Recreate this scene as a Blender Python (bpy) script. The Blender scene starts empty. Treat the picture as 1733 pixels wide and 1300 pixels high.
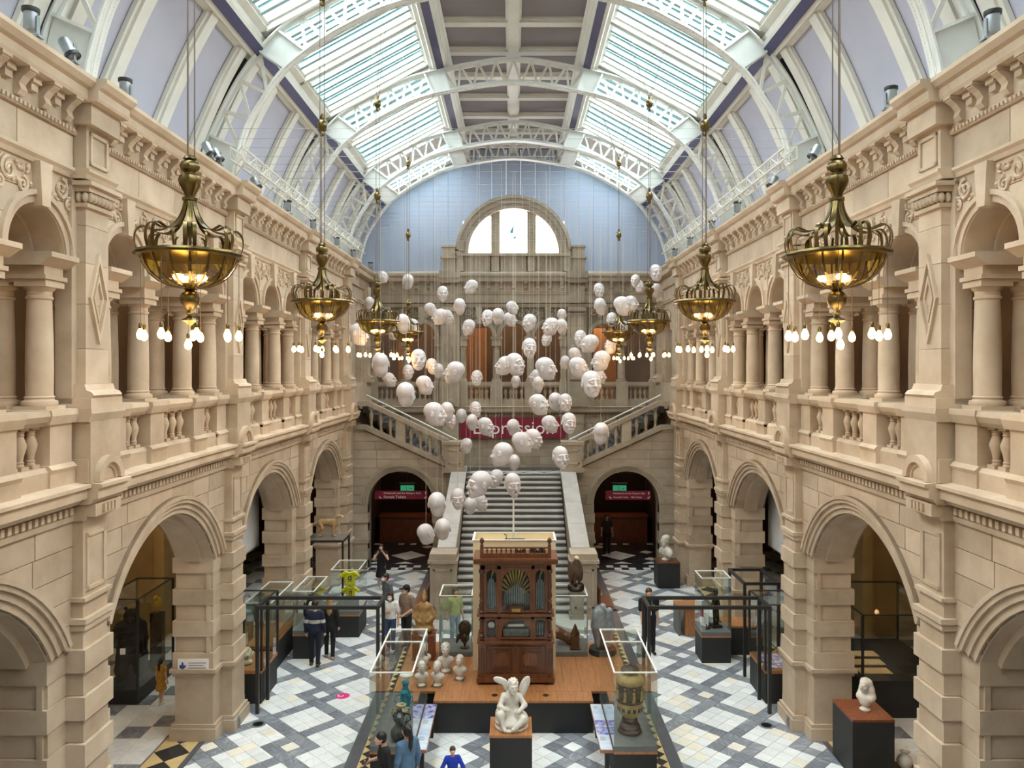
import bpy, math, random
import numpy as np
from mathutils import Vector, Matrix, Euler
random.seed(7)
PI = math.pi
sc = bpy.context.scene
col = sc.collection

# ---------------------------------------------------------------- camera, world, light, exposure
F, CX, CY, EYE = 1300.0, 869.0, 625.0, 8.0        # focal length in pixels, vanishing point, eye height
cam_data = bpy.data.cameras.new('camera')
cam = bpy.data.objects.new('camera', cam_data); col.objects.link(cam)
cam.location = (0, 0, EYE); cam.rotation_euler = (PI / 2, 0, 0)
cam_data.sensor_width = 36; cam_data.lens = F / 1733 * 36
cam_data.shift_x = (866.5 - CX) / 1733; cam_data.shift_y = (CY - 650) / 1733
cam_data.clip_start = 0.05; cam_data.clip_end = 300
sc.camera = cam
world = bpy.data.worlds.new('world'); sc.world = world; world.use_nodes = True
wbg = world.node_tree.nodes['Background']
wbg.inputs[0].default_value = (0.80, 0.90, 1.0, 1); wbg.inputs[1].default_value = 1.6
sc.view_settings.view_transform = 'Standard'; sc.view_settings.look = 'None'
sc.view_settings.gamma = 1; sc.view_settings.use_curve_mapping = False
sc.view_settings.exposure = 0.8
SKY = 10.0            # radiance of the daylit skylight glass
LUN = 9.0            # radiance of the lunette window

sc.cycles.max_bounces = 8; sc.cycles.diffuse_bounces = 3; sc.cycles.glossy_bounces = 3; sc.cycles.transparent_max_bounces = 24

# ---------------------------------------------------------------- helpers
def at(px, py, Y):                       # photo pixel on the plane Y -> world point
    return Vector(((px - CX) * Y / F, Y, EYE - (py - CY) * Y / F))
def on_floor(px, py, z=0.0):
    Y = F * (EYE - z) / (py - CY); return Vector(((px - CX) * Y / F, Y, z))

class MB:
    def __init__(s): s.v = []; s.f = []
    def quad(s, *p):
        n = len(s.v); s.v += [tuple(q) for q in p]; s.f.append(tuple(range(n, n + len(p)))); return s
    def box(s, x0, x1, y0, y1, z0, z1):
        n = len(s.v)
        s.v += [(x, y, z) for z in (z0, z1) for x, y in ((x0, y0), (x1, y0), (x1, y1), (x0, y1))]
        s.f += [tuple(n + i for i in q) for q in ((0, 3, 2, 1), (4, 5, 6, 7), (0, 1, 5, 4), (1, 2, 6, 5), (2, 3, 7, 6), (3, 0, 4, 7))]
        return s
    def cbox(s, c, d): return s.box(c[0]-d[0]/2, c[0]+d[0]/2, c[1]-d[1]/2, c[1]+d[1]/2, c[2]-d[2]/2, c[2]+d[2]/2)
    def prism(s, poly, a0, a1, axis='y'):          # polygon in the two other axes, extruded along axis
        n = len(s.v); k = len(poly)
        for a in (a0, a1):
            for p, q in poly:
                s.v.append((p, a, q) if axis == 'y' else (a, p, q) if axis == 'x' else (p, q, a))
        s.f += [(n+i, n+(i+1) % k, n+k+(i+1) % k, n+k+i) for i in range(k)]
        s.f += [tuple(n+i for i in range(k))[::-1], tuple(n+k+i for i in range(k))]
        return s
    def grid(s, rows, closed_u=False, cap=False):    # rows: list of equally long lists of points
        n = len(s.v); R = len(rows); C = len(rows[0])
        for r in rows: s.v += [tuple(p) for p in r]
        for i in range(R-1):
            for j in range(C if closed_u else C-1):
                j2 = (j+1) % C
                s.f.append((n+i*C+j, n+i*C+j2, n+(i+1)*C+j2, n+(i+1)*C+j))
        if cap and closed_u:
            s.f.append(tuple(n+j for j in range(C))[::-1]); s.f.append(tuple(n+(R-1)*C+j for j in range(C)))
        return s
    def lathe(s, prof, seg=16, c=(0, 0, 0), lobes=0, amp=0.0):
        rows = []
        for r, z in prof:
            row = []
            for j in range(seg):
                a = 2*PI*j/seg; rr = r*(1+amp*math.cos(lobes*a)) if lobes else r
                row.append((c[0]+rr*math.cos(a), c[1]+rr*math.sin(a), c[2]+z))
            rows.append(row)
        return s.grid(rows, True, True)
    def tube(s, pts, r, seg=6, closed=False):
        pts = [Vector(p) for p in pts]; rows = []; N = len(pts); up = None
        rr = r if isinstance(r, (list, tuple)) else [r]*N
        for i, p in enumerate(pts):
            t = (pts[min(i+1, N-1)] - pts[max(i-1, 0)]).normalized()
            if up is None: up = Vector((0, 0, 1)) if abs(t.z) < .9 else Vector((1, 0, 0))
            u = t.cross(up).normalized(); w = u.cross(t).normalized(); up = w
            rows.append([p + (u*math.cos(2*PI*j/seg) + w*math.sin(2*PI*j/seg))*rr[i] for j in range(seg)])
        return s.grid(rows, True, True)
    def strip(s, pts, wdir, width, thick):            # flat bar swept along pts; wdir = direction of its width
        pts = [Vector(p) for p in pts]; wv = Vector(wdir).normalized(); rows = []; N = len(pts)
        for i, p in enumerate(pts):
            t = (pts[min(i+1, N-1)] - pts[max(i-1, 0)]).normalized(); nn = t.cross(wv).normalized()
            rows.append([p+wv*width/2+nn*thick/2, p-wv*width/2+nn*thick/2, p-wv*width/2-nn*thick/2, p+wv*width/2-nn*thick/2])
        return s.grid(rows, True, True)
    def ring(s, cy, cz, r0, r1, a0, a1, x0, x1, n=20):  # part of an annulus in the y-z plane, thick in x
        rows = []
        for i in range(n+1):
            a = a0+(a1-a0)*i/n; c, d = math.cos(a), math.sin(a)
            rows.append([(x0, cy+r0*c, cz+r0*d), (x0, cy+r1*c, cz+r1*d), (x1, cy+r1*c, cz+r1*d), (x1, cy+r0*c, cz+r0*d)])
        return s.grid(rows, True, True)
    def sphere(s, c, r, seg=10, rings=6):
        r = r if isinstance(r, (tuple, list)) else (r, r, r)
        rows = []
        for i in range(rings+1):
            a = -PI/2+PI*i/rings; q = max(math.cos(a), .001)
            rows.append([(c[0]+r[0]*q*math.cos(2*PI*j/seg), c[1]+r[1]*q*math.sin(2*PI*j/seg), c[2]+r[2]*math.sin(a)) for j in range(seg)])
        return s.grid(rows, True, True)
    def xf(s, M, start=0):
        s.v[start:] = [tuple(M @ Vector(p)) for p in s.v[start:]]; return s
    def mesh(s, name, mat, smooth=False, sharp=40):
        me = bpy.data.meshes.new(name); me.from_pydata(s.v, [], s.f)
        me.validate(); 
        if mat: me.materials.append(mat)
        import bmesh
        bm = bmesh.new(); bm.from_mesh(me); bmesh.ops.recalc_face_normals(bm, faces=bm.faces); bm.to_mesh(me); bm.free()
        if smooth:
            me.polygons.foreach_set('use_smooth', [True]*len(me.polygons))
            try: me.set_sharp_from_angle(angle=math.radians(sharp))
            except Exception: pass
        return me
    def build(s, name, mat, parent=None, smooth=False, loc=None, kind=None, sharp=40):
        return ob(name, s.mesh(name, mat, smooth, sharp), parent, loc, kind=kind)

def ob(name, data, parent=None, loc=None, rot=None, scale=None, kind=None):
    o = bpy.data.objects.new(name, data); col.objects.link(o)
    if parent is not None: o.parent = parent
    if loc is not None: o.location = loc
    if rot is not None: o.rotation_euler = rot
    if scale is not None: o.scale = scale
    if kind: o['kind'] = kind
    return o
def tag(o, label, cat, group=None):
    o['label'] = label; o['category'] = cat
    if group: o['group'] = group
    return o
def thing(name, label, cat, loc=(0, 0, 0), rz=0, group=None, scale=None):
    return tag(ob(name, None, None, loc, (0, 0, rz), scale), label, cat, group)
def struct(name, label=None):
    o = ob(name, None, kind='structure')
    if label: o['label'] = label
    return o
def dup(o, parent=None):
    c = o.copy(); col.objects.link(c); c.parent = parent
    for ch in list(o.children): dup(ch, c)
    return c
def text_mesh(body, size, mat, name, parent, M, align='CENTER', spacing=1.0, extrude=0.002):
    cu = bpy.data.curves.new(name, 'FONT'); cu.body = body; cu.size = size; cu.align_x = align; cu.align_y = 'CENTER'
    cu.extrude = extrude; cu.space_character = spacing; cu.resolution_u = 3
    t = bpy.data.objects.new('tmp_text', cu); col.objects.link(t)
    dg = bpy.context.evaluated_depsgraph_get()
    me = bpy.data.meshes.new_from_object(t.evaluated_get(dg)); bpy.data.objects.remove(t)
    me.name = name; me.materials.clear(); me.materials.append(mat)
    o = ob(name, me, parent); o.matrix_local = M
    return o
FACE = Matrix.Rotation(PI/2, 4, 'X')              # text standing upright and facing the camera side (-Y)
def spline(pts, n=40, sym=False):                  # Catmull-Rom through 2-D points
    P = [np.array(p, float) for p in pts]; P = [P[1]*(-1, 1) if sym else 2*P[0]-P[1]]+P+[2*P[-1]-P[-2]]; out = []
    m = len(P)-3
    for i in range(n+1):
        u = i/n*m; k = min(int(u), m-1); t = u-k; a, b, c, d = P[k:k+4]
        out.append(tuple(.5*(2*b+(c-a)*t+(2*a-5*b+4*c-d)*t*t+(3*b-a-3*c+d)*t**3)))
    return out

# ---------------------------------------------------------------- materials
def S(r, g, b):                                    # sRGB 0-255 -> linear
    return tuple((c/255/12.92 if c/255 <= .04045 else ((c/255+.055)/1.055)**2.4) for c in (r, g, b)) + (1,)
def newmat(name):
    m = bpy.data.materials.new(name); m.use_nodes = True; nt = m.node_tree
    return m, nt, nt.nodes['Principled BSDF']
def nd(nt, typ, **kw):
    n = nt.nodes.new(typ)
    for k, v in kw.items():
        if k in n.inputs: n.inputs[k].default_value = v
        else: setattr(n, k, v)
    return n
def ramp_mix(nt, fac, a, b):
    m = nt.nodes.new('ShaderNodeMix'); m.data_type = 'RGBA'
    m.inputs[6].default_value = a; m.inputs[7].default_value = b
    nt.links.new(fac, m.inputs[0]); return m
def mat(name, c1, c2=None, rough=.6, metal=0.0, scale=3.0, bump=0.0, bscale=40.0, rnd=0.0, stretch=None, spec=.5, coat=0.0, coord='Object', detail=4.0):
    m, nt, b = newmat(name)
    b.inputs['Roughness'].default_value = rough; b.inputs['Metallic'].default_value = metal
    b.inputs['Specular IOR Level'].default_value = spec; b.inputs['Coat Weight'].default_value = coat
    if coord == 'World': tc = nd(nt, 'ShaderNodeNewGeometry'); vec = tc.outputs['Position']
    else: tc = nd(nt, 'ShaderNodeTexCoord'); vec = tc.outputs['Object']
    if stretch:
        mp = nd(nt, 'ShaderNodeMapping'); mp.inputs['Scale'].default_value = stretch; nt.links.new(vec, mp.inputs[0]); vec = mp.outputs[0]
    if c2 is None: b.inputs['Base Color'].default_value = c1; outc = None
    else:
        n = nd(nt, 'ShaderNodeTexNoise', Scale=scale, Detail=detail, Roughness=.6); nt.links.new(vec, n.inputs['Vector'])
        mr = nd(nt, 'ShaderNodeMapRange'); mr.inputs[1].default_value = .3; mr.inputs[2].default_value = .7
        nt.links.new(n.outputs[0], mr.inputs[0]); mx = ramp_mix(nt, mr.outputs[0], c1, c2); outc = mx.outputs[2]
        if rnd:
            oi = nd(nt, 'ShaderNodeObjectInfo'); hs = nd(nt, 'ShaderNodeHueSaturation')
            mr2 = nd(nt, 'ShaderNodeMapRange'); mr2.inputs[3].default_value = 1-rnd; mr2.inputs[4].default_value = 1+rnd
            nt.links.new(oi.outputs['Random'], mr2.inputs[0]); nt.links.new(mr2.outputs[0], hs.inputs['Value'])
            nt.links.new(outc, hs.inputs['Color']); outc = hs.outputs[0]
        nt.links.new(outc, b.inputs['Base Color'])
    if bump:
        n2 = nd(nt, 'ShaderNodeTexNoise', Scale=bscale, Detail=3.0); nt.links.new(vec, n2.inputs['Vector'])
        bp = nd(nt, 'ShaderNodeBump', Strength=bump, Distance=.02); nt.links.new(n2.outputs[0], bp.inputs['Height']); nt.links.new(bp.outputs[0], b.inputs['Normal'])
    return m
def emis(name, c, s):
    m, nt, b = newmat(name); nt.nodes.remove(b)
    e = nd(nt, 'ShaderNodeEmission'); e.inputs[0].default_value = c; e.inputs[1].default_value = s
    nt.links.new(e.outputs[0], nt.nodes['Material Output'].inputs[0]); return m
def glassmat(name, tint, base=.04, rough=0.0, gain=1.0):
    """thin glass sheet: clear, with the mirror reflection growing towards grazing angles"""
    m, nt, b = newmat(name); nt.nodes.remove(b)
    t = nd(nt, 'ShaderNodeBsdfTransparent'); t.inputs[0].default_value = tint
    g = nd(nt, 'ShaderNodeBsdfGlossy'); g.inputs[0].default_value = (1, 1, 1, 1); g.inputs['Roughness'].default_value = rough
    lw = nd(nt, 'ShaderNodeLayerWeight', Blend=.5); pw = nd(nt, 'ShaderNodeMath', operation='POWER'); pw.inputs[1].default_value = 5.0
    ma = nd(nt, 'ShaderNodeMath', operation='MULTIPLY_ADD'); ma.inputs[1].default_value = (1-base)*gain; ma.inputs[2].default_value = base
    mx = nd(nt, 'ShaderNodeMixShader')
    nt.links.new(lw.outputs['Facing'], pw.inputs[0]); nt.links.new(pw.outputs[0], ma.inputs[0]); nt.links.new(ma.outputs[0], mx.inputs[0])
    nt.links.new(t.outputs[0], mx.inputs[1]); nt.links.new(g.outputs[0], mx.inputs[2])
    nt.links.new(mx.outputs[0], nt.nodes['Material Output'].inputs[0]); return m

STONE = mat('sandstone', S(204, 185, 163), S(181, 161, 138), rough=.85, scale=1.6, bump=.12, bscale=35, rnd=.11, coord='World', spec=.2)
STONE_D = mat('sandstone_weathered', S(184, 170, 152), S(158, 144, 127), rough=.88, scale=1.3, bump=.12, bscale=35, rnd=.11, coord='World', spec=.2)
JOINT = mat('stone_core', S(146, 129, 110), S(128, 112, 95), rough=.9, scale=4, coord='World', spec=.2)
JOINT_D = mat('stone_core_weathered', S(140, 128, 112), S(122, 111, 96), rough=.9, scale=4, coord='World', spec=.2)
CREAM = mat('cream_paint', S(222, 219, 210), S(212, 208, 198), rough=.55, scale=2, coord='World')
WHITE = mat('white_paint', S(226, 226, 222), S(218, 218, 213), rough=.5, scale=2, coord='World')
LAV = mat('lavender_plaster', S(186, 186, 200), S(177, 177, 192), rough=.75, scale=.8, coord='World', spec=.2)
GREYLAV = mat('coffer_grey', S(146, 139, 143), S(136, 129, 133), rough=.8, scale=.8, coord='World', spec=.2)
PALEBLUE = mat('pale_blue_board', S(174, 184, 204), S(164, 175, 197), rough=.75, scale=.5, coord='World', spec=.2)
NAVY = mat('navy_paint', S(74, 70, 104), S(66, 62, 94), rough=.6, scale=2)
DARKGAP = mat('painted_gap_shade', S(60, 58, 62), rough=.9)
BRASS = mat('aged_brass', S(132, 113, 72), S(92, 79, 52), rough=.32, metal=1.0, scale=6)
AMBER = glassmat('amber_glass', (.70, .58, .22, 1), .06, .08)
STEEL = mat('galvanised_grey', S(170, 176, 180), S(150, 156, 160), rough=.4, metal=.7, scale=5)
NETC = mat('net_cable', S(170, 168, 172), rough=.5)
CABLE = mat('steel_cable', S(120, 104, 92), rough=.5, metal=.4)
WIRE = mat('pale_wire', S(205, 195, 180), rough=.5)
BLACK = mat('black_metal', S(42, 40, 38), S(34, 32, 31), rough=.45, scale=6)
BLACKP = mat('black_panel', S(40, 41, 41), S(33, 34, 34), rough=.6, scale=2)
GREYP = mat('grey_plinth', S(112, 112, 110), S(100, 100, 99), rough=.6, scale=3)
OAK = mat('oak_board', S(186, 128, 80), S(152, 98, 58), rough=.4, scale=3, stretch=(9, .8, 3), coord='World', coat=.2)
WALNUT = mat('walnut', S(124, 74, 40), S(84, 46, 24), rough=.35, scale=4, stretch=(6, 6, .7), coat=.3)
WALNUT_D = mat('dark_walnut', S(96, 54, 30), S(64, 34, 20), rough=.35, scale=4, stretch=(6, 6, .7), coat=.3)
MARBLE = mat('white_marble', S(224, 218, 208), S(208, 201, 189), rough=.45, scale=6, bump=.03)
PLASTER = mat('white_cast', S(208, 200, 199), S(199, 190, 189), rough=.4, scale=5)
GLASS = glassmat('case_glass', (.955, .985, .975, 1), .02)
RIM = mat('pale_rim', S(232, 232, 228), rough=.35)
MAROON = mat('maroon_board', S(140, 22, 56), S(126, 18, 50), rough=.6, scale=2)
LETTER = mat('white_lettering', S(244, 238, 236), rough=.6)
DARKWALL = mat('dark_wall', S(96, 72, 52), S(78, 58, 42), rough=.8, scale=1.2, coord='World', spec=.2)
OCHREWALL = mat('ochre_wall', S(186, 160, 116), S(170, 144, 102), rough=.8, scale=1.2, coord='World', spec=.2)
BULB = emis('bulb_glow', (1.0, .66, .26, 1), 5.5)
GLAZE = emis('skylight_daylight', (.86, .97, 1.0, 1), SKY)
LUNGLASS = emis('window_daylight', (.97, .99, 1.0, 1), LUN)
# ---------------------------------------------------------------- side walls (built for the right side, mirrored for the left)
BAY = 5.9
PIER_Y = [-0.3, 5.6, 11.5, 17.4, 23.3, 29.2]
BAY_Y = [8.55, 14.45, 20.35, 26.25]
YW = 34.0                                     # back wall plane
wallR = struct('wall_right', 'sandstone arcaded side wall of the hall with gallery above')
wallL = struct('wall_left', 'sandstone arcaded side wall of the hall with gallery above'); wallL.scale = (-1, 1, 1)
WALLS = (wallR, wallL)
def pair(name, me, par=WALLS, loc=None, kind=None, rot=None, scale=None):
    return tuple(ob(name, me, p, loc, rot, scale, kind) for p in par)
W0 = 6.42
ARC_R, ARC_Z, ARC_A = 2.40, 2.85, 2.15        # lower arch: radius, centre height, half opening
SPR = ARC_Z + math.sqrt(ARC_R**2 - ARC_A**2)

def arch_wall_core(ymin, ymax, zlo, ztop, arches, x0, x1, mat_, n=14):
    """wall slab in the y-z plane with arched openings; arches: (yc, half, zc, r); wall stands on zlo beside openings"""
    mb = MB(); ys = [ymin]; segs = []
    cur = ymin
    for yc, a, zc, r in sorted(arches):
        segs.append((cur, yc-a, None)); segs.append((yc-a, yc+a, (yc, zc, r))); cur = yc+a
    segs.append((cur, ymax, None))
    for a, b, arc in segs:
        if b-a < 1e-4: continue
        if arc is None: mb.box(x0, x1, a, b, zlo, ztop); continue
        yc, zc, r = arc; rows = []
        for i in range(n+1):
            y = yc - (b-a)/2*math.cos(PI*i/n); z = zc+math.sqrt(max(r*r-(y-yc)**2, 0))
            rows.append([(x0, y, z), (x0, y, ztop), (x1, y, ztop), (x1, y, z)])
        mb.grid(rows, True, True)
    return mb
def ashlar(ymin, ymax, z0, z1, course, length, arcs, x0, x1, name, mat_, parents, loc, seed=1, gap=.012, side=None):
    """stone blocks with recessed joints around arches; arcs: (yc, zc, R)"""
    rnd = random.Random(seed); n = max(1, round((z1-z0)/course)); h = (z1-z0)/n
    edges = [ymin]+[a[0] for a in arcs]+[ymax]
    for c in range(n):
        za, zb = z0+c*h+gap/2, z0+(c+1)*h-gap/2
        for e in range(len(edges)-1):
            lo, hi = edges[e], edges[e+1]
            la = arcs[e-1] if e > 0 else None; ra = arcs[e] if e < len(arcs) else None
            def L(z):
                if la is None: return lo
                d = la[2]**2-(z-la[1])**2; return lo+(math.sqrt(d) if d > 0 and z > la[1]-.001 else 0)
            def R(z):
                if ra is None: return hi
                d = ra[2]**2-(z-ra[1])**2; return hi-(math.sqrt(d) if d > 0 and z > ra[1]-.001 else 0)
            zs = [za+(zb-za)*i/9 for i in range(10)] if ((la and abs(la[1]+la[2]-(za+zb)/2) < h*1.1) or (ra and abs(ra[1]+ra[2]-(za+zb)/2) < h*1.1)) else [za+(zb-za)*i/3 for i in range(4)]
            # vertical joints
            a, b = L(zb), R(zb)
            if b-a < .06: continue
            k = max(1, round((b-a)/length)); js = [a+(b-a)*(i+ (rnd.uniform(-.12, .12) if 0 < i < k else 0))/k for i in range(k+1)]
            for i in range(k):
                left = [(max(L(z), 0) if False else L(z)) if i == 0 else max(js[i]+gap/2, L(z)) for z in zs]
                right = [R(z) if i == k-1 else min(js[i+1]-gap/2, R(z)) for z in zs]
                if max(r-l for l, r in zip(left, right)) < .05: continue
                right = [max(l+.002, r) for l, r in zip(left, right)]
                poly = [(l, z) for l, z in zip(left, zs)]+[(r, z) for r, z in zip(right[::-1], zs[::-1])]
                me = MB().prism(poly, x0+rnd.uniform(-.006, .004), x1, 'x').mesh('block', mat_)
                for p, Y in ((q, y) for q in parents for y in loc): ob('block', me, p, (0, Y, 0))

# ----- lower storey
core = arch_wall_core(-BAY/2, BAY/2, SPR, 6.3, [(0, ARC_A, ARC_Z, ARC_R)], W0+.04, 7.34, JOINT).mesh('wall_core', JOINT)
for Y in BAY_Y: pair('wall_core', core, loc=(0, Y, 0))
ashlar(-2.62, 2.62, SPR, 5.8, .37, 1.0, [(0, ARC_Z, ARC_R+.32)], W0, W0+.06, 'block', STONE, WALLS, BAY_Y, 3)
t = math.asin((SPR-ARC_Z)/ARC_R)
av = MB()
for r0, r1, x in ((0, .10, W0+.01), (.10, .2, W0-.03), (.2, .34, W0-.08), (.27, .34, W0-.11)):
    av.ring(0, ARC_Z, ARC_R+r0, ARC_R+r1, t, PI-t, x, W0+.1, 28)
av = av.mesh('archivolt', STONE, True)
sf = MB().ring(0, ARC_Z, ARC_R-.02, ARC_R+.02, t, PI-t, W0+.07, 7.3, 28).ring(0, ARC_Z, ARC_R-.12, ARC_R, t, PI-t, 6.72, 7.1, 28).mesh('arch_soffit', STONE, True)
for Y in BAY_Y: pair('archivolt', av, loc=(0, Y, 0)); pair('arch_soffit', sf, loc=(0, Y, 0))
# piers
def stepped(y, x0, x1, px0, py, z0, z1, g=0.0):        # body + pilaster plan, enlarged by g
    return MB().box(x0-g, x1+g, -y-g, y+g, z0, z1).box(px0-g, x0+.1, -py-g, py+g, z0, z1)
plinth = stepped(.80, 6.5, 7.3, 6.24, .38, 0, .26, .10).box(6.42, 7.38, -.86, .86, .26, .34).box(6.17, 6.5, -.44, .44, .26, .34).mesh('plinth', STONE)
dado = stepped(.80, 6.5, 7.3, 6.24, .38, .30, 1.40, .01).mesh('dado', STONE)
dcap = stepped(.80, 6.5, 7.3, 6.24, .38, 1.38, 1.46, .05).box(6.4, 7.4, -.9, .9, 1.46, 1.54).box(6.14, 6.5, -.48, .48, 1.46, 1.54).mesh('dado_cap', STONE)
courses = []
z = 1.54; nC = 7; hC = (SPR+.02-1.54)/nC
for i in range(nC):
    g = .055 if i % 2 == 0 else 0.0
    courses.append((MB().box(6.5-g*.4, 7.3+g, -.78-g, .78+g, z+.004, z+hC-.004).mesh('block', STONE),
                    MB().box(6.25-g, 6.55, -.34-g, .34+g, z+.004, z+hC-.004).mesh('block', STONE))); z += hC
shaft = MB().box(6.26, 6.5, -.33, .33, SPR, 5.82)
imp = MB().box(6.18, 6.5, -.40, .40, 4.30, 4.38).box(6.21, 6.5, -.37, .37, 4.20, 4.30).box(6.2, 6.5, -.38, .38, 4.62, 4.68).mesh('impost', STONE)
frm = MB()
for y0, y1, z0, z1 in ((-.26, -.2, 4.75, 5.6), (.2, .26, 4.75, 5.6), (-.26, .26, 5.54, 5.6), (-.26, .26, 4.75, 4.81)): frm.box(6.235, 6.3, y0, y1, z0, z1)
frm = frm.mesh('panel_frame', STONE); shaft = shaft.mesh('pilaster', STONE)
jamb = MB()
for sgn in (-1, 1): jamb.box(6.55, 6.63, sgn*.80-.03, sgn*.80+.03, 1.54, SPR)
jamb = jamb.mesh('jamb_moulding', STONE)
for Y in PIER_Y[1:]:
    P = pair('pier', shaft, loc=(0, Y, 0))
    for n_, m_ in (('plinth', plinth), ('dado', dado), ('dado_cap', dcap), ('impost', imp), ('panel_frame', frm), ('jamb_moulding', jamb)): pair(n_, m_, P)
    for a, b in courses: pair('block', a, P); pair('block', b, P)
# ----- lower entablature and ledge, running the whole length
Y0, Y1 = -0.3, 30.7
def moulding(poly, name, mat_=STONE, ys=None, extra=None, parents=WALLS):
    mb = MB().prism(poly, *(ys or (Y0, Y1)))
    if extra:
        for Y in PIER_Y[1:]: mb.prism([(x-extra[0] if x < W0 else x, z) for x, z in poly], Y-extra[1], Y+extra[1])
    return pair(name, mb.mesh(name, mat_), parents)
moulding([(W0+.05, 5.80), (W0-.05, 5.80), (W0-.06, 5.88), (W0-.02, 5.9), (W0-.02, 6.02), (W0+.05, 6.02)], 'architrave', extra=(.17, .38))
moulding([(W0+.05, 6.02), (W0-.16, 6.05), (W0-.2, 6.12), (W0-.27, 6.13), (W0-.27, 6.27), (W0-.33, 6.29), (W0-.33, 6.34), (W0+.05, 6.40)], 'cornice', extra=(.16, .42))
dm = MB()
for Yc in BAY_Y:
    for i in range(37):
        y = Yc-2.45+i*4.9/36; dm.box(W0-.10, W0, y-.035, y+.035, 5.91, 6.01)
pair('dentil_row', dm.mesh('dentil_row', STONE), kind='stuff')
gr = MB()
for i in range(4): gr.box(6.02, 6.12, -.17+i*.1, -.12+i*.1, 5.90, 6.02)
gr.box(6.06, 6.3, -.36, .36, 5.86, 6.04); grm = gr.mesh('triglyph', STONE)
lun = MB().ring(0, 6.36, .25, .36, 0, PI, 6.0, 6.36, 14).ring(0, 6.36, .19, .25, 0, PI, 6.05, 6.36, 14)
lun.prism([(.2*math.cos(PI*i/12), 6.36+.2*math.sin(PI*i/12)) for i in range(13)], 6.075, 6.36, 'x')
lun = lun.mesh('segmental_pediment', STONE, True)
for Y in PIER_Y[1:]: pair('triglyph', grm, loc=(0, Y, 0)); pair('segmental_pediment', lun, loc=(0, Y, 0))
# ----- gallery balustrade
ZL, ZR = 6.36, 7.43
balprof = [(.085, 0), (.085, .05), (.06, .06), (.05, .09), (.06, .11), (.045, .13), (.055, .2), (.085, .30), (.088, .34), (.06, .42), (.05, .45), (.062, .47), (.05, .49), (.07, .52), (.085, .53), (.085, .57)]
baluster = MB().lathe(balprof[2:14], 10).box(-.08, .08, -.08, .08, 0, .055).box(-.08, .08, -.08, .08, .53, .57).mesh('baluster', STONE, True)
bal_base = MB().prism([(6.32, ZL), (6.32, 6.60), (6.36, 6.66), (6.70, 6.66), (6.70, ZL)], -2.5, 2.5).mesh('balustrade_base', STONE)
bal_rail = MB().prism([(6.36, 7.22), (6.30, 7.28), (6.26, 7.36), (6.28, 7.43), (6.74, 7.43), (6.74, 7.22)], -2.5, 2.5).mesh('handrail', STONE)
ped = MB().box(6.25, 7.0, -.30, .30, ZL, 6.62).box(6.28, 7.0, -.26, .26, 6.6, 7.24).prism([(6.24, 7.24), (6.2, 7.36), (6.21, 7.44), (7.4, 7.44), (7.4, 7.24)], -.33, .33).prism([(6.25, 6.56), (6.22, 6.62), (6.28, 6.68), (7, 6.68), (7, 6.56)], -.30, .30).mesh('pedestal', STONE)
pedp = MB().box(6.10, 7.0, -.42, .42, ZL, 7.26).prism([(6.1, 7.24), (6.05, 7.36), (6.06, 7.44), (7.4, 7.44), (7.4, 7.24)], -.48, .48).box(6.12, 6.6, -.46, .46, ZL, 6.7).mesh('pilaster_pedestal', STONE)
COLY = (-.9, .9); RESP = (-2.18, 2.18)
for Y in BAY_Y:
    B = pair('balustrade', bal_base, loc=(0, Y, 0)); pair('handrail', bal_rail, B)
    for y in COLY: pair('pedestal', ped, B, (0, y, 0))
    for y in RESP: pair('pedestal', ped, B, (.04, y, 0))
    for lo, hi in ((-1.9, -1.2), (-.62, .62), (1.2, 1.9)):
        k = 4 if hi-lo > 1 else 3
        for i in range(k): pair('baluster', baluster, B, (6.5, lo+(hi-lo)*(i+.5)/k, 6.655))
for Y in PIER_Y[1:]: pair('pilaster_pedestal', pedp, loc=(0, Y, 0))
# ----- gallery columns, arches, pilasters
colbase = MB().box(-.23, .23, -.23, .23, 0, .07).lathe([(.225, .07), (.235, .10), (.225, .14), (.19, .15), (.18, .17), (.195, .19), (.175, .21)], 18).mesh('base', STONE, True)
colshaft = MB().lathe([(.175, .2), (.178, .6), (.172, 1.0), (.158, 1.5), (.155, 1.56)], 18).mesh('column', STONE, True)
colcap = MB().lathe([(.155, 1.54), (.175, 1.56), (.175, 1.585), (.158, 1.6), (.158, 1.66), (.19, 1.69), (.205, 1.72)], 18).box(-.22, .22, -.22, .22, 1.72, 1.80).mesh('capital', STONE, True)
ent = MB().box(6.42, 7.42, -.22, .22, 9.2, 9.42).box(6.38, 7.42, -.26, .26, 9.24, 9.30)
ent.prism([(6.42, 9.42), (6.36, 9.46), (6.28, 9.52), (6.25, 9.53), (6.25, 9.6), (7.42, 9.6), (7.42, 9.42)], -.33, .33); ent = ent.mesh('impost_block', STONE)
AR, AZ, AYS = .64, 9.6, (-1.8, 0, 1.8)
ucore = arch_wall_core(-BAY/2, BAY/2, 9.6, 12.0, [(y, AR, AZ, AR) for y in AYS], W0+.03, 7.42, STONE, 12).mesh('gallery_wall_core', JOINT)
uav = MB().ring(0, AZ, AR, AR+.10, 0, PI, W0-.03, W0+.06, 18).ring(0, AZ, AR+.10, AR+.17, 0, PI, W0-.07, W0+.06, 18).ring(0, AZ, AR-.015, AR+.01, 0, PI, W0+.0, 7.4, 18).ring(0, AZ, AR-.06, AR, 0, PI, 6.85, 7.1, 18).mesh('archivolt', STONE, True)
key = MB(); kz0, kz1 = AZ+AR-.05, 10.78
key.v = [(x, y, z) for x in (W0-.13, W0+.05) for y, z in ((-.09, kz0), (.09, kz0), (.14, kz1), (-.14, kz1))]
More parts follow.
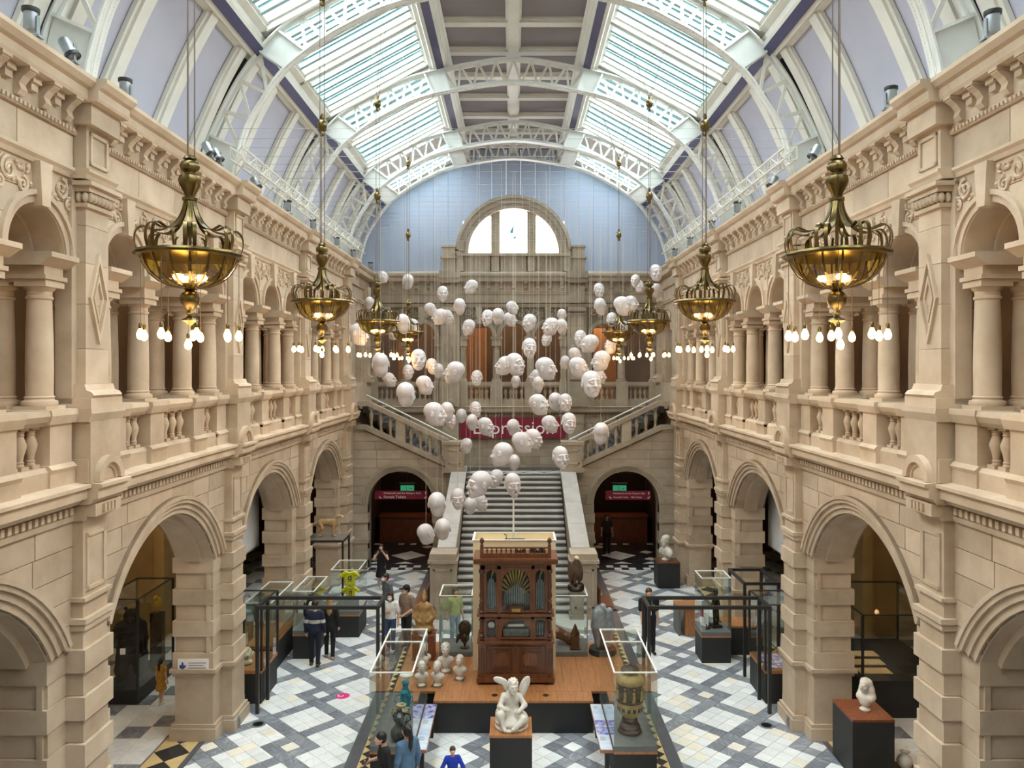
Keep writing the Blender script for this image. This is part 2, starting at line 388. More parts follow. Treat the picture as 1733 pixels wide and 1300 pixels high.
key.f = [(0, 1, 2, 3), (7, 6, 5, 4), (0, 4, 5, 1), (1, 5, 6, 2), (2, 6, 7, 3), (3, 7, 4, 0)]; key = key.mesh('keystone', STONE)
def scroll(mb, y, z, r, turns, sgn, x, th=.028):
    pts = []
    for i in range(26):
        q = i/25; a = sgn*q*turns*2*PI+PI/2; rr = r*(1-.85*q); pts.append((x, y+rr*math.cos(a), z+rr*math.sin(a)))
    mb.tube(pts, [th*(1-.4*i/25) for i in range(26)], 5)
def carved(seed, flip):
    rr = random.Random(seed); mb = MB(); x = W0-.02
    # spandrel between two arches: scrolls with leaves
    scroll(mb, .30*flip, 10.55, .15, 1.6, flip, x); scroll(mb, .58*flip, 10.42, .11, 1.5, -flip, x); scroll(mb, .12*flip, 10.35, .08, 1.3, -flip, x)
    for i in range(12):
        y = rr.uniform(.05, .75)*flip; z = 10.68-rr.random()*.42*(1-abs(y)*.5)
        n = len(mb.v); mb.sphere((0, 0, 0), (.035, .03+.04*rr.random(), .018+.02*rr.random()), 6, 4)
        mb.xf(Matrix.Translation((x, y, z)) @ Matrix.Rotation(rr.uniform(0, PI), 4, 'X'), n)
    return mb.mesh('carved_spandrel', STONE, True)
CARV = [carved(5, 1), carved(9, -1)]
diam = MB()
def lozenge(mb, y, z, hy, hz, w, x0, x1):
    p = [(y+hy, z), (y, z+hz), (y-hy, z), (y, z-hz)]; q = [(y+hy-w, z), (y, z+hz-w*hz/hy), (y-hy+w, z), (y, z-hz+w*hz/hy)]
    for i in range(4):
        j = (i+1) % 4; mb.prism([p[i], p[j], q[j], q[i]], x0, x1, 'x')
lozenge(diam, 0, 9.05, .25, .68, .05, 6.185, 6.26)
lozenge(diam, 0, 9.05, .13, .36, .035, 6.2, 6.26)
diam = diam.mesh('lozenge', STONE)
upil = [MB().box(6.23, 6.55, -.31, .31, z0+.003, z1-.003).mesh('block', STONE) for z0, z1 in ((7.78, 8.30), (8.30, 8.95), (8.95, 9.55), (9.55, 10.10), (10.10, 10.42))]
upret = MB().box(6.36, 6.6, -.44, .44, 7.5, 10.75).mesh('pilaster_return', STONE)
upb = MB().box(6.08, 6.6, -.44, .44, 7.44, 7.58).prism([(6.1, 7.58), (6.06, 7.62), (6.1, 7.67), (6.17, 7.69), (6.2, 7.78), (6.6, 7.78), (6.6, 7.58)], -.40, .40).mesh('pilaster_base', STONE)
capm = MB().box(6.18, 6.5, -.35, .35, 10.36, 10.42).box(6.14, 6.5, -.38, .38, 10.58, 10.66).box(6.08, 6.5, -.44, .44, 10.66, 10.72)
for i in range(7): capm.sphere((6.17, -.3+i*.1, 10.5), (.06, .046, .075), 8, 5)
for s_ in (-1, 1):
    for i in range(3): capm.sphere((6.22+i*.09, s_*.34, 10.5), (.045, .05, .075), 8, 5)
capm = capm.mesh('pilaster_capital', STONE, True)
attic = MB().box(6.22, 6.5, -.31, .31, 10.9, 11.55).mesh('attic_block', STONE)
atf = MB()
for y0, y1, z0, z1 in ((-.24, -.19, 11.0, 11.48), (.19, .24, 11.0, 11.48), (-.24, .24, 11.43, 11.48), (-.24, .24, 11.0, 11.05)): atf.box(6.19, 6.3, y0, y1, z0, z1)
atf = atf.mesh('panel_frame', STONE)
for Y in BAY_Y:
    pair('gallery_wall_core', ucore, loc=(0, Y, 0))
    for y in AYS: A_ = pair('archivolt', uav, loc=(0, Y+y, 0)); pair('keystone', key, A_)
    for y in COLY+RESP:
        pair('impost_block', ent, loc=(0, Y+y, 0))
        for x in (6.62, 7.16):
            C_ = pair('column', colshaft, loc=(x, Y+y, 7.42)); pair('base', colbase, C_); pair('capital', colcap, C_)
    for y in COLY:
        pair('carved_spandrel', CARV[0], loc=(0, Y+y-.02, 0)); pair('carved_spandrel', CARV[1], loc=(0, Y+y+.02, 0))
    pair('carved_spandrel', CARV[0], loc=(0, Y-2.62, 0)); pair('carved_spandrel', CARV[1], loc=(0, Y+2.62, 0))
ashlar(-2.62, 2.62, 9.6, 10.78, .39, .9, [(y, AZ, AR+.16) for y in AYS], W0-.005, W0+.05, 'block', STONE, WALLS, BAY_Y, 8)
ashlar(-2.62, 2.62, 10.92, 11.40, .48, 1.3, [], W0-.01, W0+.06, 'block', STONE, WALLS, BAY_Y, 12)
for Y in PIER_Y[1:]:
    P = pair('gallery_pilaster', upret, loc=(0, Y, 0))
    for n_, m_ in (('pilaster_base', upb), ('lozenge', diam), ('pilaster_capital', capm), ('attic_block', attic), ('panel_frame', atf)): pair(n_, m_, P)
    for m_ in upil: pair('block', m_, P)
Y1 = 34.0
moulding([(W0+.05, 10.76), (W0-.04, 10.76), (W0-.06, 10.82), (W0-.10, 10.86), (W0-.10, 10.9), (W0+.05, 10.93)], 'string_course', extra=(.20, .42))
moulding([(W0+.05, 11.40), (W0-.06, 11.40), (W0-.08, 11.47), (W0-.05, 11.5), (W0-.05, 11.86), (W0+.05, 11.86)], 'frieze_band')
dm = MB()
for Yc in BAY_Y:
    for i in range(60):
        y = Yc-2.5+i*5/59; dm.box(W0-.10, W0-.04, y-.022, y+.022, 11.42, 11.47)
pair('bead_row', dm.mesh('bead_row', STONE), kind='stuff')
moulding([(W0+.05, 11.84), (W0-.28, 11.86), (W0-.30, 11.90), (W0-.30, 12.02), (W0-.36, 12.05), (W0-.42, 12.12), (W0-.42, 12.18), (7.5, 12.25), (7.5, 11.84)], 'cornice', extra=(.15, .45))
cons = MB().prism([(W0-.05, 11.52), (W0-.10, 11.52), (W0-.15, 11.58), (W0-.12, 11.66), (W0-.18, 11.74), (W0-.26, 11.80), (W0-.26, 11.86), (W0-.05, 11.86)], -.07, .07).box(W0-.28, W0-.05, -.09, .09, 11.82, 11.86).mesh('console_bracket', STONE)
cstep = MB().box(W0-.16, W0-.05, -.09, .09, 11.76, 11.84).box(W0-.12, W0-.05, -.07, .07, 11.66, 11.76).mesh('stepped_block', STONE)
for Y in BAY_Y:
    for i in range(10): pair('console_bracket', cons, loc=(0, Y-2.34+i*.52, 0))
    for i in range(9): pair('stepped_block', cstep, loc=(0, Y-2.08+i*.52, 0))
for Y in PIER_Y[1:]: pair('attic_cap', MB().box(6.1, 6.5, -.40, .40, 11.55, 11.86).mesh('attic_cap', STONE) if Y == PIER_Y[1] else bpy.data.meshes['attic_cap'], loc=(0, Y, 0))
# ----- end piece of the upper wall beyond the last pilaster, and the part beside the viewer
ec = arch_wall_core(29.6, 34.2, 6.3, 12.0, [(31.9, .64, 9.6, .64)], W0+.02, 7.42, STONE).mesh('gallery_wall_core', STONE)
pair('gallery_wall_core', ec)
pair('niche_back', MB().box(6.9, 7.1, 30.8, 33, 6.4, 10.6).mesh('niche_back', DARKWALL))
pair('archivolt', uav, loc=(0, 31.9, 0))
P = pair('gallery_pilaster', upret, loc=(0, 33.2, 0)); 
for n_, m_ in (('pilaster_base', upb), ('pilaster_capital', capm), ('attic_block', attic)): pair(n_, m_, P)
for m_ in upil: pair('block', m_, P)
pair('wall_core', MB().box(W0, 7.5, 29.9, 34.2, 0, 6.36).mesh('wall_core', STONE))
pair('balustrade', MB().box(6.25, 6.9, 29.6, 33.9, ZL, 7.43).mesh('balustrade', STONE))
pair('wall_core', MB().box(W0, 7.4, -6, 5.6, 0, 12.2).mesh('wall_core', STONE))
# ----- gallery interior and aisle interior behind the arches
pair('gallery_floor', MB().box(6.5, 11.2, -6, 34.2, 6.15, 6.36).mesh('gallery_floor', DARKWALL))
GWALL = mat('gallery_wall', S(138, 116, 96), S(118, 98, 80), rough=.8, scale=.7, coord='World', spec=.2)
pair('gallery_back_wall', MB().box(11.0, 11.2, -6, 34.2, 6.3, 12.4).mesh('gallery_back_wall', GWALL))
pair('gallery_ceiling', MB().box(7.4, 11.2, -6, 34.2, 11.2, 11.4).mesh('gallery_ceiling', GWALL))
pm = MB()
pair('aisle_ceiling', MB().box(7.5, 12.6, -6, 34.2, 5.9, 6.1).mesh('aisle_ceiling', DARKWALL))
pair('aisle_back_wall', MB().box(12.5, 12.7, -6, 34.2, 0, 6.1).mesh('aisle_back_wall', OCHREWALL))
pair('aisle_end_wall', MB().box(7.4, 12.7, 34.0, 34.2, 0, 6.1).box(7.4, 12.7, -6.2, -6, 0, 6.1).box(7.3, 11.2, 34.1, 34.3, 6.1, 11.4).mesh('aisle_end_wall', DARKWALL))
# transverse aisle walls with flat pilasters, in line with the piers
for Y in PIER_Y[1:]:
    pair('aisle_cross_wall', MB().box(10.6, 12.5, Y-.3, Y+.3, 0, 5.9).box(10.4, 10.7, Y-.45, Y+.45, 0, 5.9).mesh('aisle_cross_wall', OCHREWALL) if Y == PIER_Y[1] else bpy.data.meshes['aisle_cross_wall'], loc=(0, 0, 0) if Y == PIER_Y[1] else (0, Y-PIER_Y[1], 0))
# wall behind the viewer
wf = struct('wall_front')
MB().box(-7.5, 7.5, -6.2, -6, 0, 19).build('wall_face', STONE, wf)
MB().box(-13, 13, -6.0, -1.2, 6.15, 6.36).build('gallery_floor', DARKWALL, wf)

skb = MB().box(6.10, 6.15, -.05, .05, .08, .26).box(6.09, 6.1, -.03, .03, .12, .2).mesh('socket_box', STEEL)
pair('socket_box', skb, loc=(0, 17.15, 0))
# ---------------------------------------------------------------- roof: riveted ribs, coffered crown, skylights, coves
roof = struct('ceiling')
LOW = spline([(0, 8.68), (1.95, 8.43), (2.94, 8.17), (3.48, 7.92), (4.3, 7.46), (5.17, 6.78), (5.7, 6.05), (6.05, 5.45), (6.3, 4.6), (6.36, 4.15)], 45, True)
UPP = spline([(0, 9.41), (.97, 9.32), (2.46, 9.01), (3.44, 8.73), (4.68, 8.12), (5.43, 7.53), (6.0, 6.85), (6.35, 6.3), (6.75, 5.5), (6.96, 5.0), (7.1, 4.2)], 45, True)
def chord(poly):
    r = [(x, 0, EYE+z) for x, z in poly]; return [(-x, y, z) for x, y, z in r[:0:-1]]+r
def onx(poly, x):
    for (a, b), (c, d) in zip(poly, poly[1:]):
        if a <= x <= c: return b+(d-b)*(x-a)/(c-a+1e-9)
    return poly[-1][1]
def arcp(poly, q):                     # point at fraction q of the arc length
    P = np.array(poly); d = np.r_[0, np.cumsum(np.hypot(*np.diff(P, axis=0).T))]; t_ = q*d[-1]
    return np.interp(t_, d, P[:, 0]), np.interp(t_, d, P[:, 1])
lowm = MB().strip(chord(LOW), (0, 1, 0), .30, .035)
lowm.strip([(x, 0, z+.06) for x, y, z in chord(LOW)], (0, 1, 0), .04, .10); lowm = lowm.mesh('lower_chord', WHITE, True)
uppm = MB().strip(chord(UPP), (0, 1, 0), .30, .035)
uppm.strip([(x, 0, z-.06) for x, y, z in chord(UPP)], (0, 1, 0), .04, .10); uppm = uppm.mesh('upper_chord', WHITE, True)
bar = MB().box(-.5, .5, -.5, .5, -.5, .5).mesh('lattice_bar', CREAM)
riv = MB()
for q in np.linspace(.0, 1, 150):
    x, z = arcp(LOW, q)
    for y in (-.09, .09):
        for s_ in (-1, 1): riv.sphere((s_*x, y, EYE+z-.02), .022, 6, 4)
riv = riv.mesh('rivets', WHITE)
plates = MB()
def plate(mb, q0, q1, u0, u1):
    a = arcp(LOW, q0); b = arcp(LOW, q1); c = arcp(UPP, u1); d = arcp(UPP, u0)
    for s_ in (-1, 1):
        mb.prism([(s_*p[0], EYE+p[1]) for p in (a, b, c, d)], -.05, .05)
        for P_, Q_ in ((a, d), (b, c)):
            mb.strip([(s_*P_[0], 0, EYE+P_[1]), (s_*Q_[0], 0, EYE+Q_[1])], (0, 1, 0), .24, .05)
NODES = [.0, .255, .62, .90]
plate(plates, .225, .285, .225, .285); plate(plates, .585, .655, .59, .655); plate(plates, .90, 1, .885, 1)
plates = plates.mesh('gusset_plates', WHITE)
def lattice(parent):
    def barbetween(p, q, w=.07):
        v = Vector((q[0]-p[0], 0, q[1]-p[1])); L = v.length
        for s_ in (-1, 1):
            ob('lattice_bar', bar, parent, (s_*(p[0]+q[0])/2, 0, EYE+(p[1]+q[1])/2), (0, math.atan2(-v.z, v.x)*1 if s_ > 0 else math.atan2(-v.z, -v.x), 0), (L, .05, w))
    for q0, q1, n, style in ((.0, .225, 4, 'V'), (.285, .585, 5, 'N'), (.655, .90, 3, 'K')):
        for i in range(n):
            a, b = q0+(q1-q0)*i/n, q0+(q1-q0)*(i+1)/n
            if style == 'V':
                m_ = (a+b)/2; barbetween(arcp(LOW, m_), arcp(UPP, a)); barbetween(arcp(LOW, m_), arcp(UPP, b))
            else:
                barbetween(arcp(UPP, a), arcp(LOW, b)); barbetween(arcp(LOW, b), arcp(UPP, b), .08)
RIBS = [5.6, 11.5, 17.4, 23.3, 29.2, 31.7]
for i, Y in enumerate(RIBS):
    r = ob('rib', lowm, roof, (0, Y, 0)); ob('upper_chord', uppm, r); ob('gusset_plates', plates, r); lattice(r)
    if i < 4: ob('rivets', riv, r, kind='stuff')
RA, RB = -6.0, YW
# blue-soffited purlins with cream mouldings
def purlin(x, z, slope):
    for s_ in (-1, 1):
        d = Vector((math.cos(slope), math.sin(slope))); nrm = Vector((-d.y, d.x))
        def P(a, b): v = Vector((x, EYE+z))+d*a+nrm*b; return (s_*v.x, v.y)
        ob_ = MB().prism([P(-.11, 0), P(.11, 0), P(.11, .12), P(-.11, .12)], RA, RB).build('purlin', NAVY, roof)
        mb = MB()
        for sg in (-1, 1):
            mb.prism([P(sg*.11, .03), P(sg*.2, .05), P(sg*.22, .14), P(sg*.32, .18), P(sg*.34, .28), P(sg*.42, .32), P(sg*.42, .5), P(sg*.11, .5)], RA, RB)
        mb.build('purlin_moulding', CREAM, ob_)
purlin(2.2, 9.06, -.30); purlin(5.72, 7.16, -.85)
# crown ceiling: coffers
crown = MB().box(-2.2, 2.2, RA, RB, EYE+9.72, EYE+9.85).build('crown_panel', GREYLAV, roof)
MB().box(-.16, .16, RA, RB, EYE+9.55, EYE+9.73).box(-.22, .22, RA, RB, EYE+9.64, EYE+9.73).build('crown_beam', CREAM, crown)
cb = MB().box(-2.0, 2.0, -.14, .14, EYE+9.58, EYE+9.73).box(-2, 2, -.2, .2, EYE+9.66, EYE+9.73).mesh('cross_beam', CREAM)
y = -4.2
while y < YW:
    ob('cross_beam', cb, crown, (0, y, 0)); y += BAY/3
# skylight slopes
SA, SB = Vector((2.55, EYE+9.22)), Vector((5.50, EYE+7.62))
sd = (SB-SA).normalized(); sn = Vector((-sd.y, sd.x)); sn = sn if sn.y > 0 else -sn
SL = (SB-SA).length
BARW = mat('glazing_bar_white', S(150, 178, 180), S(140, 170, 172), rough=.5, scale=2)
def slope_mesh(fn, name, m_):
    mb = MB(); fn(mb)
    # local frame: x along the slope, z out along the normal
    M = Matrix(((sd.x, 0, sn.x, SA.x), (0, 1, 0, 0), (sd.y, 0, sn.y, SA.y), (0, 0, 0, 1)))
    mb.xf(M); return mb.mesh(name, m_)
NB = 5; CW = 2.68                                   # panes per coffer, coffer width
def frame_fn(mb):
    a, b = -.05, SL+.05
    for y0, y1 in ((-CW/2-.10, -CW/2), (CW/2, CW/2+.10)): mb.box(a, b, y0, y1, -.02, .36)
    mb.box(a-.15, a+.05, -CW/2, CW/2, .0, .36); mb.box(b-.05, b+.15, -CW/2, CW/2, .0, .36)
    mb.box(a+.05, a+.13, -CW/2, CW/2, .10, .36); mb.box(b-.13, b-.05, -CW/2, CW/2, .10, .36)
    for y0, y1 in ((-CW/2, -CW/2+.06), (CW/2-.06, CW/2)): mb.box(a, b, y0, y1, .12, .36)
skf = slope_mesh(frame_fn, 'skylight_frame', CREAM)
gb = slope_mesh(lambda mb: mb.box(.05, SL-.05, -.06, .06, .06, .34).box(.05, SL-.05, -.11, .11, .2, .34), 'glazing_bar', BARW)
gp = slope_mesh(lambda mb: mb.box(.05, SL-.05, -CW/2/NB+.1, CW/2/NB-.1, .30, .32), 'pane', GLAZE)
lintel = slope_mesh(lambda mb: mb.box(-.3, SL+.3, -.14, .14, .05, .5), 'skylight_lintel', CREAM)
BAYS_ALL = [-3.25, 2.65]+BAY_Y+[32.2]
for k, Y in enumerate(BAYS_ALL):
    for s_ in (1, -1):
        for dy in ((-1.42, 1.42) if k < len(BAYS_ALL)-1 else (0.2,)):
            fr = ob('skylight', skf, roof, (0, Y+dy, 0), None, (s_, 1, 1))
            for i in range(NB): ob('pane', gp, fr, (0, -CW/2+CW*(i+.5)/NB, 0))
            for i in range(1, NB): ob('glazing_bar', gb, fr, (0, -CW/2+CW*i/NB, 0))
for Y in [-.3]+PIER_Y[1:]:
    for s_ in (1, -1): ob('skylight_lintel', lintel, roof, (0, Y, 0), None, (s_, 1, 1))
for s_ in (1, -1): ob('skylight_lintel', lintel, roof, (0, 33.75, 0), None, (s_, 1, 1))
# closed backing above the skylights so that daylight comes from the panes only
bk = MB()
for s_ in (-1, 1): bk.prism([(s_*2.0, EYE+9.85), (s_*2.6, EYE+10.2), (s_*6.0, EYE+8.6), (s_*8.2, EYE+7.6), (s_*8.2, EYE+7.7), (s_*6.0, EYE+8.8), (s_*2.0, EYE+10.3)], RA, RB)
bk.build('roof_deck', GREYLAV, roof)
# coves
COVE = spline([(6.0, 7.25), (6.47, 6.4), (6.92, 5.4), (7.2, 4.7), (7.36, 4.25)], 16)
for s_ in (-1, 1):
    rows = [[(s_*x, y, EYE+z) for x, z in COVE] for y in (RA, RB)]
    cv = MB().grid(rows).build('cove_panel', LAV, roof, True)
    MB().prism([(s_*p, EYE+q) for p, q in ((6.30, 4.2), (6.9, 4.25), (7.45, 4.32), (7.45, 4.62), (7.36, 4.62), (7.30, 4.5), (6.55, 4.33))], RA, RB).build('cove_sill', CREAM, roof)
    MB().prism([(s_*p, EYE+q) for p, q in ((5.85, 7.35), (6.1, 7.25), (6.25, 7.12), (6.3, 6.98), (6.45, 7.1), (6.3, 7.5), (5.9, 7.7))], RA, RB).build('cove_crown_moulding', CREAM, roof)
bt = MB()
bt.strip([(x-.05, 0, EYE+z-.02) for x, z in COVE], (0, 1, 0), .46, .08); bt.strip([(x-.10, 0, EYE+z-.04) for x, z in COVE], (0, 1, 0), .30, .08)
bt = bt.mesh('cove_batten', CREAM, True)
gapm = MB().strip([(x-.03, 0, EYE+z) for x, z in COVE], (0, 1, 0), .07, .05).mesh('gap_shade_strip', DARKGAP)  # dark strip painted to stand in for the shade in the gap beside a rib
for Yp in PIER_Y:
    for dy in (BAY/3-.1, 2*BAY/3-.1, BAY-.42, .42):
        for s_ in (-1, 1):
            if Yp+dy < 33.6: ob('cove_batten', bt, roof, (0, Yp+dy, 0), None, (s_, 1, 1))
    for s_ in (-1, 1): ob('gap_shade_strip', gapm, roof, (0, Yp+.04, 0), None, (s_, 1, 1))
# ---------------------------------------------------------------- back wall, lunette, back gallery
wb = struct('wall_back', 'far end wall of the hall with gallery, lunette and pale boarded gable')
# boarded gable with lunette opening: boards as separate planks
def roofline(x):
    x = abs(x)
    return EYE+(9.72 if x < 2.2 else 9.6-(x-2.2)*.53 if x < 5.9 else onx([(5.9, 7.6), (6.4, 6.85), (6.95, 6.0), (7.3, 5.0), (7.45, 4.2)], x))
LZ = EYE-(430-CY)*YW/F                          # lunette springing height
pw = .62; nb = int(14.8/pw)
for i in range(nb):
    x0 = -7.4+i*14.8/nb+.004; x1 = -7.4+(i+1)*14.8/nb-.004; xm = (x0+x1)/2
    lo = LZ-1.0
    if abs(xm) < 2.45: lo = LZ+math.sqrt(max(2.50**2-xm*xm, .0))-.12
    MB().prism([(x0, lo), (x1, lo), (x1, roofline(x1)+.1), (x0, roofline(x0)+.1)], YW-.02, YW+.1).build('plank', PALEBLUE, wb)
# lunette: glass, mullions, moulded surround
def arcpts(r, n=28, z=LZ, stilt=0): return [(r*math.cos(PI*i/n), z+stilt+r*math.sin(PI*i/n)) for i in range(n+1)]
def xring(mb, r0, r1, y0, y1, z=LZ, n=28):
    rows = []
    for i in range(n+1):
        a = PI*i/n; c, s_ = math.cos(a), math.sin(a)
        rows.append([(r0*c, y0, z+r0*s_), (r1*c, y0, z+r1*s_), (r1*c, y1, z+r1*s_), (r0*c, y1, z+r0*s_)])
    mb.grid(rows, True, True)
win = ob('window_1', None, kind='structure')
mb = MB()
xring(mb, 2.0, 2.22, YW-.15, YW+.6); xring(mb, 2.22, 2.42, YW-.22, YW+.1); xring(mb, 2.42, 2.56, YW-.30, YW+.1)
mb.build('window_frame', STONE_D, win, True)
for x0, x1 in ((-1.0, -.60), (.60, 1.0)): MB().box(x0, x1, YW+.02, YW+.5, LZ, LZ+1.95).build('mullion', STONE_D, win)
for a, b in ((-2.0, -1.0), (-.60, .60), (1.0, 2.0)):
    pts = [(a, LZ)]+[(a+(b-a)*i/10, LZ+math.sqrt(max(2.04**2-(a+(b-a)*i/10)**2, 0.0004))*1.03) for i in range(11)]+[(b, LZ)]
    MB().prism(pts, YW+.3, YW+.32).build('pane', LUNGLASS, win)
gm = mat('bird_blue', S(40, 150, 190), rough=.5)
gb_ = MB()
for p in ([(-.18, 1.0), (-.02, 1.3), (.03, 1.28), (-.02, 1.0), (-.06, .95)], [(-.02, .78), (.12, .86), (.18, .92), (.1, .74), (.02, .70)]):
    gb_.prism([(x, LZ+z) for x, z in p], YW+.27, YW+.29)
gb_.build('painted_bird', gm, win)
# parapet below the lunette
par = ob('lunette_parapet', None, wb)
zb = EYE-(460-CY)*YW/F
for s_ in (-1, 1):
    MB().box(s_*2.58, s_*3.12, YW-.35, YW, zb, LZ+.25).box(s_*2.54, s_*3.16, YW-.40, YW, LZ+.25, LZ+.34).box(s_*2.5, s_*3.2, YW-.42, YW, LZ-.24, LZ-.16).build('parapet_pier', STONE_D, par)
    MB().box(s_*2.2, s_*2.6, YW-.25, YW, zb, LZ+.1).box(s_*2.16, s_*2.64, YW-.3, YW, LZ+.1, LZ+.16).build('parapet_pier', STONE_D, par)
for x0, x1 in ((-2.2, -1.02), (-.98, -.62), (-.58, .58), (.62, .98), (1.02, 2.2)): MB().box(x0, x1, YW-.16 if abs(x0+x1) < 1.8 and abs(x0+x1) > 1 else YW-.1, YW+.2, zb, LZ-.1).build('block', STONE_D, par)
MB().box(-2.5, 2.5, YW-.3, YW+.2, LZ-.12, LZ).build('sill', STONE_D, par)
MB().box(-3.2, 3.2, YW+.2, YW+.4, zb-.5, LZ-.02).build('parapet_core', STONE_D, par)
# cornice and frieze across the back
def xm(poly, name, m_=STONE_D, x=6.3): MB().prism([(YW-p, q) for p, q in poly], -x, x, 'x').build(name, m_, wb)
xm([(-.3, 11.84), (.3, 11.86), (.32, 12.0), (.42, 12.1), (.42, 12.2), (.0, 12.35), (-.3, 12.35)], 'cornice')
xm([(-.3, 11.30), (.06, 11.30), (.10, 11.42), (.05, 11.45), (.05, 11.86), (-.3, 11.86)], 'frieze_band')
xm([(-.3, 10.74), (.06, 10.74), (.12, 10.88), (-.3, 10.93)], 'string_course')
xm([(-.3, 6.02), (.12, 6.05), (.24, 6.13), (.28, 6.28), (.33, 6.34), (-.3, 6.40)], 'gallery_ledge')
dm = MB()
for i in range(90): dm.box(-6.2+i*12.4/89-.035, -6.2+i*12.4/89+.035, YW-.10, YW, 5.92, 6.02)
dm.build('dentil_row', STONE_D, wb, kind='stuff')
consb = MB().prism([(-.05, 11.52), (-.10, 11.52), (-.15, 11.58), (-.12, 11.66), (-.18, 11.74), (-.26, 11.80), (-.26, 11.86), (-.05, 11.86)], -.07, .07, 'x')
consb.v = [(x, y, z) for x, y, z in consb.v]; consb = consb.mesh('console_bracket', STONE_D)
for i in range(23): ob('console_bracket', consb, wb, (-5.9+i*11.8/22, YW, 0))
# gallery wall: arches in the x-z plane
ARX = [-5.55, -4.05, -1.52, 0, 1.52, 4.05, 5.55]; AH = .60; AZb = 9.45
cw = arch_wall_core(-7.4, 7.4, AZb, 12.0, [(x, AH, AZb, AH) for x in ARX], 0, .9, STONE_D, 12)
cw.v = [(y, YW+.02+x, z) for x, y, z in cw.v]; cw.build('gallery_wall_core', JOINT_D, wb)
def rotY(mb, Y, x=0): mb.v = [(y+x, Y+px, z) for px, y, z in mb.v]; return mb
bav = rotY(MB().ring(0, AZb, AH, AH+.10, 0, PI, -.03, .06, 16).ring(0, AZb, AH+.10, AH+.16, 0, PI, -.07, .06, 16).ring(0, AZb, AH-.012, AH+.01, 0, PI, 0, .9, 16), YW).mesh('archivolt', STONE_D, True)
bkey = MB().prism([(-.09, AZb+AH-.05), (.09, AZb+AH-.05), (.14, 10.75), (-.14, 10.75)], YW-.13, YW+.05).mesh('keystone', STONE_D)
for x in ARX: a_ = ob('archivolt', bav, wb, (x, 0, 0)); ob('keystone', bkey, a_)
def sp(flip, seed):
    rr = random.Random(seed); mb = MB(); x = -.02
    scroll(mb, .22*flip, 10.5, .14, 1.6, flip, x); scroll(mb, .45*flip, 10.4, .10, 1.5, -flip, x)
    for i in range(8):
        n = len(mb.v); mb.sphere((0, 0, 0), (.035, .03+.04*rr.random(), .02), 6, 4); mb.xf(Matrix.Translation((x, rr.uniform(.05, .6)*flip, rr.uniform(10.3, 10.68))) @ Matrix.Rotation(rr.uniform(0, PI), 4, 'X'), n)
    return rotY(mb, YW).mesh('carved_spandrel', STONE_D, True)
SPB = [sp(1, 2), sp(-1, 4)]
for x in (-4.8, -.76, .76, 4.8):
    for m_ in SPB: ob('carved_spandrel', m_, wb, (x, 0, 0))
for x in (-3.35, 3.35, -2.2, 2.2):
    ob('carved_spandrel', SPB[0 if (x > 0) == (abs(x) > 3) else 1], wb, (x, 0, 0))
# ashlar slabs of frieze
for i in range(9):
    MB().box(-6.3+i*1.4+.006, -6.3+(i+1)*1.4-.006, YW-.03, YW+.05, 10.94, 11.29).build('block', STONE_D, wb)
# pilasters with lozenges
for x in (-2.80, 2.80):
    p = MB().box(x-.42, x+.42, YW-.12, YW+.5, 6.4, 10.75).build('pilaster', STONE_D, wb)
    for z0, z1 in ((7.55, 8.3), (8.3, 9.1), (9.1, 9.9), (9.9, 10.4)): MB().box(x-.30, x+.30, YW-.22, YW, z0+.004, z1-.004).build('block', STONE_D, p)
    MB().box(x-.36, x+.36, YW-.27, YW, 10.4, 10.46).box(x-.40, x+.40, YW-.30, YW, 10.56, 10.74).build('pilaster_capital', STONE_D, p)
    lz = MB(); lozenge(lz, 0, 8.85, .20, .62, .05, -.26, -.2); lozenge(lz, 0, 8.85, .12, .36, .03, -.25, -.2); rotY(lz, YW, x).build('lozenge', STONE_D, p)
    MB().box(x-.34, x+.34, YW-.2, YW, 10.93, 11.7).build('attic_block', STONE_D, p)
    MB().box(x-.44, x+.44, YW-.40, YW+.4, 6.36, 7.46).build('pilaster_pedestal', STONE_D, p)
    MB().box(x-.46, x+.46, YW-.46, YW, 12.0, 12.3).box(x-.42, x+.42, YW-.42, YW, 11.8, 12.0).build('cornice_break', STONE_D, p)
    seg = rotY(MB().ring(0, 6.36, .25, .36, 0, PI, -.42, 0, 14).ring(0, 6.36, .19, .25, 0, PI, -.37, 0, 14), YW, x); seg.build('segmental_pediment', STONE_D, p)
# columns and balustrade
csd = bpy.data.meshes['column'].copy(); csd.materials[0] = STONE_D
cbd = bpy.data.meshes['base'].copy(); cbd.materials[0] = STONE_D
ccd = bpy.data.meshes['capital'].copy(); ccd.materials[0] = STONE_D
bald = baluster.copy(); bald.materials[0] = STONE_D
bb = MB().box(-6.3, 6.3, YW-.02, YW+.34, 6.36, 6.66).build('balustrade', STONE_D, wb)
MB().prism([(YW-.05, 7.22), (YW-.09, 7.3), (YW-.09, 7.43), (YW+.4, 7.43), (YW+.4, 7.22)], -6.3, 6.3, 'x').build('handrail', STONE_D, bb)
CXS = [-4.8, -3.3, -2.28, -.76, .76, 2.28, 3.3, 4.8, -6.25, 6.25]
for x in CXS:
    ob('impost_block', MB().box(-.2, .2, YW+.05, YW+.85, 9.1, 9.34).box(-.26, .26, YW, YW+.85, 9.34, 9.45).mesh('impost_block', STONE_D) if x == CXS[0] else bpy.data.objects['impost_block_back'].data, wb, (x, 0, 0)).name = 'impost_block_back' if x == CXS[0] else 'impost_block'
    c_ = ob('column', csd, wb, (x, YW+.24, 7.42), None, (.92, .92, .94)); ob('base', cbd, c_); ob('capital', ccd, c_)
    MB().box(x-.27, x+.27, YW-.10, YW+.4, 6.36, 7.44).build('pedestal', STONE_D, bb)
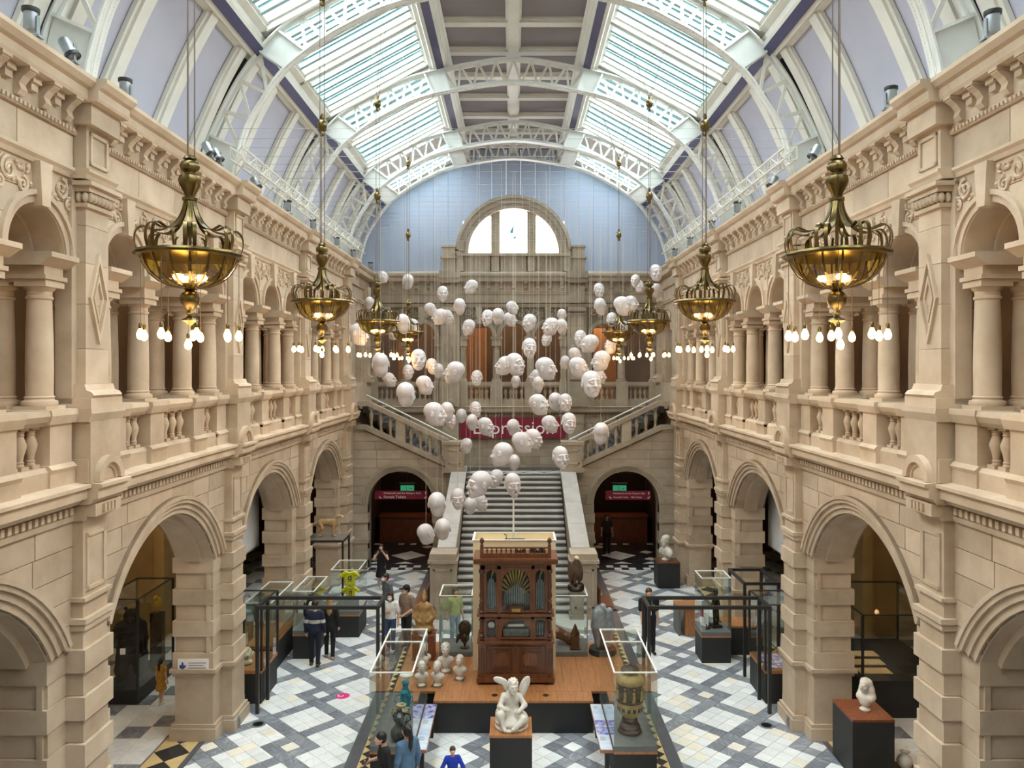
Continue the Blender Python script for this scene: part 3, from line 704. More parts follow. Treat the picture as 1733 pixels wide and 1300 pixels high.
for lo, hi, k in ((-5.95, -5.1, 4), (-4.5, -3.6, 4), (-2.0, -1.05, 4), (-.48, .48, 4), (1.05, 2.0, 4), (3.6, 4.5, 4), (5.1, 5.95, 4)):
    for i in range(k): ob('baluster', bald, bb, (lo+(hi-lo)*(i+.5)/k, YW+.14, 6.655))
bpy.data.objects['impost_block_back'].name = 'impost_block'
# room behind the back gallery
MB().box(-11, 11, YW, YW+5, 6.15, 6.36).build('gallery_floor', DARKWALL, wb)
MB().box(-11, 11, YW+4.8, YW+5, 6.36, 11.4).build('gallery_back_wall', GWALL, wb)
MB().box(-11, 11, YW+.9, YW+5, 11.2, 11.4).build('gallery_ceiling', GWALL, wb)
orange = mat('orange_panel', S(196, 138, 88), S(184, 126, 78), rough=.8)
for x0, x1 in ((-2.3, -1.3), (-5.6, -5.0), (3.9, 5.0)): MB().box(x0, x1, YW+3.4, YW+3.5, 6.4, 10).build('screen_panel', orange, wb)
# wall below the gallery, behind the landing
for c in range(7):
    z0 = 3.4+c*.37; n = 11
    for i in range(n):
        w = 12.8/n; x0 = -6.4+i*w+(.5*w if c % 2 else 0)
        MB().box(max(x0, -6.4)+.006, min(x0+w, 6.4)-.006, YW, YW+.2, z0+.006, z0+.364).build('block', STONE_D, wb)
MB().box(-7.4, 7.4, YW+.05, YW+.9, 3.45, 6.3).box(-2.45, 2.45, YW+.05, YW+.9, 0, 3.45).build('wall_core', JOINT_D, wb)
for x in (-2.76, 2.76):
    p = MB().box(x-.34, x+.34, YW-.14, YW, 3.7, 6.02).build('pilaster', STONE_D, wb)
    for z0, z1 in ((4.0, 4.06), (5.6, 5.7)): MB().box(x-.38, x+.38, YW-.18, YW, z0, z1).build('moulding', STONE_D, p)

# ---------------------------------------------------------------- grand staircase
YS = 30.8                                       # front wall of the upper flights
stair = thing('grand_staircase', 'stone staircase rising to a landing and splitting left and right', 'staircase', (0, 0, 0))
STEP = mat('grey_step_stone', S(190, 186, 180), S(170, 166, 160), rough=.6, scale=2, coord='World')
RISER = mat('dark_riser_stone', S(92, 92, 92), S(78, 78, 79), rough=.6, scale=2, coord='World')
NS = 22; ZLAND = 3.68; YF = 24.3; hs = ZLAND/NS; ds = (31.1-YF)/NS
for i in range(NS):
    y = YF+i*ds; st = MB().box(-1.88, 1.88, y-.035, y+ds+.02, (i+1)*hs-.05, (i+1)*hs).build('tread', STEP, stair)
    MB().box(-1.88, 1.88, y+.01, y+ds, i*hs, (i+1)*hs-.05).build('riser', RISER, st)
MB().lathe([(1.0, 0), (1.0, .12), (.95, .16)], 24, (2.2, YF-.1, 0)).build('curtail_step', STEP, stair, True)
MB().lathe([(1.0, 0), (1.0, .12), (.95, .16)], 24, (-2.2, YF-.1, 0)).build('curtail_step', STEP, stair, True)
# landing with inlaid floor
MB().box(-2.6, 2.6, 31.1, YW, ZLAND-.3, ZLAND-.01).build('landing', STEP, stair)
LDARK = mat('landing_dark_marble', S(70, 74, 80), S(52, 55, 60), rough=.25, scale=3, coord='World')
LWHITE = mat('landing_white_marble', S(226, 226, 222), S(206, 208, 208), rough=.25, scale=3, coord='World')
lf = MB().box(-2.6, 2.6, 31.12, YW-.1, ZLAND-.01, ZLAND).build('landing_floor', LDARK, stair)
for i in range(5):
    x = -1.7+i*.85
    MB().prism([(x-.38, 32.2), (x, 31.8), (x+.38, 32.2), (x, 32.6)], ZLAND, ZLAND+.004, 'z').build('tile', LWHITE, lf)
    MB().prism([(x+.05, 32.68), (x+.8, 32.68), (x+.42, 32.3)], ZLAND, ZLAND+.004, 'z').build('tile', LWHITE, lf)
    MB().prism([(x+.05, 31.72), (x+.8, 31.72), (x+.42, 32.1)], ZLAND, ZLAND+.004, 'z').build('tile', LWHITE, lf)
for s_ in (-1, 1):
    # cheek wall with sloped coping, newel pedestals
    prof = [(24.9, 0), (31.0, 0), (31.0, 4.0), (24.9, 2.1)]
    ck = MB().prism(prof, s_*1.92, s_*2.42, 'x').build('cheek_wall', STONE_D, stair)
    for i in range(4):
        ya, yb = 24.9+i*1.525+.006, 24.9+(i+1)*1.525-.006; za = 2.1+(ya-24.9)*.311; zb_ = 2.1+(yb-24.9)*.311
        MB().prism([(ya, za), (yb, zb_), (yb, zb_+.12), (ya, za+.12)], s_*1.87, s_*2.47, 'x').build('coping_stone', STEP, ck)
    nw = MB().box(s_*2.22-.40, s_*2.22+.40, 24.1, 24.9, 0, 1.98).box(s_*2.22-.46, s_*2.22+.46, 24.04, 24.96, 0, .28).build('newel_pier', STONE_D, stair)
    MB().box(s_*2.22-.47, s_*2.22+.47, 24.03, 24.97, 1.9, 2.0).box(s_*2.22-.42, s_*2.22+.42, 24.08, 24.95, 2.0, 2.2).build('newel_cap', STONE_D, nw)
    pf = MB()
    for x0, x1, z0, z1 in ((-.3, .3, 1.66, 1.72), (-.3, .3, .5, .56), (-.3, -.24, .5, 1.72), (.24, .3, .5, 1.72)): pf.box(s_*2.22+x0, s_*2.22+x1, 24.07, 24.12, z0, z1)
    pf.build('panel_frame', STONE_D, nw)
    # landing newel
    n2 = MB().box(s_*1.98, s_*2.72, 30.45, 31.25, 3.9, 5.0).box(s_*1.9, s_*2.8, 30.4, 31.3, 5.0, 5.12).box(s_*1.9, s_*2.8, 30.42, 31.28, 3.9, 4.08).build('landing_newel', STONE_D, stair)
    pf = MB()
    for x0, x1, z0, z1 in ((2.1, 2.6, 4.75, 4.8), (2.1, 2.6, 4.25, 4.3), (2.1, 2.15, 4.25, 4.8), (2.55, 2.6, 4.25, 4.8)): pf.box(s_*x0, s_*x1, 30.42, 30.5, z0, z1)
    pf.build('panel_frame', STONE_D, n2)
    # front wall of the upper flight with arch
    AXC, AXR, AXZ = 4.53, 1.31, 2.60
    def topz(x): return 4.10+max(0, (x-2.6))*.455
    fw = MB(); N = 16
    segs = [(2.45, AXC-AXR, None), (AXC-AXR, AXC+AXR, 1), (AXC+AXR, 6.42, None)]
    for a, b, arc in segs:
        rows = []; n = 14 if arc else 1
        for i in range(n+1):
            x = (AXC-AXR*math.cos(PI*i/n)) if arc else a+(b-a)*i/n
            zl = AXZ+math.sqrt(max(AXR**2-(x-AXC)**2, 0)) if arc else 0
            rows.append([(s_*x, YS+.04, zl), (s_*x, YS+.04, topz(x)), (s_*x, YS+.75, topz(x)), (s_*x, YS+.75, zl)])
        fw.grid(rows, True, True)
    fw = fw.build('flight_wall', JOINT_D, stair)
    rb = random.Random(5)
    for c in range(9):                            # ashlar round the arch, under the raking string
        z0, z1 = AXZ+c*.36, AXZ+(c+1)*.36
        def L_(z): d = (AXR+.30)**2-(z-AXZ)**2; return AXC-(math.sqrt(d) if d > 0 else 0)
        def R_(z): d = (AXR+.30)**2-(z-AXZ)**2; return AXC+(math.sqrt(d) if d > 0 else 0)
        def xt(z): return 2.6+(z-4.0)/.455 if z > 4.0 else 2.45       # raking limit
        for half in (0, 1):
            zs = [z0+.006, (z0+z1)/2, z1-.006]
            lo = [max(2.45, xt(z)) if half == 0 else R_(z) for z in zs]; hi = [L_(z) if half == 0 else 6.42 for z in zs]
            lo = [max(l, xt(z)) for l, z in zip(lo, zs)]
            if max(h-l for h, l in zip(hi, lo)) < .1: continue
            hi = [max(h, l+.003) for h, l in zip(hi, lo)]
            k = max(1, round((hi[1]-lo[1])/.9)); js = [lo[1]+(hi[1]-lo[1])*i/k for i in range(k+1)]
            for i in range(k):
                l = lo if i == 0 else [max(js[i]+.006, q) for q in lo]; h_ = hi if i == k-1 else [min(max(js[i+1]-.006, q+.003), r_) for q, r_ in zip(lo, hi)]
                h_ = [max(a, b+.002) for a, b in zip(h_, l)]
                MB().prism([(s_*a, z) for a, z in zip(l, zs)]+[(s_*a, z) for a, z in zip(h_[::-1], zs[::-1])], YS-.004, YS+.06).build('block', STONE_D, fw)
    am = MB()
    for r0, r1, y in ((0, .1, YS), (.1, .2, YS-.05), (.2, .31, YS-.10)):
        rows = []
        for i in range(25):
            a = PI*i/24; rows.append([(s_*AXC+r0_*math.cos(a), yy, AXZ+r0_*math.sin(a)) for r0_, yy in ((AXR+r0, y), (AXR+r1, y), (AXR+r1, YS+.1), (AXR+r0, YS+.1))])
        am.grid(rows, True, True)
    am.build('archivolt', STONE_D, fw, True)
    for xj in (AXC-AXR-.30, AXC+AXR+.30):         # jambs in rusticated courses
        for i in range(7):
            z0 = .0+i*.37; g = .06 if i % 2 else 0
            MB().box(s_*(xj-.30-g*.5), s_*(xj+.30+g*.5), YS-.06-g, YS+.3, z0+.005, z0+.365).build('block', STONE_D, fw)
        MB().box(s_*(xj-.36), s_*(xj+.36), YS-.14, YS+.2, 1.05, 1.2).build('dado_cap', STONE_D, fw)
    # raking string, balusters, handrail
    sl = [(x, topz(x)) for x in (2.6, 5.95)]
    MB().prism([(s_*x, z) for x, z in ((2.6, 4.06), (5.95, 4.06+3.35*.455), (6.4, 4.06+3.35*.455), (6.4, 4.24+3.35*.455), (5.95, 4.24+3.35*.455), (2.6, 4.24))], YS-.12, YS+.35).build('raking_string', STONE_D, stair)
    hr = MB().prism([(s_*x, z) for x, z in ((2.6, 5.0), (5.85, 5.0+3.25*.475), (6.4, 5.0+3.25*.475), (6.4, 5.17+3.25*.475), (5.8, 5.17+3.25*.475), (2.6, 5.17))], YS-.10, YS+.32).build('raking_handrail', STONE_D, stair)
    bmesh_ = bald
    for i, x in enumerate([2.98, 3.36, 3.74, 4.95, 5.33, 5.71]+[4.12]):
        zz = topz(x)+.10; top = 5.0+(x-2.6)*.475
        ob('baluster', bald, hr, (s_*x, YS+.1, zz), None, (1, 1, (top-zz+.04)/.57))
    MB().box(s_*4.33, s_*4.72, YS-.06, YS+.28, topz(4.33)+.05, 5.0+(4.5-2.6)*.475+.05).build('baluster_pier', STONE_D, hr)
    # treads of the upper flight
    for i in range(17):
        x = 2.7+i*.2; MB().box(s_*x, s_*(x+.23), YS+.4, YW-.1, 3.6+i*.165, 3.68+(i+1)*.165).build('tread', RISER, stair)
    # pale handrail bar along the wall side
    a = at(613 if s_ < 0 else 1126, 665, 32.6); b = at(772 if s_ < 0 else 964, 744, 32.6)
    hb = MB().tube([a, b], .035, 8).build('handrail_bar', mat('bright_rail', S(240, 238, 230), rough=.3) if s_ < 0 else bpy.data.materials['bright_rail'], stair)
    MB().tube([b, b+Vector((-s_*.35, 0, -.25))], .03, 6).build('handrail_end', bpy.data.materials['bright_rail'], hb)
    for q in (.2, .5, .8):
        p = a.lerp(b, q); MB().tube([p, p+Vector((0, 0, -.9))], .018, 6).build('rail_post', BLACK, hb)
# banner on the wall behind the landing
bn = MB().box(-2.33, 2.30, YW-.20, YW-.16, 4.97, 5.87).build('banner', MAROON)
tag(bn, 'maroon banner lettered Expression on the wall above the stair landing', 'banner')
text_mesh('Expression', .82, LETTER, 'lettering', bn, Matrix.Translation((-.0, YW-.205, 5.40)) @ FACE)
# dark passages under the upper flights
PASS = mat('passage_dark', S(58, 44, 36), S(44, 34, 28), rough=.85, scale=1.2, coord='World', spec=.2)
for s_ in (-1, 1):
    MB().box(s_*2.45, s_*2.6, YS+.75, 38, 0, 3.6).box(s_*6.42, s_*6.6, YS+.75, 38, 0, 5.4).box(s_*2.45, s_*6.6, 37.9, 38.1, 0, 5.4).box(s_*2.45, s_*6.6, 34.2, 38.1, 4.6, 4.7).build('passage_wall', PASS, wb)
    c_ = thing('wooden_counter', 'dark mahogany counter in the %s passage under the stairs' % ('left' if s_ < 0 else 'right'), 'counter', (s_*4.5, 35.6, 0))
    MAH = bpy.data.materials.get('mahogany') or mat('mahogany', S(138, 76, 46), S(104, 54, 32), rough=.4, scale=3, stretch=(5, 5, .8))
    MB().box(-1.7, 1.7, 0, .7, 0, 1.15).build('body', MAH, c_); MB().box(-1.75, 1.75, -.06, .75, 1.15, 1.22).build('top', MAH, c_)
    for i in range(4): MB().box(-1.6+i*.82, -.9+i*.82, -.02, .02, .15, 1.05).build('panel', MAH, c_)
    # green exit sign
    ex = thing('exit_sign', 'green lit exit sign hanging inside the %s stair arch' % ('left' if s_ < 0 else 'right'), 'sign', (s_*4.45, 32.2, 3.0))
    EXG = bpy.data.materials.get('exit_green') or emis('exit_green', (.05, .5, .25, 1), .3)
    MB().box(-.28, .28, -.03, .03, -.13, .13).build('face', EXG, ex); MB().box(-.32, .32, -.05, .05, .2, .26).build('bracket', GREYP, ex)
    MB().tube([(-.2, 0, .2), (-.2, 0, .13)], .01).tube([(.2, 0, .2), (.2, 0, .13)], .01).tube([(0, 0, .26), (0, 0, 1.0)], .012).build('rod', BLACK, ex)
    mb = MB().sphere((-.05, -.035, .06), .025, 6, 4).tube([(-.05, -.035, .03), (-.03, -.035, -.04), (-.08, -.035, -.09)], .014, 5).tube([(-.03, -.035, -.04), (.02, -.035, -.08)], .014, 5).tube([(-.1, -.035, .0), (.0, -.035, .02)], .012, 5)
    mb.prism([(.08, -.02), (.16, -.02), (.16, -.05), (.22, 0), (.16, .05), (.16, .02), (.08, .02)], -.034, -.03); mb.build('running_figure', LETTER, ex)
    # maroon direction sign
    if s_ < 0: p0, p1, lines = (634, 831), (724, 845), ('Mackintosh and the Glasgow Style', 'Female Toilets')
    else: p0, p1, lines = (1025, 831), (1101, 846), ('Mackintosh and the Glasgow Style', 'Accessible Toilet     Male Toilets')
    Y = 31.4; a = at(*p0, Y); b = at(*p1, Y); ds_ = thing('direction_sign', 'maroon direction sign with white lettering in the %s stair arch' % ('left' if s_ < 0 else 'right'), 'sign', ((a.x+b.x)/2, Y, (a.z+b.z)/2))
    hw, hh = abs(b.x-a.x)/2, abs(a.z-b.z)/2
    MB().box(-hw, hw, 0, .04, -hh, hh).build('board', MAROON, ds_)
    for k, ln in enumerate(lines): text_mesh(ln, .155*min(1, 1.5*hw/(len(ln)*.155*.46)), LETTER, 'lettering', ds_, Matrix.Translation((-hw*.66, -.004, .08-k*.16)) @ FACE, 'LEFT', 1.0)
    ar = MB()
    for cx, cz, rot in ((hw*.92, .08, 0), (hw*.92, -.09, -2.3), (-hw*.80, -.09, 2.3)):
        n = len(ar.v); ar.prism([(-.012, -.06), (.012, -.06), (.012, .02), (.045, .02), (0, .07), (-.045, .02), (-.012, .02)], -.006, -.001)
        ar.xf(Matrix.Translation((cx, 0, cz)) @ Matrix.Rotation(rot, 4, 'Y'), n)
    ar.build('arrow', LETTER, ds_)
    MB().tube([(-hw*.8, .02, hh), (-hw*.8, .02, hh+.6)], .008).tube([(hw*.8, .02, hh), (hw*.8, .02, hh+.6)], .008).build('hanger', BLACK, ds_)
# ---------------------------------------------------------------- floor: inlaid marble tiles
floor = struct('floor')
MB().box(-13, 13, -6, 39, -.25, -.012).build('bedding', mat('tile_bedding', S(120, 120, 118), rough=.9), floor)
T = .3065; r2 = math.sqrt(2)
def marble(name, base, alt, vein, vamt):
    m, nt, b = newmat(name); b.inputs['Roughness'].default_value = .32
    g = nd(nt, 'ShaderNodeNewGeometry')
    # one random tone per tile: integer tile coordinates of the 45-degree lattice
    rot = nd(nt, 'ShaderNodeVectorRotate'); rot.rotation_type = 'Z_AXIS'; rot.inputs['Angle'].default_value = -PI/4; nt.links.new(g.outputs['Position'], rot.inputs['Vector'])
    dv = nd(nt, 'ShaderNodeVectorMath', operation='SCALE'); dv.inputs['Scale'].default_value = 1/T; nt.links.new(rot.outputs[0], dv.inputs[0])
    ad = nd(nt, 'ShaderNodeVectorMath', operation='ADD'); ad.inputs[1].default_value = OFFS; nt.links.new(dv.outputs[0], ad.inputs[0])
    fl = nd(nt, 'ShaderNodeVectorMath', operation='FLOOR'); nt.links.new(ad.outputs[0], fl.inputs[0])
    ml = nd(nt, 'ShaderNodeVectorMath', operation='MULTIPLY'); ml.inputs[1].default_value = (1, 1, 0); nt.links.new(fl.outputs[0], ml.inputs[0])
    wn = nd(nt, 'ShaderNodeTexWhiteNoise'); wn.noise_dimensions = '3D'; nt.links.new(ml.outputs[0], wn.inputs['Vector'])
    mx = ramp_mix(nt, wn.outputs['Value'], base, alt)
    # veins, turned differently on each tile
    sc_ = nd(nt, 'ShaderNodeVectorMath', operation='MULTIPLY_ADD'); nt.links.new(wn.outputs['Color'], sc_.inputs[0]); sc_.inputs[1].default_value = (20, 20, 20); nt.links.new(g.outputs['Position'], sc_.inputs[2])
    rv = nd(nt, 'ShaderNodeVectorRotate'); rv.rotation_type = 'Z_AXIS'; mm = nd(nt, 'ShaderNodeMath', operation='MULTIPLY'); mm.inputs[1].default_value = 3.1; nt.links.new(wn.outputs['Value'], mm.inputs[0]); nt.links.new(mm.outputs[0], rv.inputs['Angle']); nt.links.new(sc_.outputs[0], rv.inputs['Vector'])
    mp = nd(nt, 'ShaderNodeMapping'); mp.inputs['Scale'].default_value = (1.2, 5, 1); nt.links.new(rv.outputs[0], mp.inputs[0])
    nz = nd(nt, 'ShaderNodeTexNoise', Scale=2.2, Detail=5.0, Distortion=1.2); nt.links.new(mp.outputs[0], nz.inputs['Vector'])
    mr = nd(nt, 'ShaderNodeMapRange'); mr.inputs[1].default_value = .5; mr.inputs[2].default_value = .72; mr.inputs[4].default_value = vamt; nt.links.new(nz.outputs[0], mr.inputs[0])
    m2 = ramp_mix(nt, mr.outputs[0], base, vein); nt.links.new(mx.outputs[2], m2.inputs[6]); nt.links.new(m2.outputs[2], b.inputs['Base Color'])
    return m
AX, AY = 4.73, 20.18                                   # centre of one 3x3 panel of the right aisle
def uv2xy(u, v, s_=1):                                 # tile coordinates -> world; panel A spans 0..3
    du, dv_ = (u-1.5)*T, (v-1.5)*T; return s_*(AX+(du+dv_)/r2), AY+(dv_-du)/r2
OFFS = (0.0, 0.0, 0.0)
# offset so that integer cells line up on the right-hand aisle
ca, sa = math.cos(-PI/4), math.sin(-PI/4); cx_, cy_ = uv2xy(0, 0)
OFFS = (-(cx_*ca-cy_*sa)/T+100, -(cx_*sa+cy_*ca)/T+100, 0)
TW = marble('white_tile_marble', S(246, 247, 245), S(226, 229, 229), S(206, 211, 216), .5)
TC = marble('cream_tile_marble', S(246, 240, 224), S(234, 228, 214), S(214, 206, 190), .5)
TG = marble('grey_tile_marble', S(112, 117, 126), S(142, 147, 154), S(190, 195, 200), .6)
TD = mat('charcoal_band_marble', S(92, 94, 100), S(76, 78, 84), rough=.3, scale=2.5, coord='World')
TY = mat('ochre_tile_marble', S(226, 200, 146), S(208, 180, 124), rough=.32, scale=4, coord='World')
TK = mat('black_tile_marble', S(50, 52, 56), S(38, 40, 44), rough=.3, scale=4, coord='World')
def cls(u, v):
    # lattice (6,-6),(4,4)
    b = math.floor((u+v)/8); 
    for db in (-1, 0, 1):
        for da in (-1, 0, 1):
            bb_ = b+db; uu, vv = u-4*bb_, v-4*bb_; a = round((uu-vv)/12)+da
            x, y = uu-6*a, vv+6*a
            if 0 <= x < 3 and 0 <= y < 3: return 'w'
            if 0 <= x < 3 and -4 <= y < -1: return 'w'
            if 2 <= x < 5 and -6 <= y < -3: return 'w'
            if 4 <= x < 5 and -2 <= y < -1: return 'c'
    return 'g'
def clip(poly, x0, x1, y0, y1):
    for ax, lim, sg in ((0, x0, 1), (0, x1, -1), (1, y0, 1), (1, y1, -1)):
        out = []
        for i in range(len(poly)):
            p, q = poly[i], poly[(i+1) % len(poly)]; dp, dq = sg*(p[ax]-lim), sg*(q[ax]-lim)
            if dp >= 0: out.append(p)
            if (dp >= 0) != (dq >= 0):
                t_ = dp/(dp-dq); out.append((p[0]+(q[0]-p[0])*t_, p[1]+(q[1]-p[1])*t_))
        poly = out
        if len(poly) < 3: return []
    return poly
def solid(polys, rr=None):
    mb = MB()
    for p in polys:
        dz = -random.Random(int(p[0][0]*1000)).random()*.0015; n = len(mb.v); k = len(p)
        mb.v += [(x, y, dz) for x, y in p]+[(x, y, -.012) for x, y in p]
        mb.f += [tuple(range(n, n+k))]+[(n+i, n+(i+1) % k, n+k+(i+1) % k, n+k+i) for i in range(k)]
    return mb
tiles = []
REG = [(3.42, 6.62, 9.0, 30.6, 1), (3.42, 6.62, 9.0, 30.6, -1), (-2.75, 2.75, 9.0, 23.4, 0)]
g_ = .004
for x0, x1, y0, y1, s_ in REG:
    for iu in range(-60, 60):
        for iv in range(-60, 60):
            cx0, cy0 = uv2xy(iu+.5, iv+.5, s_ or 1)
            if not (x0-.3 < (cx0*s_ if s_ else cx0) < x1+.3 and y0-.3 < cy0 < y1+.3): continue
            p = [uv2xy(iu+a, iv+b, s_ or 1) for a, b in ((g_/T, g_/T), (1-g_/T, g_/T), (1-g_/T, 1-g_/T), (g_/T, 1-g_/T))]
            lo, hi = (x0, x1) if s_ >= 0 else (-x1, -x0)
            p = clip(p, lo, hi, y0, y1)
            if not p: continue
            c = cls(iu, iv); rr = random.Random(iu*131+iv*17+s_)
            m_ = TG if c == 'g' else (TC if rr.random() < (.5 if c == 'c' else .13) else TW)
            tiles.append((cy0, cx0, p, m_))
def vis(t_):
    px = CX+t_[1]*F/t_[0]; py = CY+EYE*F/t_[0]
    hid = 720 < px < 1010 and 1010 < py < 1244
    return 0 < px < 1733 and py < 1300 and not hid and not (t_[1] > 1.8 and t_[0] < 17.3 and px < 1115) and not (t_[1] < -1.8 and t_[0] < 17.3 and px > 620)
tiles.sort(key=lambda t_: (not vis(t_), t_[0]))
for cy0, cx0, p, m_ in tiles[:300]: solid([p]).build('tile', m_, floor)
for m_ in (TW, TC, TG):
    solid([p for a, b, p, mm in tiles[300:] if mm is m_]).build('tiles_beyond', m_, floor, kind='stuff')
# borders: charcoal bands and ochre / black diamonds
def band(x0, x1, y0, y1, m_, name='border_band'): MB().box(x0, x1, y0, y1, -.012, -.001).build(name, m_, floor)
for s_ in (-1, 1):
    for a, b in ((3.16, 3.40), (2.77, 2.83), (6.64, 6.74)): band(min(s_*a, s_*b), max(s_*a, s_*b), 9, 30.6, TD)
    for xa, xb, name in ((2.84, 3.15, 'diamond_tile'), (6.76, 7.5, 'diamond_tile')):
        w = xb-xa; ybs = np.arange(9, 30.5, w)
        yel = []; blk_ = []
        for y in ybs:
            m0 = s_*(xa+xb)/2; X0, X1 = sorted((s_*xa, s_*xb))
            blk_.append([(X0+.004, y+w/2), (m0, y+.004), (X1-.004, y+w/2), (m0, y+w-.004)])
            yel += [[(X0, y), (m0-.006, y), (X0, y+w/2-.006)], [(m0+.006, y), (X1, y), (X1, y+w/2-.006)], [(X1, y+w/2+.006), (X1, y+w), (m0+.006, y+w)], [(X0, y+w/2+.006), (m0-.006, y+w), (X0, y+w)]]
        solid(yel).build('ochre_tiles', TY, floor, kind='stuff'); solid(blk_).build('black_tiles', TK, floor, kind='stuff')
    # aisle floor
    polys = {0: [], 1: []}
    for i in range(9):
        for j in range(56):
            x, y = 7.55+i*.55, 4+j*.55
            p = [(s_*(x+a), y+b) for a, b in ((.004, .004), (.546, .004), (.546, .546), (.004, .546))]
            polys[0 if (i+j) % 4 else 1].append(p)
    solid(polys[0]).build('aisle_tiles', TW, floor, kind='stuff'); solid(polys[1]).build('aisle_tiles', TG, floor, kind='stuff')
    # chequer and inlay in the passage under the stairs
    wh, bl = [], []
    for i in range(14):
        for j in range(2):
            x0 = 2.6+i*.29; y0 = 30.62+j*.36; p = [(s_*x0, y0), (s_*(x0+.285), y0), (s_*(x0+.285), y0+.355), (s_*x0, y0+.355)]
            (wh if (i+j) % 2 else bl).append(p)
    for cx0, cy0, w, h in [(4.5, 33.0, .75, .8)]+[(3.2, 32.4, .3, .3), (5.8, 32.4, .3, .3), (3.2, 33.6, .3, .3), (5.8, 33.6, .3, .3), (3.85, 34.6, .3, .3), (5.15, 34.6, .3, .3)]:
        wh.append([(s_*(cx0-w), cy0), (s_*cx0, cy0-h), (s_*(cx0+w), cy0), (s_*cx0, cy0+h)])
    for cx0 in (3.3, 4.5, 5.7): wh.append([(s_*(cx0-.4), 31.6), (s_*(cx0+.4), 31.6), (s_*cx0, 31.95)])
    for i in range(7): wh.append([(s_*(2.8+i*.55), 35.0), (s_*(3.07+i*.55), 35.0), (s_*(3.07+i*.55), 35.3), (s_*(2.8+i*.55), 35.3)])
    for p in wh: solid([p]).build('tile', TW, floor)
    band(min(s_*2.5, s_*6.5), max(s_*2.5, s_*6.5), 30.6, 38, TK)
    for o_ in floor.children[-1:]: o_.location.z = -.0015
    solid(bl).build('black_tiles', TK, floor, kind='stuff')
# ventilation grilles let into the floor
for px, py in ((437, 1226), (1297, 1228), (1040, 1033)):
    p = on_floor(px, py); v = MB().lathe([(.17, 0), (.17, .006), (.13, .008)], 20).build('floor_vent', STEEL, None, True, (p.x, p.y, 0))
    tag(v, {437: 'round steel floor vent beside the left pier', 1297: 'round steel floor vent beside the right pier', 1040: 'round steel floor vent near the grey sculpture'}[px], 'vent', 'floor vents')
    for i in range(3): MB().lathe([(.03+.035*i, .008), (.03+.035*i, .011), (.045+.035*i, .011), (.045+.035*i, .008)], 16).build('ring', BLACK, v)
for px, py, lab, c in ((580, 1178, 'pink round sticker on the left aisle floor', 0), (655, 978, 'pink round sticker on the floor near the left stair arch', 1)):
    p = on_floor(px, py); st = MB().lathe([(.17, .001), (.17, .003)], 24).build('floor_sticker', bpy.data.materials.get('pink_vinyl') or mat('pink_vinyl', S(226, 40, 130), rough=.5), None, False, (p.x, p.y, 0)); tag(st, lab, 'sticker')
    MB().ring(0, 0, .05, .075, .6, 5.2, .0031, .0034, 14).xf(Matrix.Rotation(-PI/2, 4, 'Y')).build('printed_mark', LETTER, st, False, (-.05, 0, .0068))
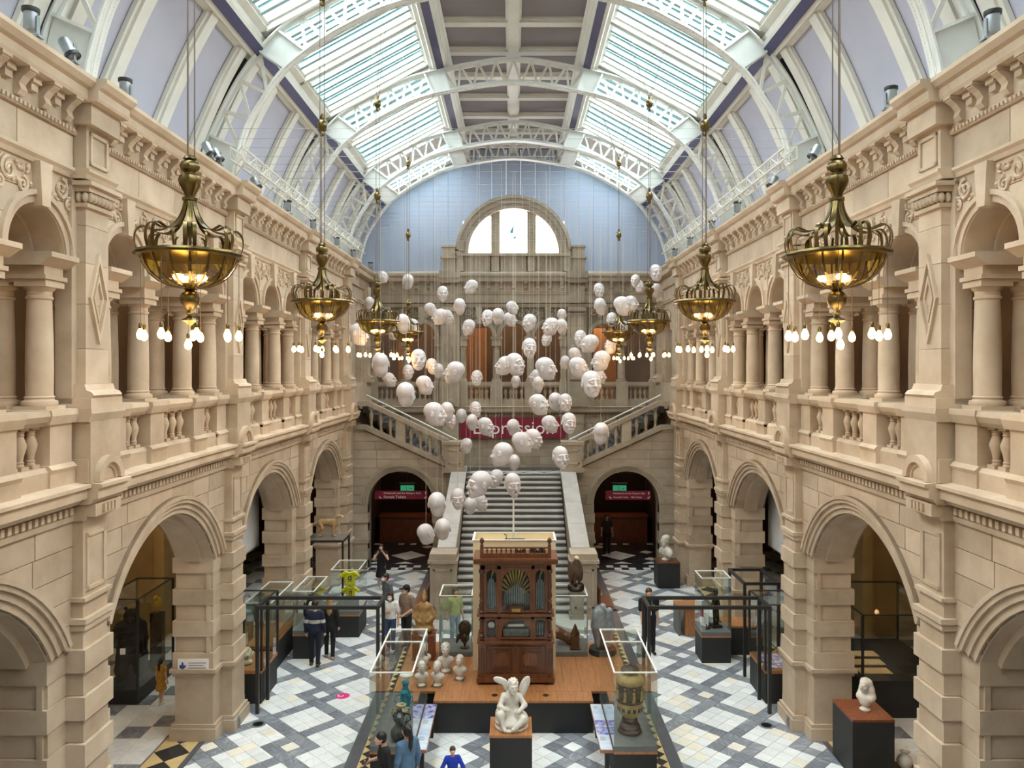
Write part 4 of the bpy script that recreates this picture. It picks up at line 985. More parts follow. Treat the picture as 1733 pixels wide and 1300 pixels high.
# ---------------------------------------------------------------- organic modelling: blended solids meshed by surface nets
class Sculpt:
    def __init__(s, lo, hi, h):
        s.lo = np.array(lo, float); s.h = h
        s.n = np.ceil((np.array(hi)-s.lo)/h).astype(int)+1
        s.ax = [s.lo[i]+h*np.arange(s.n[i]) for i in range(3)]
        s.v = np.full(tuple(s.n), .2, np.float32)
    def _win(s, lo, hi, pad):
        sl = []
        for i in range(3):
            a = int(max(0, math.floor((lo[i]-pad-s.lo[i])/s.h))); b = int(min(s.n[i], math.ceil((hi[i]+pad-s.lo[i])/s.h)+1))
            if b <= a: return None, None
            sl.append(slice(a, b))
        X = s.ax[0][sl[0]][:, None, None]; Y = s.ax[1][sl[1]][None, :, None]; Z = s.ax[2][sl[2]][None, None, :]
        return tuple(sl), (X, Y, Z)
    def _join(s, sl, d, k, sub):
        o = s.v[sl]
        if sub:
            d = -d
            if k > 0: q = np.maximum(k-np.abs(o-d), 0)/k; s.v[sl] = np.maximum(o, d)+q*q*k*.25
            else: s.v[sl] = np.maximum(o, d)
        elif k > 0: q = np.maximum(k-np.abs(o-d), 0)/k; s.v[sl] = np.minimum(o, d)-q*q*k*.25
        else: s.v[sl] = np.minimum(o, d)
    def cap(s, a, b, ra, rb=None, k=.03, sub=False):
        rb = ra if rb is None else rb; a = np.array(a, float); b = np.array(b, float); R = max(ra, rb)
        sl, P = s._win(np.minimum(a, b)-R, np.maximum(a, b)+R, k+.06)
        if sl is None: return s
        ba = b-a; L = max(float(ba @ ba), 1e-9)
        X, Y, Z = P[0]-a[0], P[1]-a[1], P[2]-a[2]
        t = np.clip((X*ba[0]+Y*ba[1]+Z*ba[2])/L, 0, 1)
        d = np.sqrt((X-t*ba[0])**2+(Y-t*ba[1])**2+(Z-t*ba[2])**2)-(ra+(rb-ra)*t)
        s._join(sl, d, k, sub); return s
    def ell(s, c, r, k=.03, sub=False, rot=None):
        c = np.array(c, float); r = np.array(r, float); R = max(r)
        box = r if rot is None else np.array([R]*3)
        sl, P = s._win(c-box, c+box, k+.06)
        if sl is None: return s
        X, Y, Z = P[0]-c[0], P[1]-c[1], P[2]-c[2]
        if rot is not None:
            M = np.array(Euler(rot).to_matrix().transposed())
            X, Y, Z = (M[i][0]*X+M[i][1]*Y+M[i][2]*Z for i in range(3))
        k0 = np.sqrt((X/r[0])**2+(Y/r[1])**2+(Z/r[2])**2); k1 = np.sqrt((X/r[0]**2)**2+(Y/r[1]**2)**2+(Z/r[2]**2)**2)+1e-9
        s._join(sl, k0*(k0-1)/k1, k, sub); return s
    def box(s, c, r, k=.0, sub=False, rd=.0):
        c = np.array(c, float); r = np.array(r, float); sl, P = s._win(c-r, c+r, k+.06)
        if sl is None: return s
        q = [np.abs(P[i]-c[i])-r[i]+rd for i in range(3)]
        d = np.sqrt(sum(np.maximum(x, 0)**2 for x in q))+np.minimum(np.maximum(np.maximum(q[0], q[1]), q[2]), 0)-rd
        s._join(sl, d, k, sub); return s
    def chain(s, pts, rad, k=.03, sub=False):
        for i in range(len(pts)-1): s.cap(pts[i], pts[i+1], rad[i], rad[i+1], k, sub)
        return s
    def above(s, z):                                  # keep what lies above z
        d = (z-s.ax[2])[None, None, :]; s.v = np.maximum(s.v, d.astype(np.float32)); return s
    def below(s, z):
        d = (s.ax[2]-z)[None, None, :]; s.v = np.maximum(s.v, d.astype(np.float32)); return s
    def mesh(s, name, m_, smooth=True):
        v = s.v; N = v.shape
        v[0], v[-1] = .1, .1; v[:, 0], v[:, -1] = .1, .1; v[:, :, 0], v[:, :, -1] = .1, .1
        ins = v < 0; C = tuple(n-1 for n in N)
        acc = np.zeros(C+(3,), np.float32); cnt = np.zeros(C, np.int16)
        def cs(o): return tuple(slice(o[i], o[i]+C[i]) for i in range(3))
        for axis in range(3):
            e = [0, 0, 0]; e[axis] = 1; oth = [i for i in range(3) if i != axis]
            for a in (0, 1):
                for b in (0, 1):
                    o = [0, 0, 0]; o[oth[0]] = a; o[oth[1]] = b; o2 = [o[i]+e[i] for i in range(3)]
                    va, vb = v[cs(o)], v[cs(o2)]; mk = (va < 0) != (vb < 0)
                    t = va[mk]/(va[mk]-vb[mk]); p = np.tile(np.array(o, np.float32), (t.size, 1)); p[:, axis] += t
                    acc[mk] += p; cnt[mk] += 1
        act = np.argwhere(cnt > 0); idx = np.full(C, -1, np.int64); idx[tuple(act.T)] = np.arange(len(act))
        V = (acc[tuple(act.T)]/cnt[tuple(act.T)][:, None]+act)*s.h+s.lo
        Fs = []
        for axis in range(3):
            o1, o2 = (axis+1) % 3, (axis+2) % 3
            sa = [slice(None)]*3; sb = [slice(None)]*3; sa[axis] = slice(0, N[axis]-1); sb[axis] = slice(1, N[axis])
            ch = ins[tuple(sa)] != ins[tuple(sb)]; P = np.argwhere(ch)
            P = P[(P[:, o1] > 0) & (P[:, o2] > 0) & (P[:, o1] < C[o1]) & (P[:, o2] < C[o2])]
            if not len(P): continue
            q = []
            for d1, d2 in ((-1, -1), (0, -1), (0, 0), (-1, 0)):
                Q = P.copy(); Q[:, o1] += d1; Q[:, o2] += d2; q.append(idx[tuple(Q.T)])
            q = np.stack(q, 1); fl = ~ins[tuple(P.T)]; q[fl] = q[fl][:, ::-1]; Fs.append(q)
        Fq = np.concatenate(Fs)
        me = bpy.data.meshes.new(name); me.vertices.add(len(V)); me.vertices.foreach_set('co', V.astype(np.float32).ravel())
        me.loops.add(Fq.size); me.loops.foreach_set('vertex_index', Fq.astype(np.int32).ravel())
        me.polygons.add(len(Fq)); me.polygons.foreach_set('loop_start', np.arange(0, Fq.size, 4, dtype=np.int32))
        try: me.polygons.foreach_set('loop_total', np.full(len(Fq), 4, np.int32))
        except Exception: pass
        me.update(calc_edges=True); me.validate()
        me.polygons.foreach_set('use_smooth', [smooth]*len(me.polygons)); me.materials.append(m_)
        return me

def face_ops(S_, c, u, expr='calm', ears=True, neck=False, yaw=0.0, k=.04):
    """a head of height u (chin to crown) centred at c, looking to -Y (turned by yaw about z)"""
    c = np.array(c, float); cy, sy = math.cos(yaw), math.sin(yaw)
    def P(x, y, z): return c+u*np.array((x*cy-y*sy, x*sy+y*cy, z))
    def E(x, y, z, r, kk=k, sub=False): S_.ell(P(x, y, z), np.array(r)*u, kk*u, sub, (0, 0, yaw) if yaw else None)
    def Cp(a, b, ra, rb=None, kk=k, sub=False): S_.cap(P(*a), P(*b), ra*u, (rb if rb is not None else ra)*u, kk*u, sub)
    E(0, .06, .14, (.335, .42, .36), .02); E(0, -.02, -.08, (.275, .33, .36), .10); E(0, -.13, -.14, (.262, .27, .34), .10); E(0, -.20, -.36, (.17, .17, .13), .08)
    brow = {'sad': -.045, 'frown': .05, 'laugh': .0, 'shout': -.02}.get(expr, 0)
    for s_ in (-1, 1):
        Cp((s_*.06, -.385, .10-brow), (s_*.22, -.33, .12+brow*.6), .04, .03, .04)           # brow
        E(s_*.125, -.43, .03, (.085, .075, .052), .03, True)                                 # socket
        E(s_*.125, -.335, .025, (.07, .062, .05), .015)                                      # eyeball
        Cp((s_*.06, -.395, .005), (s_*.19, -.365, .01), .014, .012, .02)                     # lower lid
        Cp((s_*.06, -.395, .055), (s_*.19, -.365, .055), .016, .014, .02)                    # upper lid
        E(s_*.185, -.27, -.11+(.03 if expr == 'laugh' else 0), (.095, .10, .085), .06)       # cheek
        Cp((s_*.025, -.47, -.115), (s_*.055, -.42, -.115), .034, .035, .03)                  # nostril wing
        if ears:
            E(s_*.345, .06, .0, (.035, .085, .125), .03); E(s_*.375, .03, .01, (.02, .045, .07), .02, True)
        if expr in ('laugh', 'sad', 'frown', 'shout'): Cp((s_*.085, -.44, -.12), (s_*.16, -.36, -.24), .010, .010, .03, True)
    Cp((0, -.385, .09), (0, -.475, -.09), .035, .052, .05); E(0, -.475, -.105, (.05, .045, .042), .03)
    zm = -.235
    if expr == 'shout':
        E(0, -.37, zm-.06, (.125, .10, .115), .05); E(0, -.46, zm-.055, (.085, .13, .08), .03, True); E(0, -.26, -.46, (.12, .12, .09), .06)
    elif expr == 'laugh':
        pts = [(-.15, -.345, zm+.055), (-.08, -.40, zm+.0), (0, -.42, zm-.02), (.08, -.40, zm+.0), (.15, -.345, zm+.055)]
        for a, b in zip(pts, pts[1:]): Cp((a[0], a[1]+.01, a[2]+.03), (b[0], b[1]+.01, b[2]+.03), .022, None, .03); Cp((a[0], a[1]+.01, a[2]-.035), (b[0], b[1]+.01, b[2]-.035), .026, None, .03)
        for a, b in zip(pts, pts[1:]): Cp((a[0], a[1]-.01, a[2]), (b[0], b[1]-.01, b[2]), .022, None, .015, True)
    else:
        d = {'sad': -.05, 'frown': -.035}.get(expr, 0.0)
        pts = [(-.115, -.36, zm+d), (-.06, -.395, zm), (0, -.41, zm+.005), (.06, -.395, zm), (.115, -.36, zm+d)]
        for a, b in zip(pts, pts[1:]): Cp((a[0], a[1]+.005, a[2]+.025), (b[0], b[1]+.005, b[2]+.025), .020, None, .03); Cp((a[0], a[1]+.005, a[2]-.028), (b[0], b[1]+.005, b[2]-.028), .024, None, .03)
        for a, b in zip(pts, pts[1:]): Cp((a[0], a[1]-.02, a[2]), (b[0], b[1]-.02, b[2]), .011, None, .015, True)
    E(0, -.29, -.42, (.085, .075, .065), .05)
    return P

def curls(S_, c, u, n=46, size=.075):
    c = np.array(c, float)
    for i in range(n):
        z = 1-2*(i+.5)/n; a = i*2.39996; r = math.sqrt(1-z*z); x, y = r*math.cos(a), r*math.sin(a)
        if z < .05-.5*max(0, y) or (y < -.25 and z < .52): continue
        q = c+u*np.array((x*.33, .06+y*.41, .14+z*.35)); S_.ell(q, (size*u, size*u, size*u*.9), .03*u)

# ---------------------------------------------------------------- the hanging heads
def head_mesh(expr):
    S_ = Sculpt((-.5, -.6, -.6), (.5, .58, .6), .0165); face_ops(S_, (0, 0, 0), 1.0, expr)
    S_.ell((0, .06, -.2), (.22, .25, .26), .12)
    return S_.mesh('head_shell_'+expr, PLASTER)
HM = {e: head_mesh(e) for e in ('calm', 'laugh', 'shout', 'sad', 'frown')}
HEADS = [  # px, py, pixel height, turn (0 = to the viewer, 90 = to the right), expression
(648, 469, 22, 60, 'calm'), (690, 477, 27, -150, 'calm'), (749, 497, 27, 10, 'shout'), (797, 486, 26, -110, 'calm'), (626, 514, 24, 180, 'calm'),
(729, 524, 24, 120, 'calm'), (744, 536, 28, -75, 'frown'), (757, 537, 26, 60, 'laugh'), (778, 519, 29, 178, 'calm'), (793, 554, 28, -40, 'shout'),
(825, 538, 29, -22, 'shout'), (843, 536, 30, 165, 'calm'), (867, 521, 24, 62, 'frown'), (863, 541, 25, 100, 'calm'), (607, 566, 38, 75, 'laugh'),
(682, 548, 34, 180, 'calm'), (699, 553, 28, 125, 'calm'), (665, 564, 25, 35, 'calm'), (644, 618, 42, -165, 'calm'), (708, 609, 38, 12, 'frown'),
(731, 620, 28, 20, 'laugh'), (742, 628, 27, 170, 'calm'), (691, 630, 27, 6, 'laugh'), (769, 630, 38, -92, 'shout'), (659, 643, 26, 88, 'calm'),
(807, 640, 28, 2, 'laugh'), (719, 652, 34, 128, 'calm'), (687, 668, 44, 160, 'calm'), (736, 701, 42, 82, 'frown'), (757, 697, 34, 178, 'calm'),
(763, 713, 27, 30, 'laugh'), (781, 704, 26, 175, 'calm'), (805, 693, 28, 22, 'laugh'), (799, 715, 29, 180, 'calm'), (822, 722, 32, 70, 'shout'),
(869, 724, 31, 155, 'calm'), (789, 755, 28, -150, 'calm'), (849, 769, 42, -115, 'calm'), (870, 783, 29, 176, 'calm'), (811, 819, 46, -62, 'shout'),
(839, 810, 32, -40, 'sad'), (868, 820, 40, 18, 'shout'), (775, 844, 36, 4, 'laugh'), (740, 854, 44, 172, 'calm'), (796, 856, 32, 170, 'calm'),
(813, 850, 31, 52, 'laugh'), (721, 904, 37, 140, 'calm'), (749, 896, 39, -172, 'calm'), (896, 546, 30, -50, 'shout'), (932, 553, 32, -72, 'sad'),
(951, 534, 23, 175, 'calm'), (951, 553, 27, 150, 'calm'), (925, 575, 24, -30, 'laugh'), (896, 589, 35, 15, 'shout'), (1014, 491, 25, 18, 'shout'),
(1016, 519, 30, 160, 'calm'), (1075, 475, 22, -20, 'calm'), (1082, 485, 23, 20, 'laugh'), (1110, 462, 30, 10, 'sad'), (1111, 492, 26, 140, 'calm'),
(1054, 518, 34, 72, 'calm'), (1068, 514, 28, 66, 'frown'), (1035, 541, 26, -22, 'calm'), (1055, 555, 25, -30, 'frown'), (982, 573, 30, -12, 'shout'),
(998, 582, 33, -105, 'calm'), (1034, 586, 28, -48, 'laugh'), (973, 600, 24, 100, 'calm'), (956, 614, 25, -165, 'calm'), (979, 622, 36, 82, 'sad'),
(1017, 611, 36, -80, 'calm'), (872, 617, 41, 42, 'sad'), (854, 619, 34, -88, 'frown'), (873, 646, 23, 178, 'calm'), (924, 624, 40, 68, 'calm'),
(908, 637, 26, -90, 'calm'), (911, 651, 28, 172, 'calm'), (1001, 650, 47, 16, 'sad'), (1014, 637, 27, 60, 'calm'), (912, 685, 38, 60, 'frown'),
(940, 680, 32, 150, 'calm'), (957, 682, 33, 12, 'frown'), (931, 718, 31, 80, 'calm'), (963, 716, 36, 16, 'sad'), (884, 749, 38, 92, 'calm'),
(903, 743, 35, 60, 'laugh'), (1017, 734, 39, 166, 'calm'), (949, 774, 39, 20, 'shout')]
ZNET = 12.95
def ordinal(n): return '%d%s' % (n, 'th' if 10 <= n % 100 <= 20 else {1: 'st', 2: 'nd', 3: 'rd'}.get(n % 10, 'th'))
FACEW = lambda a: 'facing the viewer' if abs(a) < 35 else 'turned away' if abs(a) > 135 else ('looking right' if a > 0 else 'looking left')
EXW = {'calm': 'calm', 'laugh': 'grinning', 'shout': 'open-mouthed', 'sad': 'sorrowful', 'frown': 'frowning'}
CAB_Y = np.linspace(15.8, 29.6, 21)                 # the cables; every head hangs under one of them
hs_sorted = sorted(HEADS); done = []
place = {}
for H_ in sorted(HEADS, key=lambda q: -q[2]):
    px, py, hp, turn, ex = H_; D0 = min(max(.60*F/hp, 15.8), 29.6); k0 = int(np.argmin(abs(CAB_Y-D0)))
    for dk in (0, 1, -1, 2, -2, 3, -3, 4, -4, 5, -5):
        k_ = min(max(k0+dk, 0), len(CAB_Y)-1); D = float(CAB_Y[k_]); p = at(px, py, D); hg = hp*D/F
        if any(abs(p.z-9.2) < 1.5 and math.hypot(abs(p.x)-3.6, p.y-Yc) < .75+hg/2 for Yc in BAY_Y): continue
        if all((p-q).length > .46*(hg+g2) for q, g2 in done): break
    done.append((p, hg)); place[H_] = (p, hg)
for i, H_ in enumerate(hs_sorted):
    px, py, hp, turn, ex = H_; p, hgt = place[H_]
    back = abs(turn) > 135
    band_ = 'upper' if py < 560 else 'middle' if py < 700 else 'lower'
    lab = '%s white hanging head %s, %s from the left of all heads, %s cluster' % ('smooth' if back else EXW[ex], FACEW(turn), ordinal(i+1), band_)
    rr = random.Random(i)
    h_ = thing('floating_head', lab, 'sculpture', p, 0, 'white heads hanging over the hall')
    ob('shell', HM[ex], h_, None, (rr.uniform(-.12, .12), rr.uniform(-.10, .10), math.radians(turn)), (hgt*.97,)*3)
    MB().tube([(0, 0, hgt*.46), (0, 0, ZNET-p.z)], .0035, 4).build('wire', WIRE, h_)
# the net of cables the heads hang from
for i, Y in enumerate(CAB_Y):
    pts = [(-6.0, Y, ZNET), (6.0, Y, ZNET)]
    tag(MB().tube(pts, .0045, 4).build('span_cable', NETC), '%s nearest thin steel cable spanning the hall above the hanging heads' % ordinal(i+1), 'cable', 'cables carrying the heads')
# ---------------------------------------------------------------- chandeliers
def chandelier_parts():
    root = thing('chandelier', 'x', 'chandelier', (0, 0, 0))
    # z = 0 at the bulbs' level; rim at .88
    rim = MB().lathe([(.545, .85), (.60, .86), (.615, .885), (.60, .91), (.56, .915), (.545, .9)], 48, lobes=16, amp=.022).build('rim', BRASS, root, True)
    bowl = MB(); prof = [(.10, .515), (.22, .535), (.34, .585), (.44, .66), (.51, .76), (.545, .86)]
    bowl.grid([[(r*math.cos(2*PI*j/48), r*math.sin(2*PI*j/48), z) for j in range(48)] for r, z in prof], True)
    bowl.build('bowl', AMBER, root, True)
    for j in range(16):
        a = 2*PI*j/16; MB().strip([((r+.006)*math.cos(a), (r+.006)*math.sin(a), z) for r, z in prof], (-math.sin(a), math.cos(a), 0), .022, .008).build('bowl_strap', BRASS, root)
    for j in range(8):                              # looped crown straps, in pairs
        a0 = 2*PI*(j+.5)/8
        for da in (-.085, .085):
            a = a0+da; pr = [(.575, .90), (.605, 1.02), (.59, 1.12), (.53, 1.175), (.46, 1.16), (.38, 1.14), (.26, 1.17), (.16, 1.25), (.09, 1.38), (.06, 1.52)]
            MB().strip([(r*math.cos(a), r*math.sin(a), z) for r, z in spline(pr, 22)], (-math.sin(a), math.cos(a), 0), .042, .009).build('crown_strap', BRASS, root, True)
    for j in range(8):
        a = 2*PI*j/8; pr = spline([(.43, .90), (.46, 1.02), (.44, 1.10), (.36, 1.13)], 8)
        MB().strip([(r*math.cos(a), r*math.sin(a), z) for r, z in pr], (-math.sin(a), math.cos(a), 0), .026, .007).build('inner_strap', BRASS, root, True)
    MB().lathe([(.05, 1.46), (.085, 1.49), (.085, 1.52), (.055, 1.54), (.07, 1.58), (.115, 1.66), (.13, 1.71), (.115, 1.76), (.06, 1.785), (.06, 1.80), (.105, 1.83), (.115, 1.87), (.09, 1.92), (.05, 1.94), (.08, 1.95), (.05, 1.99)], 20, lobes=10, amp=.05).build('urn', BRASS, root, True)
    MB().lathe([(.02, .1), (.05, .13), (.1, .155), (.09, .175), (.05, .19), (.03, .21), (.045, .24), (.03, .27), (.06, .30), (.105, .35), (.115, .40), (.10, .45), (.05, .49), (.08, .505), (.10, .52)], 18, lobes=9, amp=.03).build('pendant', BRASS, root, True)
    MB().lathe([(.02, .515), (.02, 1.5)], 8).build('stem', BRASS, root, True)
    bm_ = MB().lathe([(.012, .06), (.026, .035), (.042, 0), (.045, -.022), (.036, -.052), (.014, -.068)], 10).mesh('bulb', BULB, True)
    sk = MB().lathe([(.016, .05), (.022, .055), (.022, .1), (.01, .115), (.004, .115)], 8).mesh('socket', BRASS, True)
    for j in range(11):
        if j < 9: a = 2*PI*j/9+.35; x, y, zt, zb = .55*math.cos(a), .55*math.sin(a), .85, .0
        else: x, y, zt, zb = (.0, -.05, .12, -.1) if j == 9 else (.0, .08, .15, .0)
        b = ob('bulb', bm_, root, (x, y, zb)); ob('socket', sk, b)
        MB().tube([(0, 0, .11), (0, 0, zt-zb)], .004, 5).build('flex', CABLE, b)
    em = ob('bowl_lamp', MB().lathe([(.05, 0), (.07, .03), (.05, .06)], 10).mesh('bowl_lamp', emis('bowl_lamp_glow', (1, .68, .30, 1), 15), True), root, (.14, 0, .6))
    ob('bowl_lamp', em.data, root, (-.1, .12, .6)); ob('bowl_lamp', em.data, root, (-.08, -.13, .6))
    # suspension
    cab = MB()
    for j in range(3):
        a = 2*PI*j/3+.3; cab.tube([(.05*math.cos(a), .05*math.sin(a), 1.98), (.05*math.cos(a), .05*math.sin(a), 4.10)], .008, 5)
    for x in (-.045, .045): cab.tube([(x, 0, 4.3), (x, 0, 6.55)], .008, 5)
    cab.build('suspension_cable', CABLE, root)
    for z in (4.2, 6.65):
        MB().sphere((0, 0, z), (.10, .10, .12), 12, 8).lathe([(.03, z-.2), (.045, z-.15), (.03, z-.1)], 8).lathe([(.03, z+.1), (.045, z+.16), (.02, z+.22)], 8).build('pulley_ball', BRASS, root, True)
    hk = MB()
    for sy in (-1, 1):
        for x in (-.035, .035): hk.tube([(x, 0, 6.8), (x, sy*.55, 8.15), (x*3.5, sy*.62, 8.55)], .008, 5)
    hk.build('hanger_rods', CABLE, root)
    L = bpy.data.lights.new('chandelier_light', 'POINT'); L.energy = 55; L.color = (1, .66, .34); L.shadow_soft_size = .5
    lo_ = bpy.data.objects.new('chandelier_light', L); col.objects.link(lo_); lo_.parent = root; lo_.location = (0, 0, -.15)
    return root
proto = chandelier_parts(); first = True
CH = {0: 'nearest', 1: 'second', 2: 'third', 3: 'farthest'}
for k, Y in enumerate(BAY_Y):
    for s_ in (-1, 1):
        o = proto if first else dup(proto); first = False
        o.location = (s_*3.6, Y, 8.385); o.scale = (.93, .93, 1); o.rotation_euler.z = .2*k+(.5 if s_ > 0 else 0)
        o['label'] = 'brass and amber glass chandelier, %s in the %s row' % (CH[k], 'left' if s_ < 0 else 'right'); o['group'] = 'chandeliers in two rows'
# ---------------------------------------------------------------- white lattice trusses along the cornices, spotlights
for s_ in (-1, 1):
    tr = thing('lattice_truss', 'white lattice truss running above the %s cornice' % ('left' if s_ < 0 else 'right'), 'truss', (s_*6.0, 0, 12.55))
    ya, yb = 16.6, 30.3; W_ = .26
    for x in (-W_/2, W_/2):
        for z in (0, W_): MB().tube([(x, ya, z), (x, yb, z)], .024, 6).build('tube', CREAM, tr)
    n = 30
    for fx in (0, 1):
        mb = MB()
        for i in range(n):
            y0 = ya+(yb-ya)*i/n; y1 = ya+(yb-ya)*(i+1)/n; x = -W_/2 if fx else W_/2
            z0, z1 = (0, W_) if i % 2 else (W_, 0)
            mb.tube([(x, y0, z0), (x, y1, z1)], .012, 5); mb.tube([(x, y0, 0), (x, y0, W_)], .012, 5)
            zz = W_ if fx else 0; xx = (-W_/2, W_/2) if i % 2 else (W_/2, -W_/2); mb.tube([(xx[0], y0, zz), (xx[1], y1, zz)], .012, 5)
        mb.build('bracing', CREAM, tr, kind='stuff')
    for y in np.linspace(ya+.5, yb-.5, 7): MB().tube([(0, y, 0), (s_*.25, y, -.36)], .02, 6).build('bracket', CREAM, tr)
SPOT = [(212, 176, -1, 'up'), (115, 98, -1, 'down'), (52, 52, -1, 'up'), (352, 262, -1, 'down'), (366, 274, -1, 'down'), (432, 321, -1, 'down'), (487, 360, -1, 'up'), (530, 391, -1, 'up'), (570, 418, -1, 'up'), (598, 436, -1, 'up'), (627, 457, -1, 'up'),
        (1508, 183, 1, 'up'), (1680, 64, 1, 'up'), (1380, 270, 1, 'down'), (1309, 321, 1, 'down'), (1248, 364, 1, 'up'), (1205, 393, 1, 'up'), (1168, 420, 1, 'up'), (1142, 436, 1, 'up')]
def spot_mesh():
    r = thing('spotlight', 'x', 'spotlight')
    MB().lathe([(.001, -.13), (.07, -.13), (.085, -.10), (.085, .12), (.095, .125), (.095, .15), (.08, .15), (.08, .13), (.001, .13)], 16).build('housing', STEEL, r, True)
    MB().lathe([(.1, .10), (.105, .12), (.105, .155), (.085, .155), (.085, .12)], 16).build('hood', BLACK, r, True)
    MB().box(-.03, .03, -.10, -.085, -.2, .05).box(-.06, .06, -.14, .06, -.22, -.19).build('yoke', STEEL, r)
    return r
sp0 = spot_mesh(); cnt_ = {-1: 0, 1: 0}
for i, (px, py, s_, d_) in enumerate(sorted(SPOT, key=lambda q: abs(q[0]-CX), reverse=True)):
    o = sp0 if i == 0 else dup(sp0); Y = 6.12*F/abs(px-CX); p = at(px, py, Y)
    o.location = (s_*6.12, Y, max(p.z, 12.42)); o.rotation_euler = (0, 0, -s_*PI/2); cnt_[s_] += 1
    if d_ == 'down':
        for c in o.children:
            if not c.name.startswith('yoke'): c.rotation_euler = (math.radians(150), 0, 0)
    o['label'] = '%s spotlight on the %s cornice, aimed %s' % (ordinal(cnt_[s_])+' nearest grey', 'left' if s_ < 0 else 'right', d_); o['group'] = 'spotlights on the cornices'
# ---------------------------------------------------------------- display furniture and exhibits
def vitrine(name, label, x0, x1, y0, y1, zb, zt, base=BLACKP, rim=RIM, wood=True, plinth=.10, mid=None, rimw=.028, frame=False, group='glass display cases', deck=None):
    """glass case standing on the floor: base, wooden strip, grey plinth, panes, rim"""
    cx, cy = (x0+x1)/2, (y0+y1)/2; hx, hy = (x1-x0)/2, (y1-y0)/2
    t_ = thing(name, label, 'display case', (cx, cy, 0), 0, group)
    zp = zb-plinth; zw = zp-.05 if wood else zp
    MB().box(-hx+.01, hx-.01, -hy+.01, hy-.01, 0, zw).build('base', base, t_)
    if wood: MB().box(-hx, hx, -hy, hy, zw, zp).build('wood_strip', OAK, t_)
    MB().box(-hx, hx, -hy, hy, zp, zb).build('plinth', deck or (GREYP if plinth > .05 else OAK), t_)
    cover(t_, hx, hy, zb, zt, rim, mid, rimw, frame); return t_
def cover(t_, hx, hy, zb, zt, rim, mid=None, rimw=.028, frame=False):
    g = .006
    for a in ((-hx, hx, -hy, -hy+g), (-hx, hx, hy-g, hy), (-hx, -hx+g, -hy+g, hy-g), (hx-g, hx, -hy+g, hy-g)): MB().box(*a, zb, zt-.002).build('pane', GLASS, t_)
    MB().box(-hx, hx, -hy, hy, zt-.002, zt+.004).build('pane', GLASS, t_)
    r = rimw
    for a in ((-hx-.004, hx+.004, -hy-.004, -hy+r), (-hx-.004, hx+.004, hy-r, hy+.004), (-hx-.004, -hx+r, -hy+r, hy-r), (hx-r, hx+.004, -hy+r, hy-r)): MB().box(*a, zt+.002, zt+.022).build('rim', rim, t_)
    if mid is not None: MB().box(-hx, hx, mid-r/2, mid+r/2, zt+.004, zt+.02).build('rim', rim, t_)
    if frame:
        for sx in (-1, 1):
            for sy in (-1, 1): MB().box(sx*hx-.025, sx*hx+.025, sy*hy-.025, sy*hy+.025, zb, zt).build('post', rim, t_)
def steel_frame(label, x0, x1, y0, y1, zt, w=.09):
    t_ = thing('steel_gantry', label, 'gantry', ((x0+x1)/2, (y0+y1)/2, 0), 0, 'black steel gantries'); hx, hy = (x1-x0)/2, (y1-y0)/2
    for sx in (-1, 1):
        for sy in (-1, 1): MB().box(sx*hx-w/2, sx*hx+w/2, sy*hy-w/2, sy*hy+w/2, 0, zt-w).build('post', BLACK, t_)
    for s_ in (-1, 1):
        MB().box(-hx-w/2, hx+w/2, s_*hy-w/2, s_*hy+w/2, zt-w, zt).build('beam', BLACK, t_); MB().box(s_*hx-w/2, s_*hx+w/2, -hy+w/2, hy-w/2, zt-w, zt).build('beam', BLACK, t_)
    return t_
# platform
PZ = .72
pf = thing('display_platform', 'oak topped display platform with black front panels below the organ', 'platform', (0, 18.7, 0))
MB().box(-1.75, 1.75, 16.92-18.7, 17.4-18.7, 0, PZ-.05).box(-2.68, 2.68, 17.42-18.7, 20.5-18.7, 0, PZ-.05).build('carcass', BLACKP, pf)
for i in range(2): MB().box(-1.74+i*1.745, -.005+i*1.745, 16.88-18.7, 16.92-18.7, 0.01, PZ-.06).build('panel', BLACKP, pf)
for i in range(9): MB().box(-1.76+i*.391, -1.76+(i+1)*.391-.004, 16.86-18.7, 17.36-18.7, PZ-.05, PZ).build('board', OAK, pf)
for i in range(14): MB().box(-2.72+i*.3886, -2.72+(i+1)*.3886-.004, 17.365-18.7, 20.5-18.7, PZ-.05, PZ).build('board', OAK, pf)
for x in (-.42, .42+.3): MB().lathe([(.07, 0), (.07, .004)], 16, (x, 17.15-18.7, PZ)).build('cable_port', BLACK, pf)

